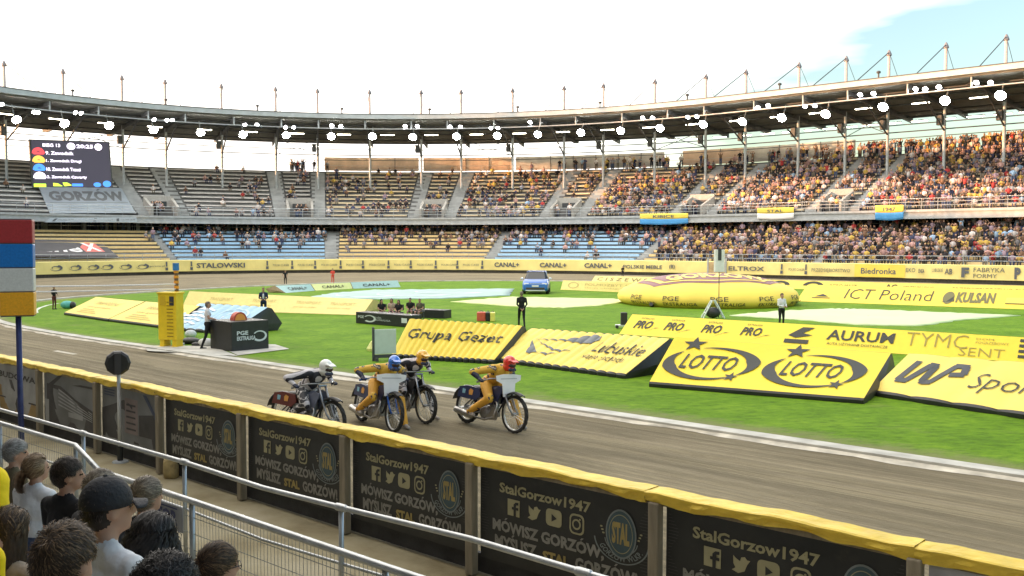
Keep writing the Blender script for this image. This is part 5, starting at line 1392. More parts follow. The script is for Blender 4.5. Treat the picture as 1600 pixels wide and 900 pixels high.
near = B - N * 8.6; m_tape = mat('tape_white', (.75, .72, .72), .6, var=.15, scale=30)
for z0, z1 in ((2.13, 2.34), (1.97, 2.17)):
    mb = MB(); P = [(B + Z3 * z0).lerp(near + Z3 * z1, k / 16) - Z3 * .04 * math.sin(math.pi * k / 16) for k in range(17)]
    mb.tube(P, .022, 6); mb.build('gate_tape', m_tape, o)
mb = MB(); mb.tube([near, near + Z3 * 2.5], .07, 8); mb.build('near_post', m_or, o)
# black marshal's desk with the ring emblem
C0, C1, C2 = G(362, 550, .03), G(420, 545, .03), G(329, 545, .03); hz = 47 / (F_PX / C0.y)
o = thing('marshal_desk', 'black box desk with a white ring emblem beside the start marshal', 'desk', C0); m_desk = mat('desk_black', (.018, .02, .023), .45, var=.2)
C3 = C1 + (C2 - C0); mb = MB(); mb.hexa([C0, C1, C3, C2] + [c + Z3 * hz for c in (C0, C1, C3, C2)]); mb.build('cabinet', m_desk, o, fix=True, bevel=.01)
fr = quad_frame(C0, C1, C1 + Z3 * hz, C0 + Z3 * hz); mb = MB(); E = lambda a, b: fr(a, b, .012)
put(mb, *arc2d(.75, .48, .17, .16, -2.4, 2.6, .22, .10, 24), E); word(mb, 'PGE', E, (.14, .54, .44, .68), .03); word(mb, 'EKSTRALIGA', E, (.14, .36, .64, .50), .03); mb.build('emblem', mat('emblem_white', (.6, .66, .68), .5, var=0), o)
c = C0.lerp(C3, .45) + Z3 * hz; d_ = (C1 - C0).normalized()
hb = thing('arched_marker', 'small orange arched marker with a red rim on the black desk', 'marker', c); k = 24 / (F_PX / C0.y) / 2
prof = [(k * math.cos(R_(a)), k * 1.1 * math.sin(R_(a))) for a in range(0, 181, 15)]
M3 = lambda a, b, h: c + d_ * a + Z3 * b + Vector((-d_.y, d_.x, 0)) * (h - .12)
mb = MB(); mb.plate(prof, M3, .24); mb.build('rim', mat('marker_red', (.5, .08, .05), .5, var=0), hb, fix=True); mb = MB(); mb.plate([(a * .76, b * .8) for a, b in prof], lambda a, b, h: M3(a, b, h * 1 - .012), .264); mb.build('face', mat('marker_orange', (.85, .36, .06), .5, var=0), hb, fix=True)
# bags by the tower
for px, py, w, h, m, lab in ((298, 527, .45, .28, mat('bag_white', (.62, .66, .68), .7, var=.2), 'white bag lying on the grass behind the dark cases'), (322, 541, .55, .28, mat('bag_pale', (.66, .67, .66), .7, var=.15), 'pale tilted bag on the paving by the black desk'), (297, 537, .75, .22, m_infk, 'low dark equipment case beside the yellow tower'), (308, 541, .4, .14, m_infk, 'small flat dark case in front of the larger one')):
    b = G(px, py, .03); mb = MB(); mb.ell(b + Z3 * h * .45, (w / 2, w * .35, h * .55), None, 12, 8); mb.v = [(x, y, max(z, .03)) for x, y, z in mb.v]
    oo = mb.build('equipment_bag', m, origin=tuple(b), smooth=True); tag(oo, lab, 'bag')
# white sign board on a dark stand
B = G(602, 563, .03); pm = F_PX / B.y; o = thing('sign_stand', 'blank pale sign board on a dark stand left of the Gezet banner', 'sign', B)
xa = Vector((.93, .36, 0)).normalized(); ya = Vector((-xa.y, xa.x, 0)); AX = (xa, ya, Z3); w_, z0, z1 = .66, .20, .93
mb = MB(); mb.box(B + Z3 * (z0 + z1) / 2, (w_, .05, z1 - z0), AX); mb.build('board', mat('sign_white', (.55, .64, .62), .45, var=.05), o)
mb = MB(); mb.box(B - xa * (w_ / 2 + .03) + Z3 * .5, (.06, .08, 1.0), AX); mb.box(B + Z3 * .13, (w_, .07, .10), AX); mb.box(B + xa * .2 + Z3 * .05, (.08, .5, .10), AX); mb.box(B - xa * .3 + Z3 * .05, (.08, .5, .10), AX); mb.build('stand', m_dark, o)
B2 = G(584, 548, .03); mb = MB(); mb.lathe([(.22, 0), (.23, .08), (.10, .30), (.02, .36)], B2, n=12); oo = mb.build('cone_marker', mat('cone_lemon', (.7, .72, .25), .6, var=.2), origin=tuple(B2)); tag(oo, 'small lemon cone on the grass left of the pale sign board', 'cone')
# table with black cloth, equipment boxes
def cloth_table(label, x0, x1, y0, y1, hpx, logo=True):
    a, b = G(x0, y0, .03), G(x1, y1, .03); h = hpx / (F_PX / a.y); d = (b - a).normalized(); n = Vector((-d.y, d.x, 0)); n = n if n.y > 0 else -n
    o = thing('cloth_table', label, 'table', (a + b) / 2); mb = MB(); c, e = b + n * .7, a + n * .7; mb.hexa([a, b, c, e] + [p + Z3 * h for p in (a, b, c, e)]); mb.build('cloth', m_desk, o, fix=True, bevel=.02)
    if logo:
        fr = quad_frame(a, b, b + Z3 * h, a + Z3 * h); mb = MB(); E = lambda u, v: fr(u, v, .015)
        put(mb, *arc2d(.27, .5, .10, .26, -2.4, 2.6, .25, .1, 20), E); word(mb, 'PGE', E, (.05, .5, .16, .72), .02); word(mb, 'EKSTRALIGA', E, (.36, .36, .66, .5), 0); word(mb, 'ŻUŻEL', E, (.36, .56, .5, .68), 0); put(mb, *rect2d(.86, .35, .96, .75), E); mb.build('emblem', mat('emblem_white', (.6, .66, .68), .5, var=0), o)
cloth_table('black cloth table with white emblem in front of the seated group', 556, 640, 505, 512, 18)
cloth_table('plain dark low desk right of the seated group', 642, 694, 496, 498, 13, False)
for k, (x0, x1, m, lab) in enumerate(((745, 759, mat('case_red', (.60, .10, .06), .5, var=.1), 'red equipment case on the grass, left of three'), (759, 766, m_desk, 'black equipment case between the red and the yellow one'), (766, 774, mat('case_yellow', (.76, .70, .15), .5, var=.1), 'yellow equipment case on the grass, right of three'))):
    a, b = G(x0, 502 + k * .2, .03), G(x1 - .4, 502 + k * .2, .03); h = 14 / (F_PX / a.y); mb = MB(); mb.hexa([a, b, b + Vector((0, .5, 0)), a + Vector((0, .5, 0))] + [p + Z3 * h for p in (a, b, b + Vector((0, .5, 0)), a + Vector((0, .5, 0)))])
    o = thing('equipment_case', lab, 'case', (a + b) / 2); mb.build('shell', m, o, fix=True, bevel=.03); mb = MB(); mb.tube([a.lerp(b, .3) + Z3 * (h - .0) + Vector((0, .25, 0)), a.lerp(b, .35) + Z3 * (h + .05) + Vector((0, .25, 0)), a.lerp(b, .65) + Z3 * (h + .05) + Vector((0, .25, 0)), a.lerp(b, .7) + Z3 * h + Vector((0, .25, 0))], .015, 6); mb.build('handle', m_dark, o)
# A-frame with a tall thin antenna carrying a white box
B = G(1114, 497, .03); o = thing('antenna_trestle', 'white A-frame trestle with a tall thin mast topped by a white box', 'antenna stand', B); pm = F_PX / B.y; hh = 28 / pm; m_al = mat('ladder_alu', (.60, .66, .66), .4, .3, var=.1)
for s, nm in ((-1, 'leg'), (1, 'leg')):
    mb = MB()
    for e in (-.22, .22): mb.tube([B + Vector((s * .50, e, 0)), B + Vector((s * .06, e * .6, hh))], .035, 6)
    for k in (.3, .6): mb.tube([B + Vector((s * (.50 - .44 * k), -.22 + .09 * k, hh * k)), B + Vector((s * (.50 - .44 * k), .22 - .09 * k, hh * k))], .022, 5)
    mb.build('leg', m_al, o)
mb = MB(); mb.ell(B + Z3 * .26, (.36, .25, .26), None, 10, 6); mb.build('bag', m_infk, o, smooth=True)
zt = PD(1121, 391, B.y).z; zb = PD(1121, 426, B.y).z; c = B + Vector((.28, .05, 0)); mb = MB(); mb.tube([c, c + Z3 * zb], .02, 6); mb.build('mast', m_dark, o)
mb = MB(); mb.box(c + Z3 * (zt + zb) / 2, (.44, .35, zt - zb)); mb.build('box', mat('antenna_box', (.68, .70, .70), .5, var=.08), o, bevel=.02)
mb = MB(); mb.box(c + Vector((-.02, -.18, (zt + zb) / 2 + .28)), (.16, .03, .52)); mb.build('screen', m_glassd, o)
# dark camera on a little trolley left of the PRO board
B = G(974, 513, .03); o = thing('trolley', 'dark camera case on a small pale trolley by the PRO board', 'trolley', B); mb = MB()
mb.box(B + Vector((.02, 0, .40)), (.26, .25, .52)); mb.build('case', m_infk, o, bevel=.03); mb = MB(); mb.box(B + Vector((-.08, 0, .12)), (.50, .35, .06)); mb.build('deck', m_al, o)
for s in (-1, 1):
    mb = MB(); mb.lathe([(.07, -.02), (.07, .02)], B + Vector((s * .2 - .08, -.18, .08)), Matrix(((1, 0, 0), (0, 0, 1), (0, 1, 0))), 10); mb.build('wheel', m_infk, o)
# teal bag beside the far left person
b = G(105, 482, .03); mb = MB(); mb.ell(b + Z3 * .2, (.36, .25, .22), None, 12, 8); mb.ell(b + Vector((.3, 0, .18)), (.16, .22, .2), None, 10, 6, 1); o = mb.build('sports_bag', [mat('bag_teal', (.12, .45, .42), .7, var=.2), m_infk], origin=tuple(b), smooth=True); tag(o, 'teal and black sports bag on the grass beside the person at far left', 'bag')
# blue car
B = G(837, 461.5, .03); B.y += 1.2; car = thing('parked_car', 'bright blue compact car with dark windscreen parked facing the camera on the far grass', 'car', B, rot=R_(-4), world=False)
m_blue = mat('car_paint', (.01, .13, .50), .3, .1, var=0, coat=.6); m_cg = mat('car_glass', (.02, .025, .03), .08, var=0); m_tyre = mat('tyre_rubber', (.02, .02, .02), .8, var=.2); m_lamp = mat('headlight_glass', (.7, .74, .78), .15, var=0); m_chr = mat('chrome', (.6, .62, .64), .2, .9, var=0)
def sect(y, hw, zb, zt, rr=.12): # rounded rectangle section across the car (x, z) at length y
    return [Vector((x, y, z)) for x, z in ((-hw + rr, zb), (hw - rr, zb), (hw, zb + rr), (hw, zt - rr * 1.4), (hw - rr, zt), (-hw + rr, zt), (-hw, zt - rr * 1.4), (-hw, zb + rr))]
mb = MB(); mb.strip([sect(-.0, .74, .34, .66), sect(.06, .84, .24, .80), sect(.35, .90, .20, .95), sect(1.1, .91, .20, 1.04), sect(2.6, .92, .20, 1.05), sect(3.7, .90, .22, 1.05), sect(4.15, .82, .30, .95), sect(4.2, .7, .4, .8)], closed=True)
mb.add(sect(0, .74, .34, .66), [tuple(range(8))]); mb.add(sect(4.2, .7, .4, .8), [tuple(range(8))]); mb.build('body', m_blue, car, smooth=True, bevel=.03)
mb = MB(); mb.strip([[Vector((x, y, z)) for x, z in ((-a, zb), (a, zb), (b_w, zt - .06), (b_w - .12, zt), (-b_w + .12, zt), (-b_w, zt - .06))] for y, a, b_w, zb, zt in ((1.0, .80, .78, 1.0, 1.02), (1.75, .84, .66, 1.0, 1.52), (2.6, .85, .68, 1.0, 1.57), (3.5, .82, .64, 1.0, 1.48), (4.0, .76, .66, 1.0, 1.1))], closed=True); mb.build('cabin', m_cg, car, smooth=False)
mb = MB(); mb.strip([[Vector((x, y, z)) for x, z in ((-w, zt - .05), (-w + .1, zt + .012), (w - .1, zt + .012), (w, zt - .05))] for y, w, zt in ((1.72, .68, 1.515), (2.6, .70, 1.575), (3.5, .66, 1.485))]); mb.build('roof', m_blue, car, smooth=True)
for s in (-1, 1):
    mb = MB(); mb.box((s * .62, .075, .72), (.34, .10, .13)); mb.build('headlight', m_lamp, car, bevel=.03)
    mb = MB(); mb.ell((s * .99, 1.35, 1.05), (.11, .07, .08), None, 10, 6); mb.build('mirror', m_lamp, car, smooth=True)
    for y in (.85, 3.45):
        w = MB(); w.lathe([(.20, -.11), (.33, -.11), (.34, 0), (.33, .11), (.20, .11)], (s * .82, y, .34), Matrix(((0, 0, 1), (0, 1, 0), (1, 0, 0))), 18); wo_ = w.build('wheel', m_tyre, car)
        w = MB(); w.lathe([(.20, -.05), (.19, .03), (.02, .03)], (s * .88, y, .34), Matrix(((0, 0, s), (0, 1, 0), (1, 0, 0))), 14); w.build('rim', m_chr, wo_)
mb = MB(); mb.box((0, .03, .40), (1.30, .10, .16)); mb.build('grille', m_cg, car, bevel=.02); mb = MB(); mb.box((0, .02, .27), (1.36, .10, .06)); mb.build('bumper', m_lamp, car, bevel=.02)
mb = MB(); mb.box((0, -.01, .58), (.46, .03, .10)); mb.build('number_plate', WHITE, car); mb = MB(); mb.box((0, .035, .735), (.90, .06, .03)); mb.build('trim_bar', m_chr, car)

# ================================================================ PEOPLE
def rot_to(d):
    return d.to_track_quat('Z', 'Y').to_matrix()
def body_mesh(name, prims, mats, voxel, smooth_it=3):
    """one continuous skin grown over capsules ('C', p0, p1, r0, r1, m) and ellipsoids ('E', c, (rx, ry, rz), M, m)"""
    mb = MB()
    for p in prims:
        if p[0] == 'C': mb.capsule(p[1], p[2], p[3], p[4], 12)
        else: mb.ell(p[1], p[2], p[3], 14, 10)
    me = mb.mesh('tmp', [])
    o = bpy.data.objects.new('tmp', me); COL.objects.link(o)
    r = o.modifiers.new('r', 'REMESH'); r.mode = 'VOXEL'; r.voxel_size = voxel; r.use_smooth_shade = True
    if smooth_it:
        s = o.modifiers.new('s', 'SMOOTH'); s.iterations = smooth_it; s.factor = .5
    out = bpy.data.meshes.new_from_object(o.evaluated_get(bpy.context.evaluated_depsgraph_get()))
    bpy.data.objects.remove(o); bpy.data.meshes.remove(me); out.name = name
    n = len(out.polygons); c = np.zeros(n * 3); out.polygons.foreach_get('center', c); c = c.reshape(-1, 3)
    best = np.full(n, 1e9); lab = np.zeros(n, int)
    for p in prims:
        if p[0] == 'C':
            a, b = np.array(p[1]), np.array(p[2]); ab = b - a; t = np.clip((c - a) @ ab / max(ab @ ab, 1e-9), 0, 1)
            d = np.linalg.norm(c - (a + t[:, None] * ab), axis=1) - (p[3] + (p[4] - p[3]) * t); m = p[5]
        else:
            M = np.array(p[3]) if p[3] is not None else np.eye(3); rr = np.array(p[2] if not isinstance(p[2], float) else (p[2],) * 3)
            q = (c - np.array(p[1])) @ M; k = np.linalg.norm(q / rr, axis=1); d = (k - 1) * rr.min(); m = p[4]
        if callable(m): m = m(c)
        w = d < best; best[w] = d[w]; lab[w] = m[w] if isinstance(m, np.ndarray) else m
    for m in mats: out.materials.append(m)
    out.polygons.foreach_set('material_index', lab.astype(np.int32)); out.polygons.foreach_set('use_smooth', [True] * n)
    return out
V3 = Vector
def hand_prims(wr, d, side_, m, grip=False, s=1.0):
    """palm, four unequal bent fingers and a thumb; d = direction from wrist to knuckles"""
    d = d.normalized(); up = V3((0, 0, 1)); lat = d.cross(up); lat = lat.normalized() if lat.length > .1 else V3((0, 1, 0)); nrm = lat.cross(d).normalized()
    P = []; pc = wr + d * .05 * s; M = Matrix((d, lat, nrm)).transposed(); P.append(('E', pc, (.055 * s, .042 * s, .02 * s), M, m))
    for k, (o, ln) in enumerate(((-.03, .062), (-.01, .075), (.01, .07), (.03, .055))):
        a = wr + (d * .09 + lat * o) * s; b = a + (d * (.2 if grip else .8) - nrm * (.9 if grip else .35)).normalized() * ln * .55 * s; e = b + (-d * (.9 if grip else -.4) - nrm * .6).normalized() * ln * .5 * s
        P += [('C', a, b, .0105 * s, .0095 * s, m), ('C', b, e, .0095 * s, .008 * s, m)]
    a = wr + (d * .03 + lat * -.035 * side_) * s; b = a + (d * .6 - lat * .6 * side_ - nrm * .3).normalized() * .04 * s
    P += [('C', a, b, .013 * s, .011 * s, m), ('C', b, b + (d * .9 - nrm * .5).normalized() * .03 * s, .011 * s, .009 * s, m)]
    return P
def head_prims(c, yaw, pitch=0.0, sk=1, hr=2, s=1.0, hair='short', eye=None):
    """c: centre of the skull; faces +X turned by yaw"""
    M = Matrix.Rotation(yaw, 3, 'Z') @ Matrix.Rotation(pitch, 3, 'Y'); q = lambda x, y, z: c + M @ V3((x, y, z)) * s
    P = [('E', q(-.005, 0, .02), (.098 * s, .076 * s, .098 * s), M, sk), ('E', q(.035, 0, -.045), (.062 * s, .056 * s, .075 * s), M, sk), ('C', q(.075, 0, -.09), q(.07, 0, -.09), .022 * s, .022 * s, sk),
         ('C', q(.09, 0, .02), q(.112, 0, -.028), .011 * s, .015 * s, sk), ('C', q(.085, .022, -.064), q(.085, -.022, -.064), .011 * s, .011 * s, sk), ('C', q(.082, .035, .028), q(.082, -.035, .028), .014 * s, .014 * s, sk),
         ('E', q(-.005, .078, -.012), (.020 * s, .010 * s, .032 * s), M, sk), ('E', q(-.005, -.078, -.012), (.020 * s, .010 * s, .032 * s), M, sk)]
    if eye is not None:
        for y in (-.031, .031): P.append(('E', q(.083, y, .004), (.011 * s, .013 * s, .009 * s), M, eye))
    if hair in ('short', 'bald'):
        P += [('E', q(-.022, 0, .035), (.094 * s, .081 * s, .094 * s), M, hr), ('E', q(-.045, 0, -.015), (.066 * s, .074 * s, .075 * s), M, hr)]
        if hair == 'short': P.append(('E', q(.01, 0, .075), (.078 * s, .066 * s, .052 * s), M, hr))
    if hair == 'long':
        P += [('E', q(-.018, 0, .035), (.104 * s, .090 * s, .100 * s), M, hr), ('C', q(-.05, 0, -.03), q(-.09, 0, -.30), .085 * s, .075 * s, hr), ('C', q(-.03, .06, 0), q(-.05, .075, -.28), .04 * s, .04 * s, hr), ('C', q(-.03, -.06, 0), q(-.05, -.075, -.28), .04 * s, .04 * s, hr)]
    return P
def figure(h=1.75, yaw_head=0.0, pitch_head=0.0, arms='down', legs='stand', hair='short', lean=0.0, m=(0, 1, 2, 3, 4), short=True, eye=None, girth=1.0, hands=True):
    """standing or sitting figure facing +X, feet at z = 0; m: shirt, skin, hair, trousers, shoes"""
    s = h / 1.75; S, K, H, Tm, B = m; P = []; g = girth
    v = lambda x, y, z: V3((x, y, z)) * s
    hipz = .92 if legs != 'sit' else .50
    dz = hipz - .92; off = lambda x, y, z: v(x + lean * max(0, z - .92), y, z + dz)
    P += [('E', off(-.01, 0, .93), (.125 * s * g, .165 * s * g, .12 * s), None, Tm), ('E', off(0, 0, 1.10), (.11 * s * g, .145 * s * g, .15 * s), None, S), ('E', off(.0, 0, 1.28), (.118 * s * g, .17 * s * g, .17 * s), None, S),
          ('C', off(-.01, .13, 1.41), off(-.01, -.13, 1.41), .07 * s, .07 * s, S), ('C', off(-.015, .06, 1.455), off(-.015, -.06, 1.455), .055 * s, .055 * s, S), ('C', off(-.005, 0, 1.44), off(.015, 0, 1.56), .056 * s, .052 * s, K)]
    hc = off(.025, 0, 1.635); P += head_prims(hc, yaw_head, pitch_head, K, H, s, hair, eye)
    for d in (-1, 1):
        sh = off(-.01, .185 * d, 1.41)
        if arms == 'down': el = off(-.03, .235 * d, 1.13); wr = off(.05, .24 * d, .89)
        elif arms == 'front': el = off(.03, .235 * d, 1.15); wr = off(.24, .10 * d, 1.10)
        elif arms == 'clap': el = off(.10, .22 * d, 1.15); wr = off(.30, .05 * d, 1.30)
        elif arms == 'back': el = off(-.10, .235 * d, 1.15); wr = off(-.14, .08 * d, .95)
        elif arms == 'up': el = off(.10, .26 * d, 1.45); wr = off(.12, .16 * d, 1.70)
        elif arms == 'hip': el = off(-.08, .34 * d, 1.18); wr = off(.04, .20 * d, 1.0)
        P.append(('C', sh, sh.lerp(el, .55), .060 * s * g, .052 * s, S)); P.append(('C', sh.lerp(el, .55), el, .050 * s, .043 * s, K if short else S)); P.append(('C', el, wr, .043 * s, .028 * s, K if short else S))
        if hands: P += hand_prims(wr, (wr - el), d, K, arms in ('front',), s)
        else: P.append(('C', wr, wr + (wr - el).normalized() * .09 * s, .035 * s, .03 * s, K))
        hp = v(-.01, .095 * d, hipz)
        if legs == 'stand': kn = v(.01, .105 * d, .5); an = v(-.02, .115 * d, .09)
        elif legs == 'walk': kn = v(.12 * d + .05, .095 * d, .5); an = v(.20 * d - .03, .10 * d, .09)
        elif legs == 'wide': kn = v(.02, .15 * d, .5); an = v(0, .22 * d, .09)
        else: kn = v(.44, .12 * d, .52); an = v(.42, .12 * d, .09)
        P += [('C', hp, kn, .088 * s * g, .060 * s, Tm), ('C', kn, an, .058 * s, .042 * s, Tm), ('C', an - V3((.03, 0, .045)) * s, an + V3((.15, 0, -.055)) * s, .040 * s, .034 * s, B)]
    return P, hc
EYE = mat('eye_dark', (.02, .015, .012), .25, var=0)
def cm(nm, c, r=.8): return mat('cloth_' + nm, c, r, var=.16, scale=9, bump=.55, bscale=10, spec=.25)
SK = {'a': m_skin, 'b': mat('skin_tan', (.40, .235, .16), .6, var=.08, scale=20, spec=.3)}
HR = {n: mat('hair_' + n.replace(' ', '_'), c, .55, var=.25, scale=30, spec=.35) for n, c in (('dark', (.028, .02, .015)), ('black', (.012, .010, .010)), ('brown', (.05, .032, .020)), ('light brown', (.19, .12, .065)), ('grey', (.24, .23, .22)), ('ash', (.16, .13, .10)))}
HRL = {n: mat('hair_light_' + n.replace(' ', '_'), tuple(min(.6, 2.3 * x + .012) for x in m.node_tree.nodes['Principled BSDF'].inputs['Base Color'].default_value[:3]) if False else c, .42, var=.2, scale=30, spec=.5) for n, m, c in ((n, HR[n], c) for n, c in (('dark', (.07, .05, .038)), ('black', (.035, .03, .028)), ('brown', (.12, .08, .052)), ('light brown', (.34, .23, .13)), ('grey', (.42, .41, .40)), ('ash', (.32, .27, .21))))}
SHOE = mat('shoe_dark', (.03, .03, .03), .6, var=.1)
BLK = cm('black', (.016, .016, .018)); WHT = cm('white', (.66, .67, .70)); NAV = cm('navy', (.02, .03, .075))
def person(label, px, py, hpx, yaw, shirt, trous, hair='dark', group=None, vox=.022, extra=None, hcap=None, **kw):
    b = G(px, py, .03); h = hpx / (F_PX / b.y)
    P, hc = figure(h=h, m=(0, 1, 2, 3, 4), **kw)
    kwl = extra(h) if extra else []
    me = body_mesh('person', P + kwl, [shirt, SK['a'], HR[hair], trous, SHOE, WHT], vox * h / 1.75, 2)
    o = bpy.data.objects.new('person', me); COL.objects.link(o); o.location = b; o.rotation_euler = (0, 0, R_(yaw)); tag(o, label, 'person', group)
    return o
RED = cm('red_overall', (.66, .07, .05))
def P_(label, px, py, hpx, yaw, shirt, trous, haircol, **kw):
    hs = kw.pop('hs', 'short'); b = G(px, py, .03); h = hpx / (F_PX / b.y); ex = kw.pop('ex', None); vox = kw.pop('vox', .020)
    if kw.get('legs') == 'sit': h *= 1.30
    P, hc = figure(h=h, hair=hs, **kw); s = h / 1.75
    if ex: P += ex(s)
    me = body_mesh('person', P, [shirt, SK['a'], HR[haircol], trous, SHOE, WHT, BLK], vox * s, 2)
    o = bpy.data.objects.new('person', me); COL.objects.link(o); o.location = b; o.rotation_euler = (0, 0, R_(yaw)); return tag(o, label, 'person')
pocket = lambda s: [('E', V3((.02, -.19, 1.02)) * s, (.10 * s, .03 * s, .075 * s), Matrix.Rotation(.5, 3, 'Y'), 5)]
P_('person all in black with a white waist patch in front of the blue car', 815, 513, 58, 100, BLK, BLK, 'ash', legs='walk', arms='back', short=False, ex=pocket)
P_('person in a white jacket and black trousers standing behind the PRO board', 1221, 512, 54, -70, WHT, BLK, 'black', arms='front', short=False, girth=1.1)
P_('start marshal in a white shirt standing between the blue inflatable and the black desk', 325, 545, 74, 20, WHT, BLK, 'ash', arms='front', legs='walk', short=True, ex=lambda s: [('E', V3((.11, 0, 1.27)) * s, (.025 * s, .06 * s, .05 * s), None, 6)])
P_('person in a dark suit jacket over a pale blue shirt behind the blue inflatable', 412, 497, 48, -80, NAV, NAV, 'light brown', arms='front', short=False, ex=lambda s: [('E', V3((.08, 0, 1.25)) * s, (.06 * s, .06 * s, .16 * s), None, 5)])
P_('person in dark clothes standing at the far left of the grass beside a teal bag', 85, 483.5, 37, -20, BLK, cm('maroon', (.12, .03, .03)), 'black', arms='front', short=False)
P_('person in black shorts and top standing on the far track', 446, 445, 23, -60, BLK, BLK, 'black', arms='hip')
P_('person in a red overall standing on the far track', 520, 442.5, 23, -90, RED, RED, 'brown', arms='front', short=False, ex=lambda s: [])
P_('person in black standing far off by the yellow fence', 973, 433, 17, -90, BLK, BLK, 'black', arms='down', short=False)
for px, py, yw, sh, lab, hs, hc in ((596, 501, -60, BLK, 'person with long dark hair in black seated at the left of the cloth table group', 'long', 'black'), (612, 500, -90, cm('beige', (.42, .32, .24)), 'person in beige seated second in the cloth table group', 'long', 'brown'), (623, 502, -100, BLK, 'dark haired person in black seated in the middle of the cloth table group', 'long', 'dark'), (641, 499, -90, BLK, 'person in black seated fourth in the cloth table group', 'short', 'black'), (656, 500, -110, cm('khaki', (.10, .09, .06)), 'person in dark khaki seated at the right of the cloth table group', 'short', 'light brown')):
    P_(lab, px, py, 34, yw, sh, cm('blush', (.40, .22, .20)), hc, legs='sit', arms='front', hs=hs, short=True)
for px, py in ((596, 502), (612, 501), (623, 503), (641, 500), (656, 501)):
    b = G(px, py, .03) + Vector((0, .28, 0)); st_ = thing('folding_chair', 'small black folding chair under a seated person behind the cloth table', 'chair', b, 'folding chairs of the seated group'); mb = MB(); mb.box(b + Z3 * .40, (.36, .36, .04)); mb.build('seat', m_dark, st_)
    for sx in (-1, 1):
        for sy in (-1, 1): mb = MB(); mb.tube([b + Vector((sx * .16, sy * .16, 0)), b + Vector((sx * .15, sy * .15, .38))], .014, 5); mb.build('leg', m_dark, st_)
    mb = MB(); mb.box(b + Vector((0, .18, .62)), (.36, .03, .26)); mb.build('backrest', m_dark, st_)

# ================================================================ SPEEDWAY BIKES
m_rub = mat('bike_tyre', (.025, .024, .022), .85, var=.3, scale=30, bump=.5, bscale=60); m_rim = mat('bike_rim', (.62, .62, .60), .3, .8, var=.1)
m_frame = mat('bike_frame', (.10, .10, .11), .35, .6, var=.1); m_eng = mat('bike_engine', (.30, .30, .30), .4, .8, var=.2, scale=20); m_exh = mat('bike_exhaust', (.42, .41, .39), .3, .9, var=.2)
m_pl = mat('bike_plate', (.80, .80, .80), .45, var=.05); m_blackpl = mat('bike_black_plastic', (.02, .02, .022), .4, var=.1)
FA, RA = V3((.70, 0, .355)), V3((-.68, 0, .335))
def wheel(parent, c, R, w, rimm):
    h = MB(); prof = []
    for k in range(36):
        a = 2 * math.pi * k / 36; cx = V3((math.cos(a), 0, math.sin(a))); h_ = []
        h_ = [c + cx * (R - w * .75) + V3((0, w * .40, 0)), c + cx * (R - w * .3) + V3((0, w * .5, 0)), c + cx * (R - (.012 if k % 2 else 0)) + V3((0, w * .25, 0)), c + cx * (R - (0 if k % 2 else .012)) - V3((0, w * .25, 0)), c + cx * (R - w * .3) - V3((0, w * .5, 0)), c + cx * (R - w * .75) - V3((0, w * .40, 0))]
        prof.append(h_)
    h.strip(prof + [prof[0]], closed=True); wh = h.build('wheel', m_rub, parent, origin=(0, 0, 0))
    r = MB(); r.lathe([(R - w * .72, -.018), (R - w * .95, -.014), (R - w * .95, .014), (R - w * .72, .018)], c, Matrix(((1, 0, 0), (0, 0, 1), (0, 1, 0))), 36, cap=False); r.build('rim', rimm, wh, origin=(0, 0, 0), smooth=True)
    sp = MB()
    for k in range(28):
        a = 2 * math.pi * k / 28; a2 = a + (.5 if k % 2 else -.5); y = .03 if k % 4 < 2 else -.03
        sp.tube([c + V3((math.cos(a2) * .03, y, math.sin(a2) * .03)), c + V3((math.cos(a) * (R - w * .85), 0, math.sin(a) * (R - w * .85)))], .0032, 4)
    sp.build('spokes', m_rim, wh, origin=(0, 0, 0))
    hb = MB(); hb.tube([c + V3((0, -.07, 0)), c + V3((0, .07, 0))], .028, 10); hb.build('hub', m_eng, wh, origin=(0, 0, 0))
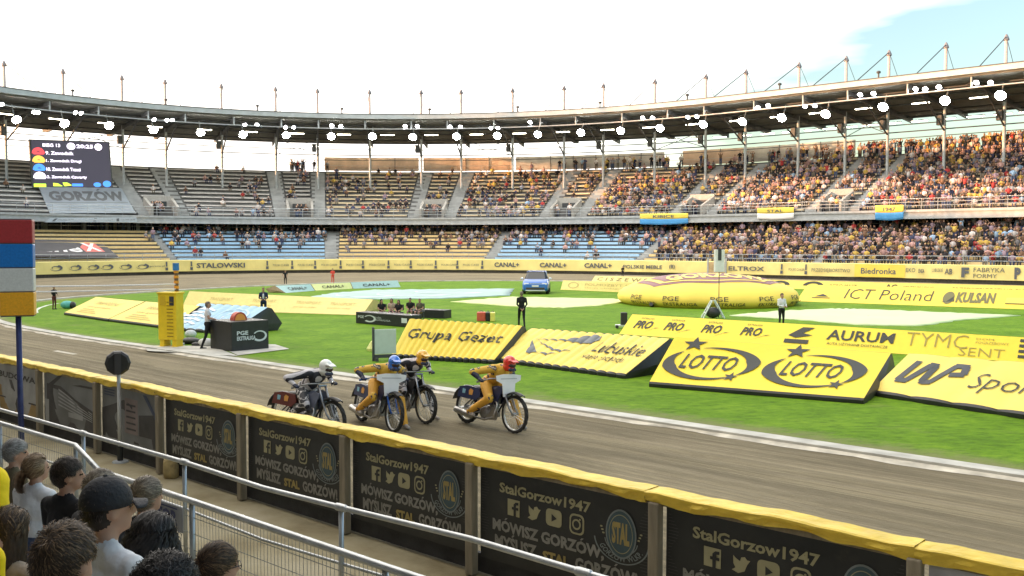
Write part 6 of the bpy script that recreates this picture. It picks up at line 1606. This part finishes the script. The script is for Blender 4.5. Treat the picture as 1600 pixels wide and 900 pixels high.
def bike(label, loc, yaw, roll, cfork, cpanel, crear, plate=True, rimm=None):
    b = thing('speedway_bike', label, 'motorbike', loc, world=False); b.rotation_euler = (roll, 0, yaw)
    rimm = rimm or m_rim; B0 = dict(parent=b, origin=(0, 0, 0))
    wheel(b, FA, .355, .075, rimm); wheel(b, RA, .335, .09, rimm)
    m = MB(); HD = V3((.43, 0, .86)); HB = V3((.47, 0, .70))
    for pts, r in (([HD, V3((.0, 0, .74)), V3((-.32, 0, .66))], .019), ([HB, V3((.22, 0, .30)), V3((-.25, 0, .24)), RA + V3((.05, .06, 0))], .017), ([HB, V3((.22, 0, .30)), V3((-.25, 0, .24)), RA + V3((.05, -.06, 0))], .017), ([V3((-.32, 0, .66)), RA + V3((0, .07, .02))], .014), ([V3((-.32, 0, .66)), RA + V3((0, -.07, .02))], .014), ([V3((-.1, 0, .71)), V3((-.18, 0, .26))], .015)): m.tube(pts, r, 8)
    m.build('frame', m_frame, smooth=True, **B0)
    for s in (-1, 1):
        m = MB(); m.tube([V3((.40, s * .075, .93)), V3((.50, s * .075, .68)), V3((.62, s * .075, .46)), FA + V3((.02, s * .07, .0))], [.021, .021, .018, .016], 8); m.build('fork_leg', cfork, smooth=True, **B0)
    m = MB(); m.tube([V3((.40, -.09, .94)), V3((.40, .09, .94))], .022, 8); m.tube([V3((.52, -.085, .66)), V3((.52, .085, .66))], .02, 8); m.build('fork_yoke', m_eng, **B0)
    m = MB(); m.tube([V3((.20, -.46, .93)), V3((.34, -.33, .985)), V3((.40, -.12, .99)), V3((.40, .12, .99)), V3((.34, .33, .985)), V3((.20, .46, .93))], .013, 8); m.build('handlebar', m_eng, smooth=True, **B0)
    for s in (-1, 1):
        m = MB(); m.tube([V3((.15, s * .50, .91)), V3((.27, s * .40, .955))], .019, 8); m.build('grip', cfork, **B0)
    if plate:
        f = lambda y, z, h: V3((.47 + .10 * (1.02 - z) + h, y, z))
        m = MB(); m.plate([(-.14, .66), (.14, .66), (.16, .90), (.30, .96), (.31, 1.05), (.12, 1.075), (-.12, 1.075), (-.31, 1.05), (-.30, .96), (-.16, .90)], f, .012); m.build('number_plate', m_pl, fix=True, **B0)
        m = MB(); m.plate([(-.10, .70), (.10, .70), (.10, .715), (-.10, .715)], lambda a, c, h: f(a, c, .014 + h), .003); m.plate([(-.2, .985), (.2, .985), (.2, 1.0), (-.2, 1.0)], lambda a, c, h: f(a, c, .014 + h), .003); m.build('plate_print', mat('plate_print', (.45, .45, .47), .5, var=0), fix=True, **B0)
    # mudguards, seat, panels, tank
    def guard(c, R, a0, a1, w, name, mm):
        m = MB(); rows = []
        for k in range(15):
            a = R_(a0 + (a1 - a0) * k / 14); d = V3((math.cos(a), 0, math.sin(a))); rows.append([c + d * (R - .03) + V3((0, w, 0)), c + d * R + V3((0, w * .8, 0)), c + d * (R + .012), c + d * R - V3((0, w * .8, 0)), c + d * (R - .03) - V3((0, w, 0))])
        m.strip(rows); o = m.build(name, mm, smooth=True, **B0); q = o.modifiers.new('thick', 'SOLIDIFY'); q.thickness = .006
    guard(RA, .40, 25, 165, .085, 'rear_mudguard', m_blackpl); guard(FA, .40, 60, 130, .06, 'front_mudguard', m_blackpl)
    for s in (-1, 1):
        m = MB(); m.plate([(-.86, .52), (-.30, .50), (-.16, .60), (-.20, .74), (-.55, .76), (-.80, .72)], lambda x, z, h: V3((x, s * (.115 + h), z)), .012); o = m.build('rear_panel', crear, fix=True, **B0)
        m = MB(); m.plate([(-.70, .60), (-.62, .60), (-.60, .68), (-.69, .69)], lambda x, z, h: V3((x, s * (.13 + h), z)), .004); m.plate([(-.50, .59), (-.40, .59), (-.37, .68), (-.45, .71), (-.50, .67)], lambda x, z, h: V3((x, s * (.13 + h), z)), .004, 1); m.build('sticker', [mat('sticker_blue', (.25, .50, .62), .5, var=0), mat('sticker_amber', (.70, .34, .08), .5, var=0)], fix=True, **B0)
    m = MB(); m.ell((-.30, 0, .735), (.24, .085, .045), None, 14, 8); m.build('seat', m_blackpl, smooth=True, **B0)
    m = MB(); m.ell((.12, 0, .72), (.22, .09, .10), Matrix.Rotation(-.22, 3, 'Y'), 14, 10); m.build('tank', cpanel, smooth=True, **B0)
    for s in (-1, 1):
        m = MB(); m.plate([(.05, .45), (.30, .50), (.46, .80), (.34, .84), (.08, .66)], lambda x, z, h: V3((x, s * (.10 + h), z)), .01); m.build('side_panel', cpanel, fix=True, **B0)
    m = MB(); m.box((.06, 0, .33), (.26, .20, .20)); m.lathe([(.10, 0)] + [(r, .03 * k + o) for k in range(7) for r, o in ((.115, .0), (.115, .014), (.085, .015), (.085, .029))] + [(.09, .23), (.05, .26)], (.12, 0, .42), Matrix.Rotation(.12, 3, 'Y'), 14); m.lathe([(.12, -.12), (.13, -.10), (.13, -.02), (.10, 0)], (.0, 0, .30), Matrix(((1, 0, 0), (0, 0, 1), (0, 1, 0))), 16); m.build('engine', m_eng, bevel=.01, **B0)
    m = MB(); m.tube([V3((-.02, -.02, .52)), V3((-.14, -.05, .54))], [.035, .045], 10); m.box((-.20, -.03, .46), (.14, .16, .20)); m.ell((-.02, -.13, .30), (.13, .04, .12), None, 14, 8); m.tube([V3((.16, -.11, .30)), V3((.24, -.11, .44)), V3((.16, -.09, .60))], .010, 6); m.build('carburettor', m_eng, **B0)
    m = MB(); m.plate([(-.66, .24), (.0, .22), (.06, .32), (-.10, .38), (-.66, .40)], lambda x, z, h: V3((x, .13 + h, z)), .02); m.build('chain_guard', m_blackpl, fix=True, **B0)
    m = MB(); m.plate([(.02, .18), (.34, .20), (.40, .34), (.30, .44), (.10, .28)], lambda x, z, h: V3((x, -.15 + h, z)), .02); m.build('engine_plate', m_exh, fix=True, **B0)
    m = MB(); m.tube([V3((.20, -.06, .58)), V3((.34, -.13, .50)), V3((.30, -.16, .26)), V3((.05, -.17, .18)), V3((-.30, -.18, .20))], .022, 10); m.build('exhaust_pipe', m_exh, smooth=True, **B0)
    m = MB(); m.tube([V3((-.28, -.18, .20)), V3((-.34, -.18, .21)), V3((-.78, -.19, .27)), V3((-.84, -.19, .28))], [.03, .065, .065, .03], 14); m.build('silencer', m_exh, smooth=True, **B0)
    m = MB(); m.tube([V3((-.12, -.10, .30)), V3((-.12, -.30, .30))], .013, 6); m.build('footrest', m_eng, **B0)
    m = MB(); m.plate([(-.98, .20), (-.80, .22), (-.80, .30), (-.96, .30)], lambda x, z, h: V3((x, -.12 + h, z)), .24); m.build('dirt_deflector', m_pl, fix=True, **B0)
    return b
# the rider: leaning on the bars, left boot forward on the ground, right boot back on the footrest
def rider(label, bk, cols, stripe=None, lean=.0, headyaw=0.0, heady=0.0, stand_=0.0, seed=0):
    """cols: suit, accent, helmet, dark, boots, skin/visor"""
    P = []; S, A_, Hm, D, Bt, Vz = 0, 1, 2, 3, 4, 5
    pel = V3((-.08, .01, .86 + stand_)); ch = V3((.18, .045, 1.10 + stand_ * .8)); nk = V3((.30, .065, 1.20 + stand_ * .8)); hd = V3((.395, .08, 1.262 + stand_ * .8)) + V3((0, heady, 0))
    Mt = Matrix.Rotation(.75, 3, 'Y')
    P += [('E', pel, (.155, .175, .14), Mt, S), ('E', pel.lerp(ch, .5), (.14, .17, .18), Mt, stripe or S), ('E', ch, (.14, .205, .17), Mt, stripe or A_), ('C', ch + V3((.03, .14, .07)), ch + V3((.03, -.14, .07)), .072, .072, A_), ('C', ch.lerp(nk, .5), nk + V3((.05, 0, .03)), .062, .06, D)]
    MH = Matrix.Rotation(headyaw, 3, 'Z') @ Matrix.Rotation(.18, 3, 'Y'); q = lambda x, y, z: hd + MH @ V3((x, y, z))
    P += [('E', q(-.01, 0, .03), (.145, .118, .125), MH, Hm), ('E', q(.0, 0, -.05), (.13, .112, .10), MH, Hm), ('C', q(.12, .055, -.085), q(.12, -.055, -.085), .032, .032, D), ('C', q(.165, 0, -.088), q(.14, 0, -.088), .026, .030, D),
          ('E', q(.108, 0, -.005), (.035, .082, .042), MH, Vz), ('C', q(.10, .07, .085), q(.10, -.07, .085), .022, .022, Hm), ('C', q(.21, .06, .082), q(.21, -.06, .082), .011, .011, Hm), ('C', q(.15, .07, .086), q(.15, -.07, .086), .016, .016, Hm), ('C', q(.18, .065, .084), q(.18, -.065, .084), .013, .013, Hm)]
    for d in (-1, 1):
        sh = ch + V3((.03, .20 * d, .06)); el = V3((.0, .49 * d, 1.08 + stand_ * .4)); wr = V3((.155, .435 * d, .965))
        P += [('C', sh, el, .084, .064, stripe or A_), ('C', el, wr, .062, .040, D if stripe is None else stripe)]
        hp = V3((.205, .45 * d, .925))
        P += [('E', V3((.195, .445 * d, .952)), (.045, .05, .032), None, D)]
        for k in range(4):
            o = hp + V3((.022 - .0 * k, (-.033 + .022 * k), .022)); P += [('C', o + V3((-.005, 0, .012)), o + V3((.034, 0, -.006)), .0125, .0115, D), ('C', o + V3((.034, 0, -.006)), o + V3((.020, 0, -.036)), .0115, .010, D)]
        P += [('C', hp + V3((-.02, -.045 * d, .01)), hp + V3((.01, -.06 * d, -.02)), .013, .011, D)]
    # right leg (y < 0): knee forward, boot back on the footrest; left leg forward and low
    hr_ = pel + V3((.02, -.10, -.03)); kr = V3((.22, -.235, .60)); ar = V3((-.30, -.26, .30))
    P += [('C', hr_, kr, .115, .086, S), ('C', kr, ar, .082, .062, S), ('C', ar + V3((.05, 0, .06)), ar, .062, .055, Bt), ('C', ar + V3((-.03, 0, -.03)), ar + V3((.14, -.01, -.055)), .045, .038, Bt), ('E', kr + V3((.03, 0, .01)), (.07, .07, .09), None, A_)]
    hl = pel + V3((.02, .10, -.03)); kl = V3((.28, .33, .56)); al = V3((.46, .36, .14))
    P += [('C', hl, kl, .115, .086, S), ('C', kl, al, .082, .062, S), ('C', al + V3((-.04, 0, .08)), al, .062, .055, Bt), ('C', al + V3((-.02, 0, -.05)), al + V3((.16, 0, -.07)), .045, .038, Bt)]
    me = body_mesh('rider', P, cols, .0125, 2)
    o = bpy.data.objects.new('person', me); COL.objects.link(o); o.location = bk.location; o.rotation_euler = bk.rotation_euler; tag(o, label, 'rider'); o['_h'] = 0; del o['_h']
    return o
def suit(nm, base, marks, scale=9, th=.54, stretch=(1, 1, 1)):
    """race suit cloth with printed patches"""
    m = mat(nm, base, .6, var=0, bump=.25, bscale=26); t, b = nodes_of(m); tcx = t.nodes.new('ShaderNodeTexCoord'); mpx = t.nodes.new('ShaderNodeMapping'); mpx.inputs['Scale'].default_value = stretch
    n = t.nodes.new('ShaderNodeTexNoise'); n.inputs['Scale'].default_value = scale; n.inputs['Detail'].default_value = 2; r = t.nodes.new('ShaderNodeValToRGB'); r.color_ramp.interpolation = 'CONSTANT'
    r.color_ramp.elements[0].color = (*base, 1); r.color_ramp.elements[1].position = th; r.color_ramp.elements[1].color = (*marks[0], 1)
    for i, c in enumerate(marks[1:]): e = r.color_ramp.elements.new(th + .06 * (i + 1)); e.color = (*c, 1)
    t.links.new(tcx.outputs['Object'], mpx.inputs['Vector']); t.links.new(mpx.outputs['Vector'], n.inputs['Vector']); t.links.new(n.outputs['Fac'], r.inputs['Fac']); t.links.new(r.outputs['Color'], b.inputs['Base Color']); return m
def stripes(nm, ca, cb, scale=7.0, rot=(0.3, .5, 0)):
    m = mat(nm, ca, .6, var=0, bump=.2, bscale=26); t, b = nodes_of(m); tcx = t.nodes.new('ShaderNodeTexCoord'); mpx = t.nodes.new('ShaderNodeMapping'); mpx.inputs['Rotation'].default_value = rot
    w = t.nodes.new('ShaderNodeTexWave'); w.inputs['Scale'].default_value = scale; w.inputs['Distortion'].default_value = 5.5; w.inputs['Detail'].default_value = 1; w.bands_direction = 'Z'; r = t.nodes.new('ShaderNodeValToRGB'); r.color_ramp.interpolation = 'CONSTANT'
    r.color_ramp.elements[0].color = (*ca, 1); r.color_ramp.elements[1].position = .38; r.color_ramp.elements[1].color = (*cb, 1)
    t.links.new(tcx.outputs['Object'], mpx.inputs['Vector']); t.links.new(mpx.outputs['Vector'], w.inputs['Vector']); t.links.new(w.outputs['Fac'], r.inputs['Fac']); t.links.new(r.outputs['Color'], b.inputs['Base Color']); return m
s_or = suit('suit_amber', (.72, .37, .04), [(.72, .37, .04), (.03, .04, .09)], 5, .60); s_or2 = suit('suit_amber_top', (.74, .45, .05), [(.03, .035, .07), (.55, .45, .3)], 7, .52)
s_bw = stripes('suit_black_white', (.02, .02, .03), (.66, .62, .64), 2.6, (.5, .9, .3)); s_bw2 = suit('suit_black', (.03, .03, .035), [(.60, .57, .55), (.05, .05, .055)], 7, .50)
H_ = lambda n, c: mat('helmet_' + n, c, .25, var=.06, scale=6, coat=.5)
m_vis = mat('visor', (.05, .03, .03), .15, var=0); m_boot = mat('boot_grey', (.32, .29, .26), .6, var=.25, scale=20); m_dk = mat('suit_navy', (.025, .03, .06), .6, var=.3, scale=20)
m_prear = mat('panel_navy', (.03, .04, .10), .4, var=.15); m_orp = mat('panel_amber', (.72, .38, .05), .4, var=.08); m_bfork = mat('fork_blue', (.02, .09, .35), .35, .3, var=.1); m_gfork = mat('fork_grey', (.30, .31, .33), .3, .8, var=.1)
m_goldrim = mat('rim_gold', (.55, .48, .33), .35, .6, var=.1)
HEAD = math.atan2(-U.y, -U.x)
def at_pair(fx, fy, rx, ry):
    """bike base from the ground contact pixels of front and rear wheel"""
    f, r = G(fx, fy, .0), G(rx, ry, .0); c = f.lerp(r, .5); return c, math.atan2(f.y - r.y, f.x - r.x)
c, a = at_pair(800, 674, 730, 664)
b1 = bike('speedway bike with navy and amber panels ridden by the red helmeted rider in front', c, HEAD + R_(-6), R_(-4), m_gfork, m_prear, m_prear)
rider('rider in an amber and navy suit with a bright red helmet, leading the four', b1, [s_or, s_or2, H_('red', (.72, .04, .025)), m_dk, m_boot, m_vis], headyaw=-.15)
c, a = at_pair(622, 673, 556, 661)
b2 = bike('speedway bike with bright blue fork and white front plate beside the yellow padded fence', c, HEAD + R_(-14), R_(-5), m_bfork, m_prear, m_prear)
rider('rider in an amber suit with a bright blue helmet on the blue forked bike', b2, [s_or, s_or2, H_('blue', (.02, .16, .62)), m_dk, m_boot, m_vis], headyaw=-.2, seed=2)
c, a = at_pair(664, 659, 604, 650)
b3 = bike('speedway bike with cream wheel rims partly hidden behind the blue forked bike', c, HEAD + R_(-8), R_(-3), m_gfork, m_blackpl, m_blackpl, plate=False, rimm=m_goldrim)
rider('rider in a black and white striped suit with an amber yellow helmet', b3, [s_bw2, s_bw, H_('amber', (.80, .42, .03)), m_dk, m_boot, m_vis], stripe=1, headyaw=-.1, seed=3)
c, a = at_pair(510, 685, 448, 675)
b4 = bike('speedway bike with a dark red tail mostly hidden behind the yellow padded fence', c, HEAD + R_(4), R_(-3), m_gfork, mat('panel_slate', (.16, .18, .25), .4, var=.1), mat('panel_red', (.14, .035, .03), .4, var=.1), plate=False)
rider('rider in a black and white striped suit with a white helmet, last of the four', b4, [s_bw2, s_bw, H_('white', (.78, .80, .76)), m_dk, mat('boot_cream', (.60, .54, .48), .6, var=.1), m_vis], stripe=1, headyaw=-.1, seed=4)

# ================================================================ NEAR SPECTATORS
def strands(mb, c, M, rx, ry, rz_, n, ln, wid, flow, rng, lo=-.35, front=.35, curl=0.0, mi=0, rnd=.10, ear=False, clump=.38):
    """thin hair ribbons lying over the skull"""
    for _ in range(n):
        while True:
            v = V3(rng.normal(size=3)); v.normalize()
            if v.z > lo - .0 and not (v.x > front and v.z < .45) and not (ear and abs(v.y) > .72 and v.z < .12 and v.x > -.45): break
        p = V3((v.x * rx, v.y * ry, v.z * rz_)); nr = V3((v.x / rx, v.y / ry, v.z / rz_)).normalized()
        f = V3(flow(v)) + V3(rng.normal(size=3)) * rnd + V3((math.sin(9 * v.y + 4 * v.z + n), math.sin(11 * v.x + 5 * v.z + 1.3 * n), math.sin(8 * v.x - 7 * v.y))) * clump; fly = rng.random() < clump * .37; f = f - nr * f.dot(nr); f = f.normalized() if f.length > 1e-3 else nr.orthogonal().normalized()
        L_ = ln * (.6 + .7 * rng.random()); side_ = f.cross(nr).normalized(); prev = None; pts = []
        lift = (.002 + .005 * rng.random() ** 2 + .0035 * math.sin(13 * v.y + 6 * v.z + n) * math.sin(10 * v.x + n)) if not fly else .006 + .010 * rng.random(); ph = rng.random() * 6.3
        for k in range(5):
            t = k / 4; q = p + f * L_ * t
            e = math.sqrt((q.x / rx) ** 2 + (q.y / ry) ** 2 + (q.z / rz_) ** 2)
            if e > 1e-6 and (ln < .15 or q.z > -.2 * rz_): q = q / e * (1 + .06 * t)
            q = q + nr * lift * (math.sin(t * 2.6) + .15)
            if curl: q = q + side_ * curl * math.sin(t * 9 + ph) * t + nr * curl * math.cos(t * 9 + ph) * t
            if ln >= .15 and q.z < -.2 * rz_: q = V3((q.x, q.y, q.z))
            pts.append(q)
        w = wid * (.6 + .8 * rng.random())
        vs = []
        for k, q in enumerate(pts):
            ww = w * (1 - .75 * (k / 4) ** 2); vs += [c + M @ (q - side_ * ww), c + M @ (q + side_ * ww)]
        mb.add(vs, [(2 * k, 2 * k + 2, 2 * k + 3, 2 * k + 1) for k in range(4)], int(rng.random() < .27))
def near_fan(label, hx, hy, scale, face, shirt, haircol, hair='short', style='flat', arms='front', cap=None, glasses=False, girth=1.0, skin='a', pitch=0.0, n=5000, bodyyaw=None, short=True, custom=None):
    """hx, hy: pixel of the skull centre; scale: pixels per metre there; face: heading in degrees (0 = right, 90 = away)"""
    Y = F_PX / scale; hc = PD(hx, hy, Y); l = along(hc)[1]; fz = terr_z(l); by = R_(bodyyaw if bodyyaw is not None else face)
    h = (hc.z - fz) / 1.635 * 1.75; s = h / 1.75; rng = np.random.default_rng(int(hx * 7 + hy))
    sk = 1.0
    P, c0 = figure(h=h, yaw_head=R_(face) - by, pitch_head=pitch, arms=arms, hair='bald' if hair != 'long' else 'bald', m=(0, 1, 2, 3, 4), eye=5, girth=girth, short=short)
    if custom: P += custom(s)
    me = body_mesh('person', P, [shirt, SK[skin], HR[haircol], cm('denim', (.05, .07, .13)), SHOE, EYE], .0115, 3)
    o = bpy.data.objects.new('person', me); COL.objects.link(o); o.rotation_euler = (0, 0, by)
    o.location = (hc.x - (c0.x * math.cos(by) - c0.y * math.sin(by)), hc.y - (c0.x * math.sin(by) + c0.y * math.cos(by)), fz); tag(o, label, 'spectator')
    M = Matrix.Rotation(R_(face) - by, 3, 'Z') @ Matrix.Rotation(pitch, 3, 'Y'); c = c0 + M @ V3((-.012, 0, .022)) * s; B0 = dict(parent=o, origin=(0, 0, 0)); mh = HR[haircol]; mb = MB()
    rx, ry, rzz = .108 * s, .092 * s, .112 * s
    if cap is None or hair == 'long':
        if hair == 'long':
            mb.ell(c, (rx * .99, ry * 1.0, rzz * .99), M, 18, 12)
            strands(mb, c, M, rx * 1.03, ry * 1.06, rzz * 1.02, n, .13 * s, .002, lambda v: (-.6 - v.x, 1.1 * v.y, -1.2 + v.z * .2), rng, lo=-.5, front=.5)
            for k in range(int(n * .8)):       # the hanging length
                a = rng.uniform(.95, 2 * math.pi - .95); r1 = rng.uniform(.75, 1.06); x0, y0 = math.cos(a) * rx * r1, math.sin(a) * ry * 1.08 * r1; ln = (.30 if style != 'curly' else .26) * s * rng.uniform(.75, 1.08); z0 = rng.uniform(-.02, .05) * s; ph = rng.random() * 6.3; cu = (.022 if style == 'curly' else .005) * s; wd_ = (1.45 if style == 'curly' else 1.05); vs = []
                for j in range(7):
                    t = j / 6; ex = 1 + (wd_ - 1) * math.sin(min(1, t * 1.2) * 1.6); q = V3((x0 * ex - .03 * s * t + cu * math.sin(t * 11 + ph), y0 * ex + cu * math.cos(t * 10 + ph), z0 - ln * t)); tn = V3((-math.sin(a), math.cos(a), 0)); w = .0042 * (1 - .5 * t)
                    vs += [c + M @ (q - tn * w), c + M @ (q + tn * w)]
                mb.add(vs, [(2 * j, 2 * j + 2, 2 * j + 3, 2 * j + 1) for j in range(6)])
        elif hair == 'tail':
            strands(mb, c, M, rx, ry, rzz, n, .13 * s, .0018, lambda v: (-1.2 - v.x * .3, -v.y * .6, -.5), rng, lo=-.6, front=.45)
            for k in range(500):
                y0 = rng.normal() * .022 * s; x0 = rng.normal() * .02 * s; vs = []
                for j in range(6): t = j / 5; q = V3((-rx * 1.0 - .05 * s * math.sin(t * 2.4) + x0 * (1 - .5 * t), y0 * (1 + .3 * t), -.03 * s - .19 * s * t)); w = .003 * (1 - .6 * t); vs += [c + M @ (q - V3((0, w, 0))), c + M @ (q + V3((0, w, 0)))]
                mb.add(vs, [(2 * j, 2 * j + 2, 2 * j + 3, 2 * j + 1) for j in range(5)])
            mb.ell(c + M @ V3((-rx * 1.0, 0, -.03 * s)), (.03 * s, .026 * s, .028 * s), M, 8, 6)
        else:
            lnn = {'flat': .045, 'swept': .085, 'crop': .035, 'curls': .06}[style]
            fl = {'flat': lambda v: (.9, .2 * v.y, -.4), 'swept': lambda v: (1.0, .5 + v.y * .3, -.3), 'crop': lambda v: (.6, v.y * .5, -.8), 'curls': lambda v: (rng.normal(), rng.normal(), rng.normal())}[style]
            strands(mb, c, M, rx * .985, ry * .98, rzz * 1.0, n, lnn * s, .0016, fl, rng, lo=-.55, front=.42, curl=.010 if style == 'curls' else 0, rnd=.3 if style == 'curls' else .12, ear=style != 'curls', clump=.13 if style == 'crop' else .30)
            mb.ell(c + M @ V3((-.012, 0, .010)) * s, (rx * .90, ry * .925, rzz * .915), M, 20, 14)
        ho = mb.build('hair', [mh, HRL[haircol]], smooth=True, **B0)
    if cap is not None:
        mb = MB(); rows = []
        for k in range(9):
            a = R_(-8 + k * 12.2); rows.append([c + M @ V3((rx * 1.06 * math.cos(a) * math.cos(t), ry * 1.08 * math.cos(a) * math.sin(t), rzz * 1.04 * math.sin(a) + .012 * s)) for t in np.linspace(0, 2 * math.pi, 24, endpoint=False)])
        mb.strip(rows, closed=True); mb.ell(c + M @ V3((0, 0, rzz * 1.04 + .012 * s)), (.010, .010, .006), M, 8, 6)
        br = []
        for k in range(6):
            x = rx * (.95 + .72 * k / 5); hw = ry * (1.02 - .36 * (k / 5) ** 2); br.append([c + M @ V3((x - .25 * abs(y) ** 2 * rx * (k / 5) , y * hw, .002 - .010 * k / 5 - .018 * y * y)) for y in np.linspace(-1, 1, 9)])
        mb.strip(br); q = mb.build('cap', cap, smooth=True, **B0); sm = q.modifiers.new('thick', 'SOLIDIFY'); sm.thickness = .005
        st2 = MB(); strands(st2, c + M @ V3((0, 0, -.004)), M, rx * .97, ry * .97, rzz * .97, 900, .014 * s, .0016, lambda v: (.3, 0, -1), rng, lo=-.42, front=-.25); st2.build('hair', [mh, HRL[haircol]], smooth=True, **B0)
    if glasses:
        mb = MB(); q = lambda x, y, z: c0 + M @ V3((x, y, z)) * s
        for y in (-.034, .034): mb.tube([q(.108, y + .028 * math.cos(t), .004 + .021 * math.sin(t)) for t in np.linspace(0, 2 * math.pi, 14, endpoint=False)], .0022, 5, close=True); mb.tube([q(.106, y + math.copysign(.028, y), .006), q(.02, math.copysign(.086, y), .008), q(-.01, math.copysign(.085, y), -.005)], .0024, 5)
        mb.tube([q(.108, -.008, .006), q(.108, .008, .006)], .002, 5); mb.build('glasses', mat('glasses_frame', (.02, .02, .025), .3, var=0), **B0)
    return o
YEL = cm('bright_yellow', (.85, .62, .01)); CAPK = mat('cap_black', (.012, .013, .018), .75, var=.15, scale=30, bump=.3, bscale=60)
near_fan('dark haired man in a black t-shirt by the bent barrier corner', 107, 743, 245, 28, BLK, 'dark', style='crop', n=7000, bodyyaw=62, arms='front')
near_fan('man in a plain black cap and a white t-shirt seen from behind', 170, 795, 370, 40, WHT, 'dark', cap=CAPK, bodyyaw=62, arms='front')
near_fan('man with a short brown crop, the largest head at the bottom edge', 104, 878, 465, 72, cm('charcoal', (.05, .05, .055)), 'brown', style='crop', n=11000)
near_fan('woman with long dark curly hair in dark clothes', 243, 842, 340, 55, BLK, 'black', hair='long', style='curly', n=5200)
near_fan('man with short ash blond hair behind the curly haired woman', 230, 776, 265, 52, BLK, 'ash', style='swept', bodyyaw=60)
near_fan('person with a grey brown quiff just above the black cap', 158, 764, 262, 60, cm('dark_grey', (.06, .06, .065)), 'ash', style='swept')
near_fan('man with swept dark brown hair and thin glasses at the mesh barrier', 342, 886, 335, 35, cm('slate', (.05, .06, .08)), 'brown', style='swept', glasses=True, n=7000, bodyyaw=55)
near_fan('person with black curls at the bottom edge between two other heads', 262, 932, 510, 60, BLK, 'black', style='curls', n=6000)
near_fan('fair haired woman with a low ponytail and a white top', 58, 732, 218, 48, WHT, 'light brown', hair='tail', bodyyaw=70)
near_fan('man with wavy grey hair at the left edge', 25, 708, 205, 20, cm('olive', (.12, .10, .06)), 'grey', style='swept', bodyyaw=50)
near_fan('woman with long straight brown hair in the bottom left corner', 16, 828, 335, 62, cm('sand', (.32, .26, .2)), 'brown', hair='long', style='straight', n=5200, short=True)
near_fan('person in a bright yellow shirt cut by the left edge of the picture', -42, 664, 320, 60, YEL, 'dark', style='flat', arms='hip', girth=1.2)
near_fan('person in a yellow shirt half hidden at the left edge beside the long haired woman', -50, 776, 380, 60, YEL, 'dark', style='flat', arms='down', girth=1.1)
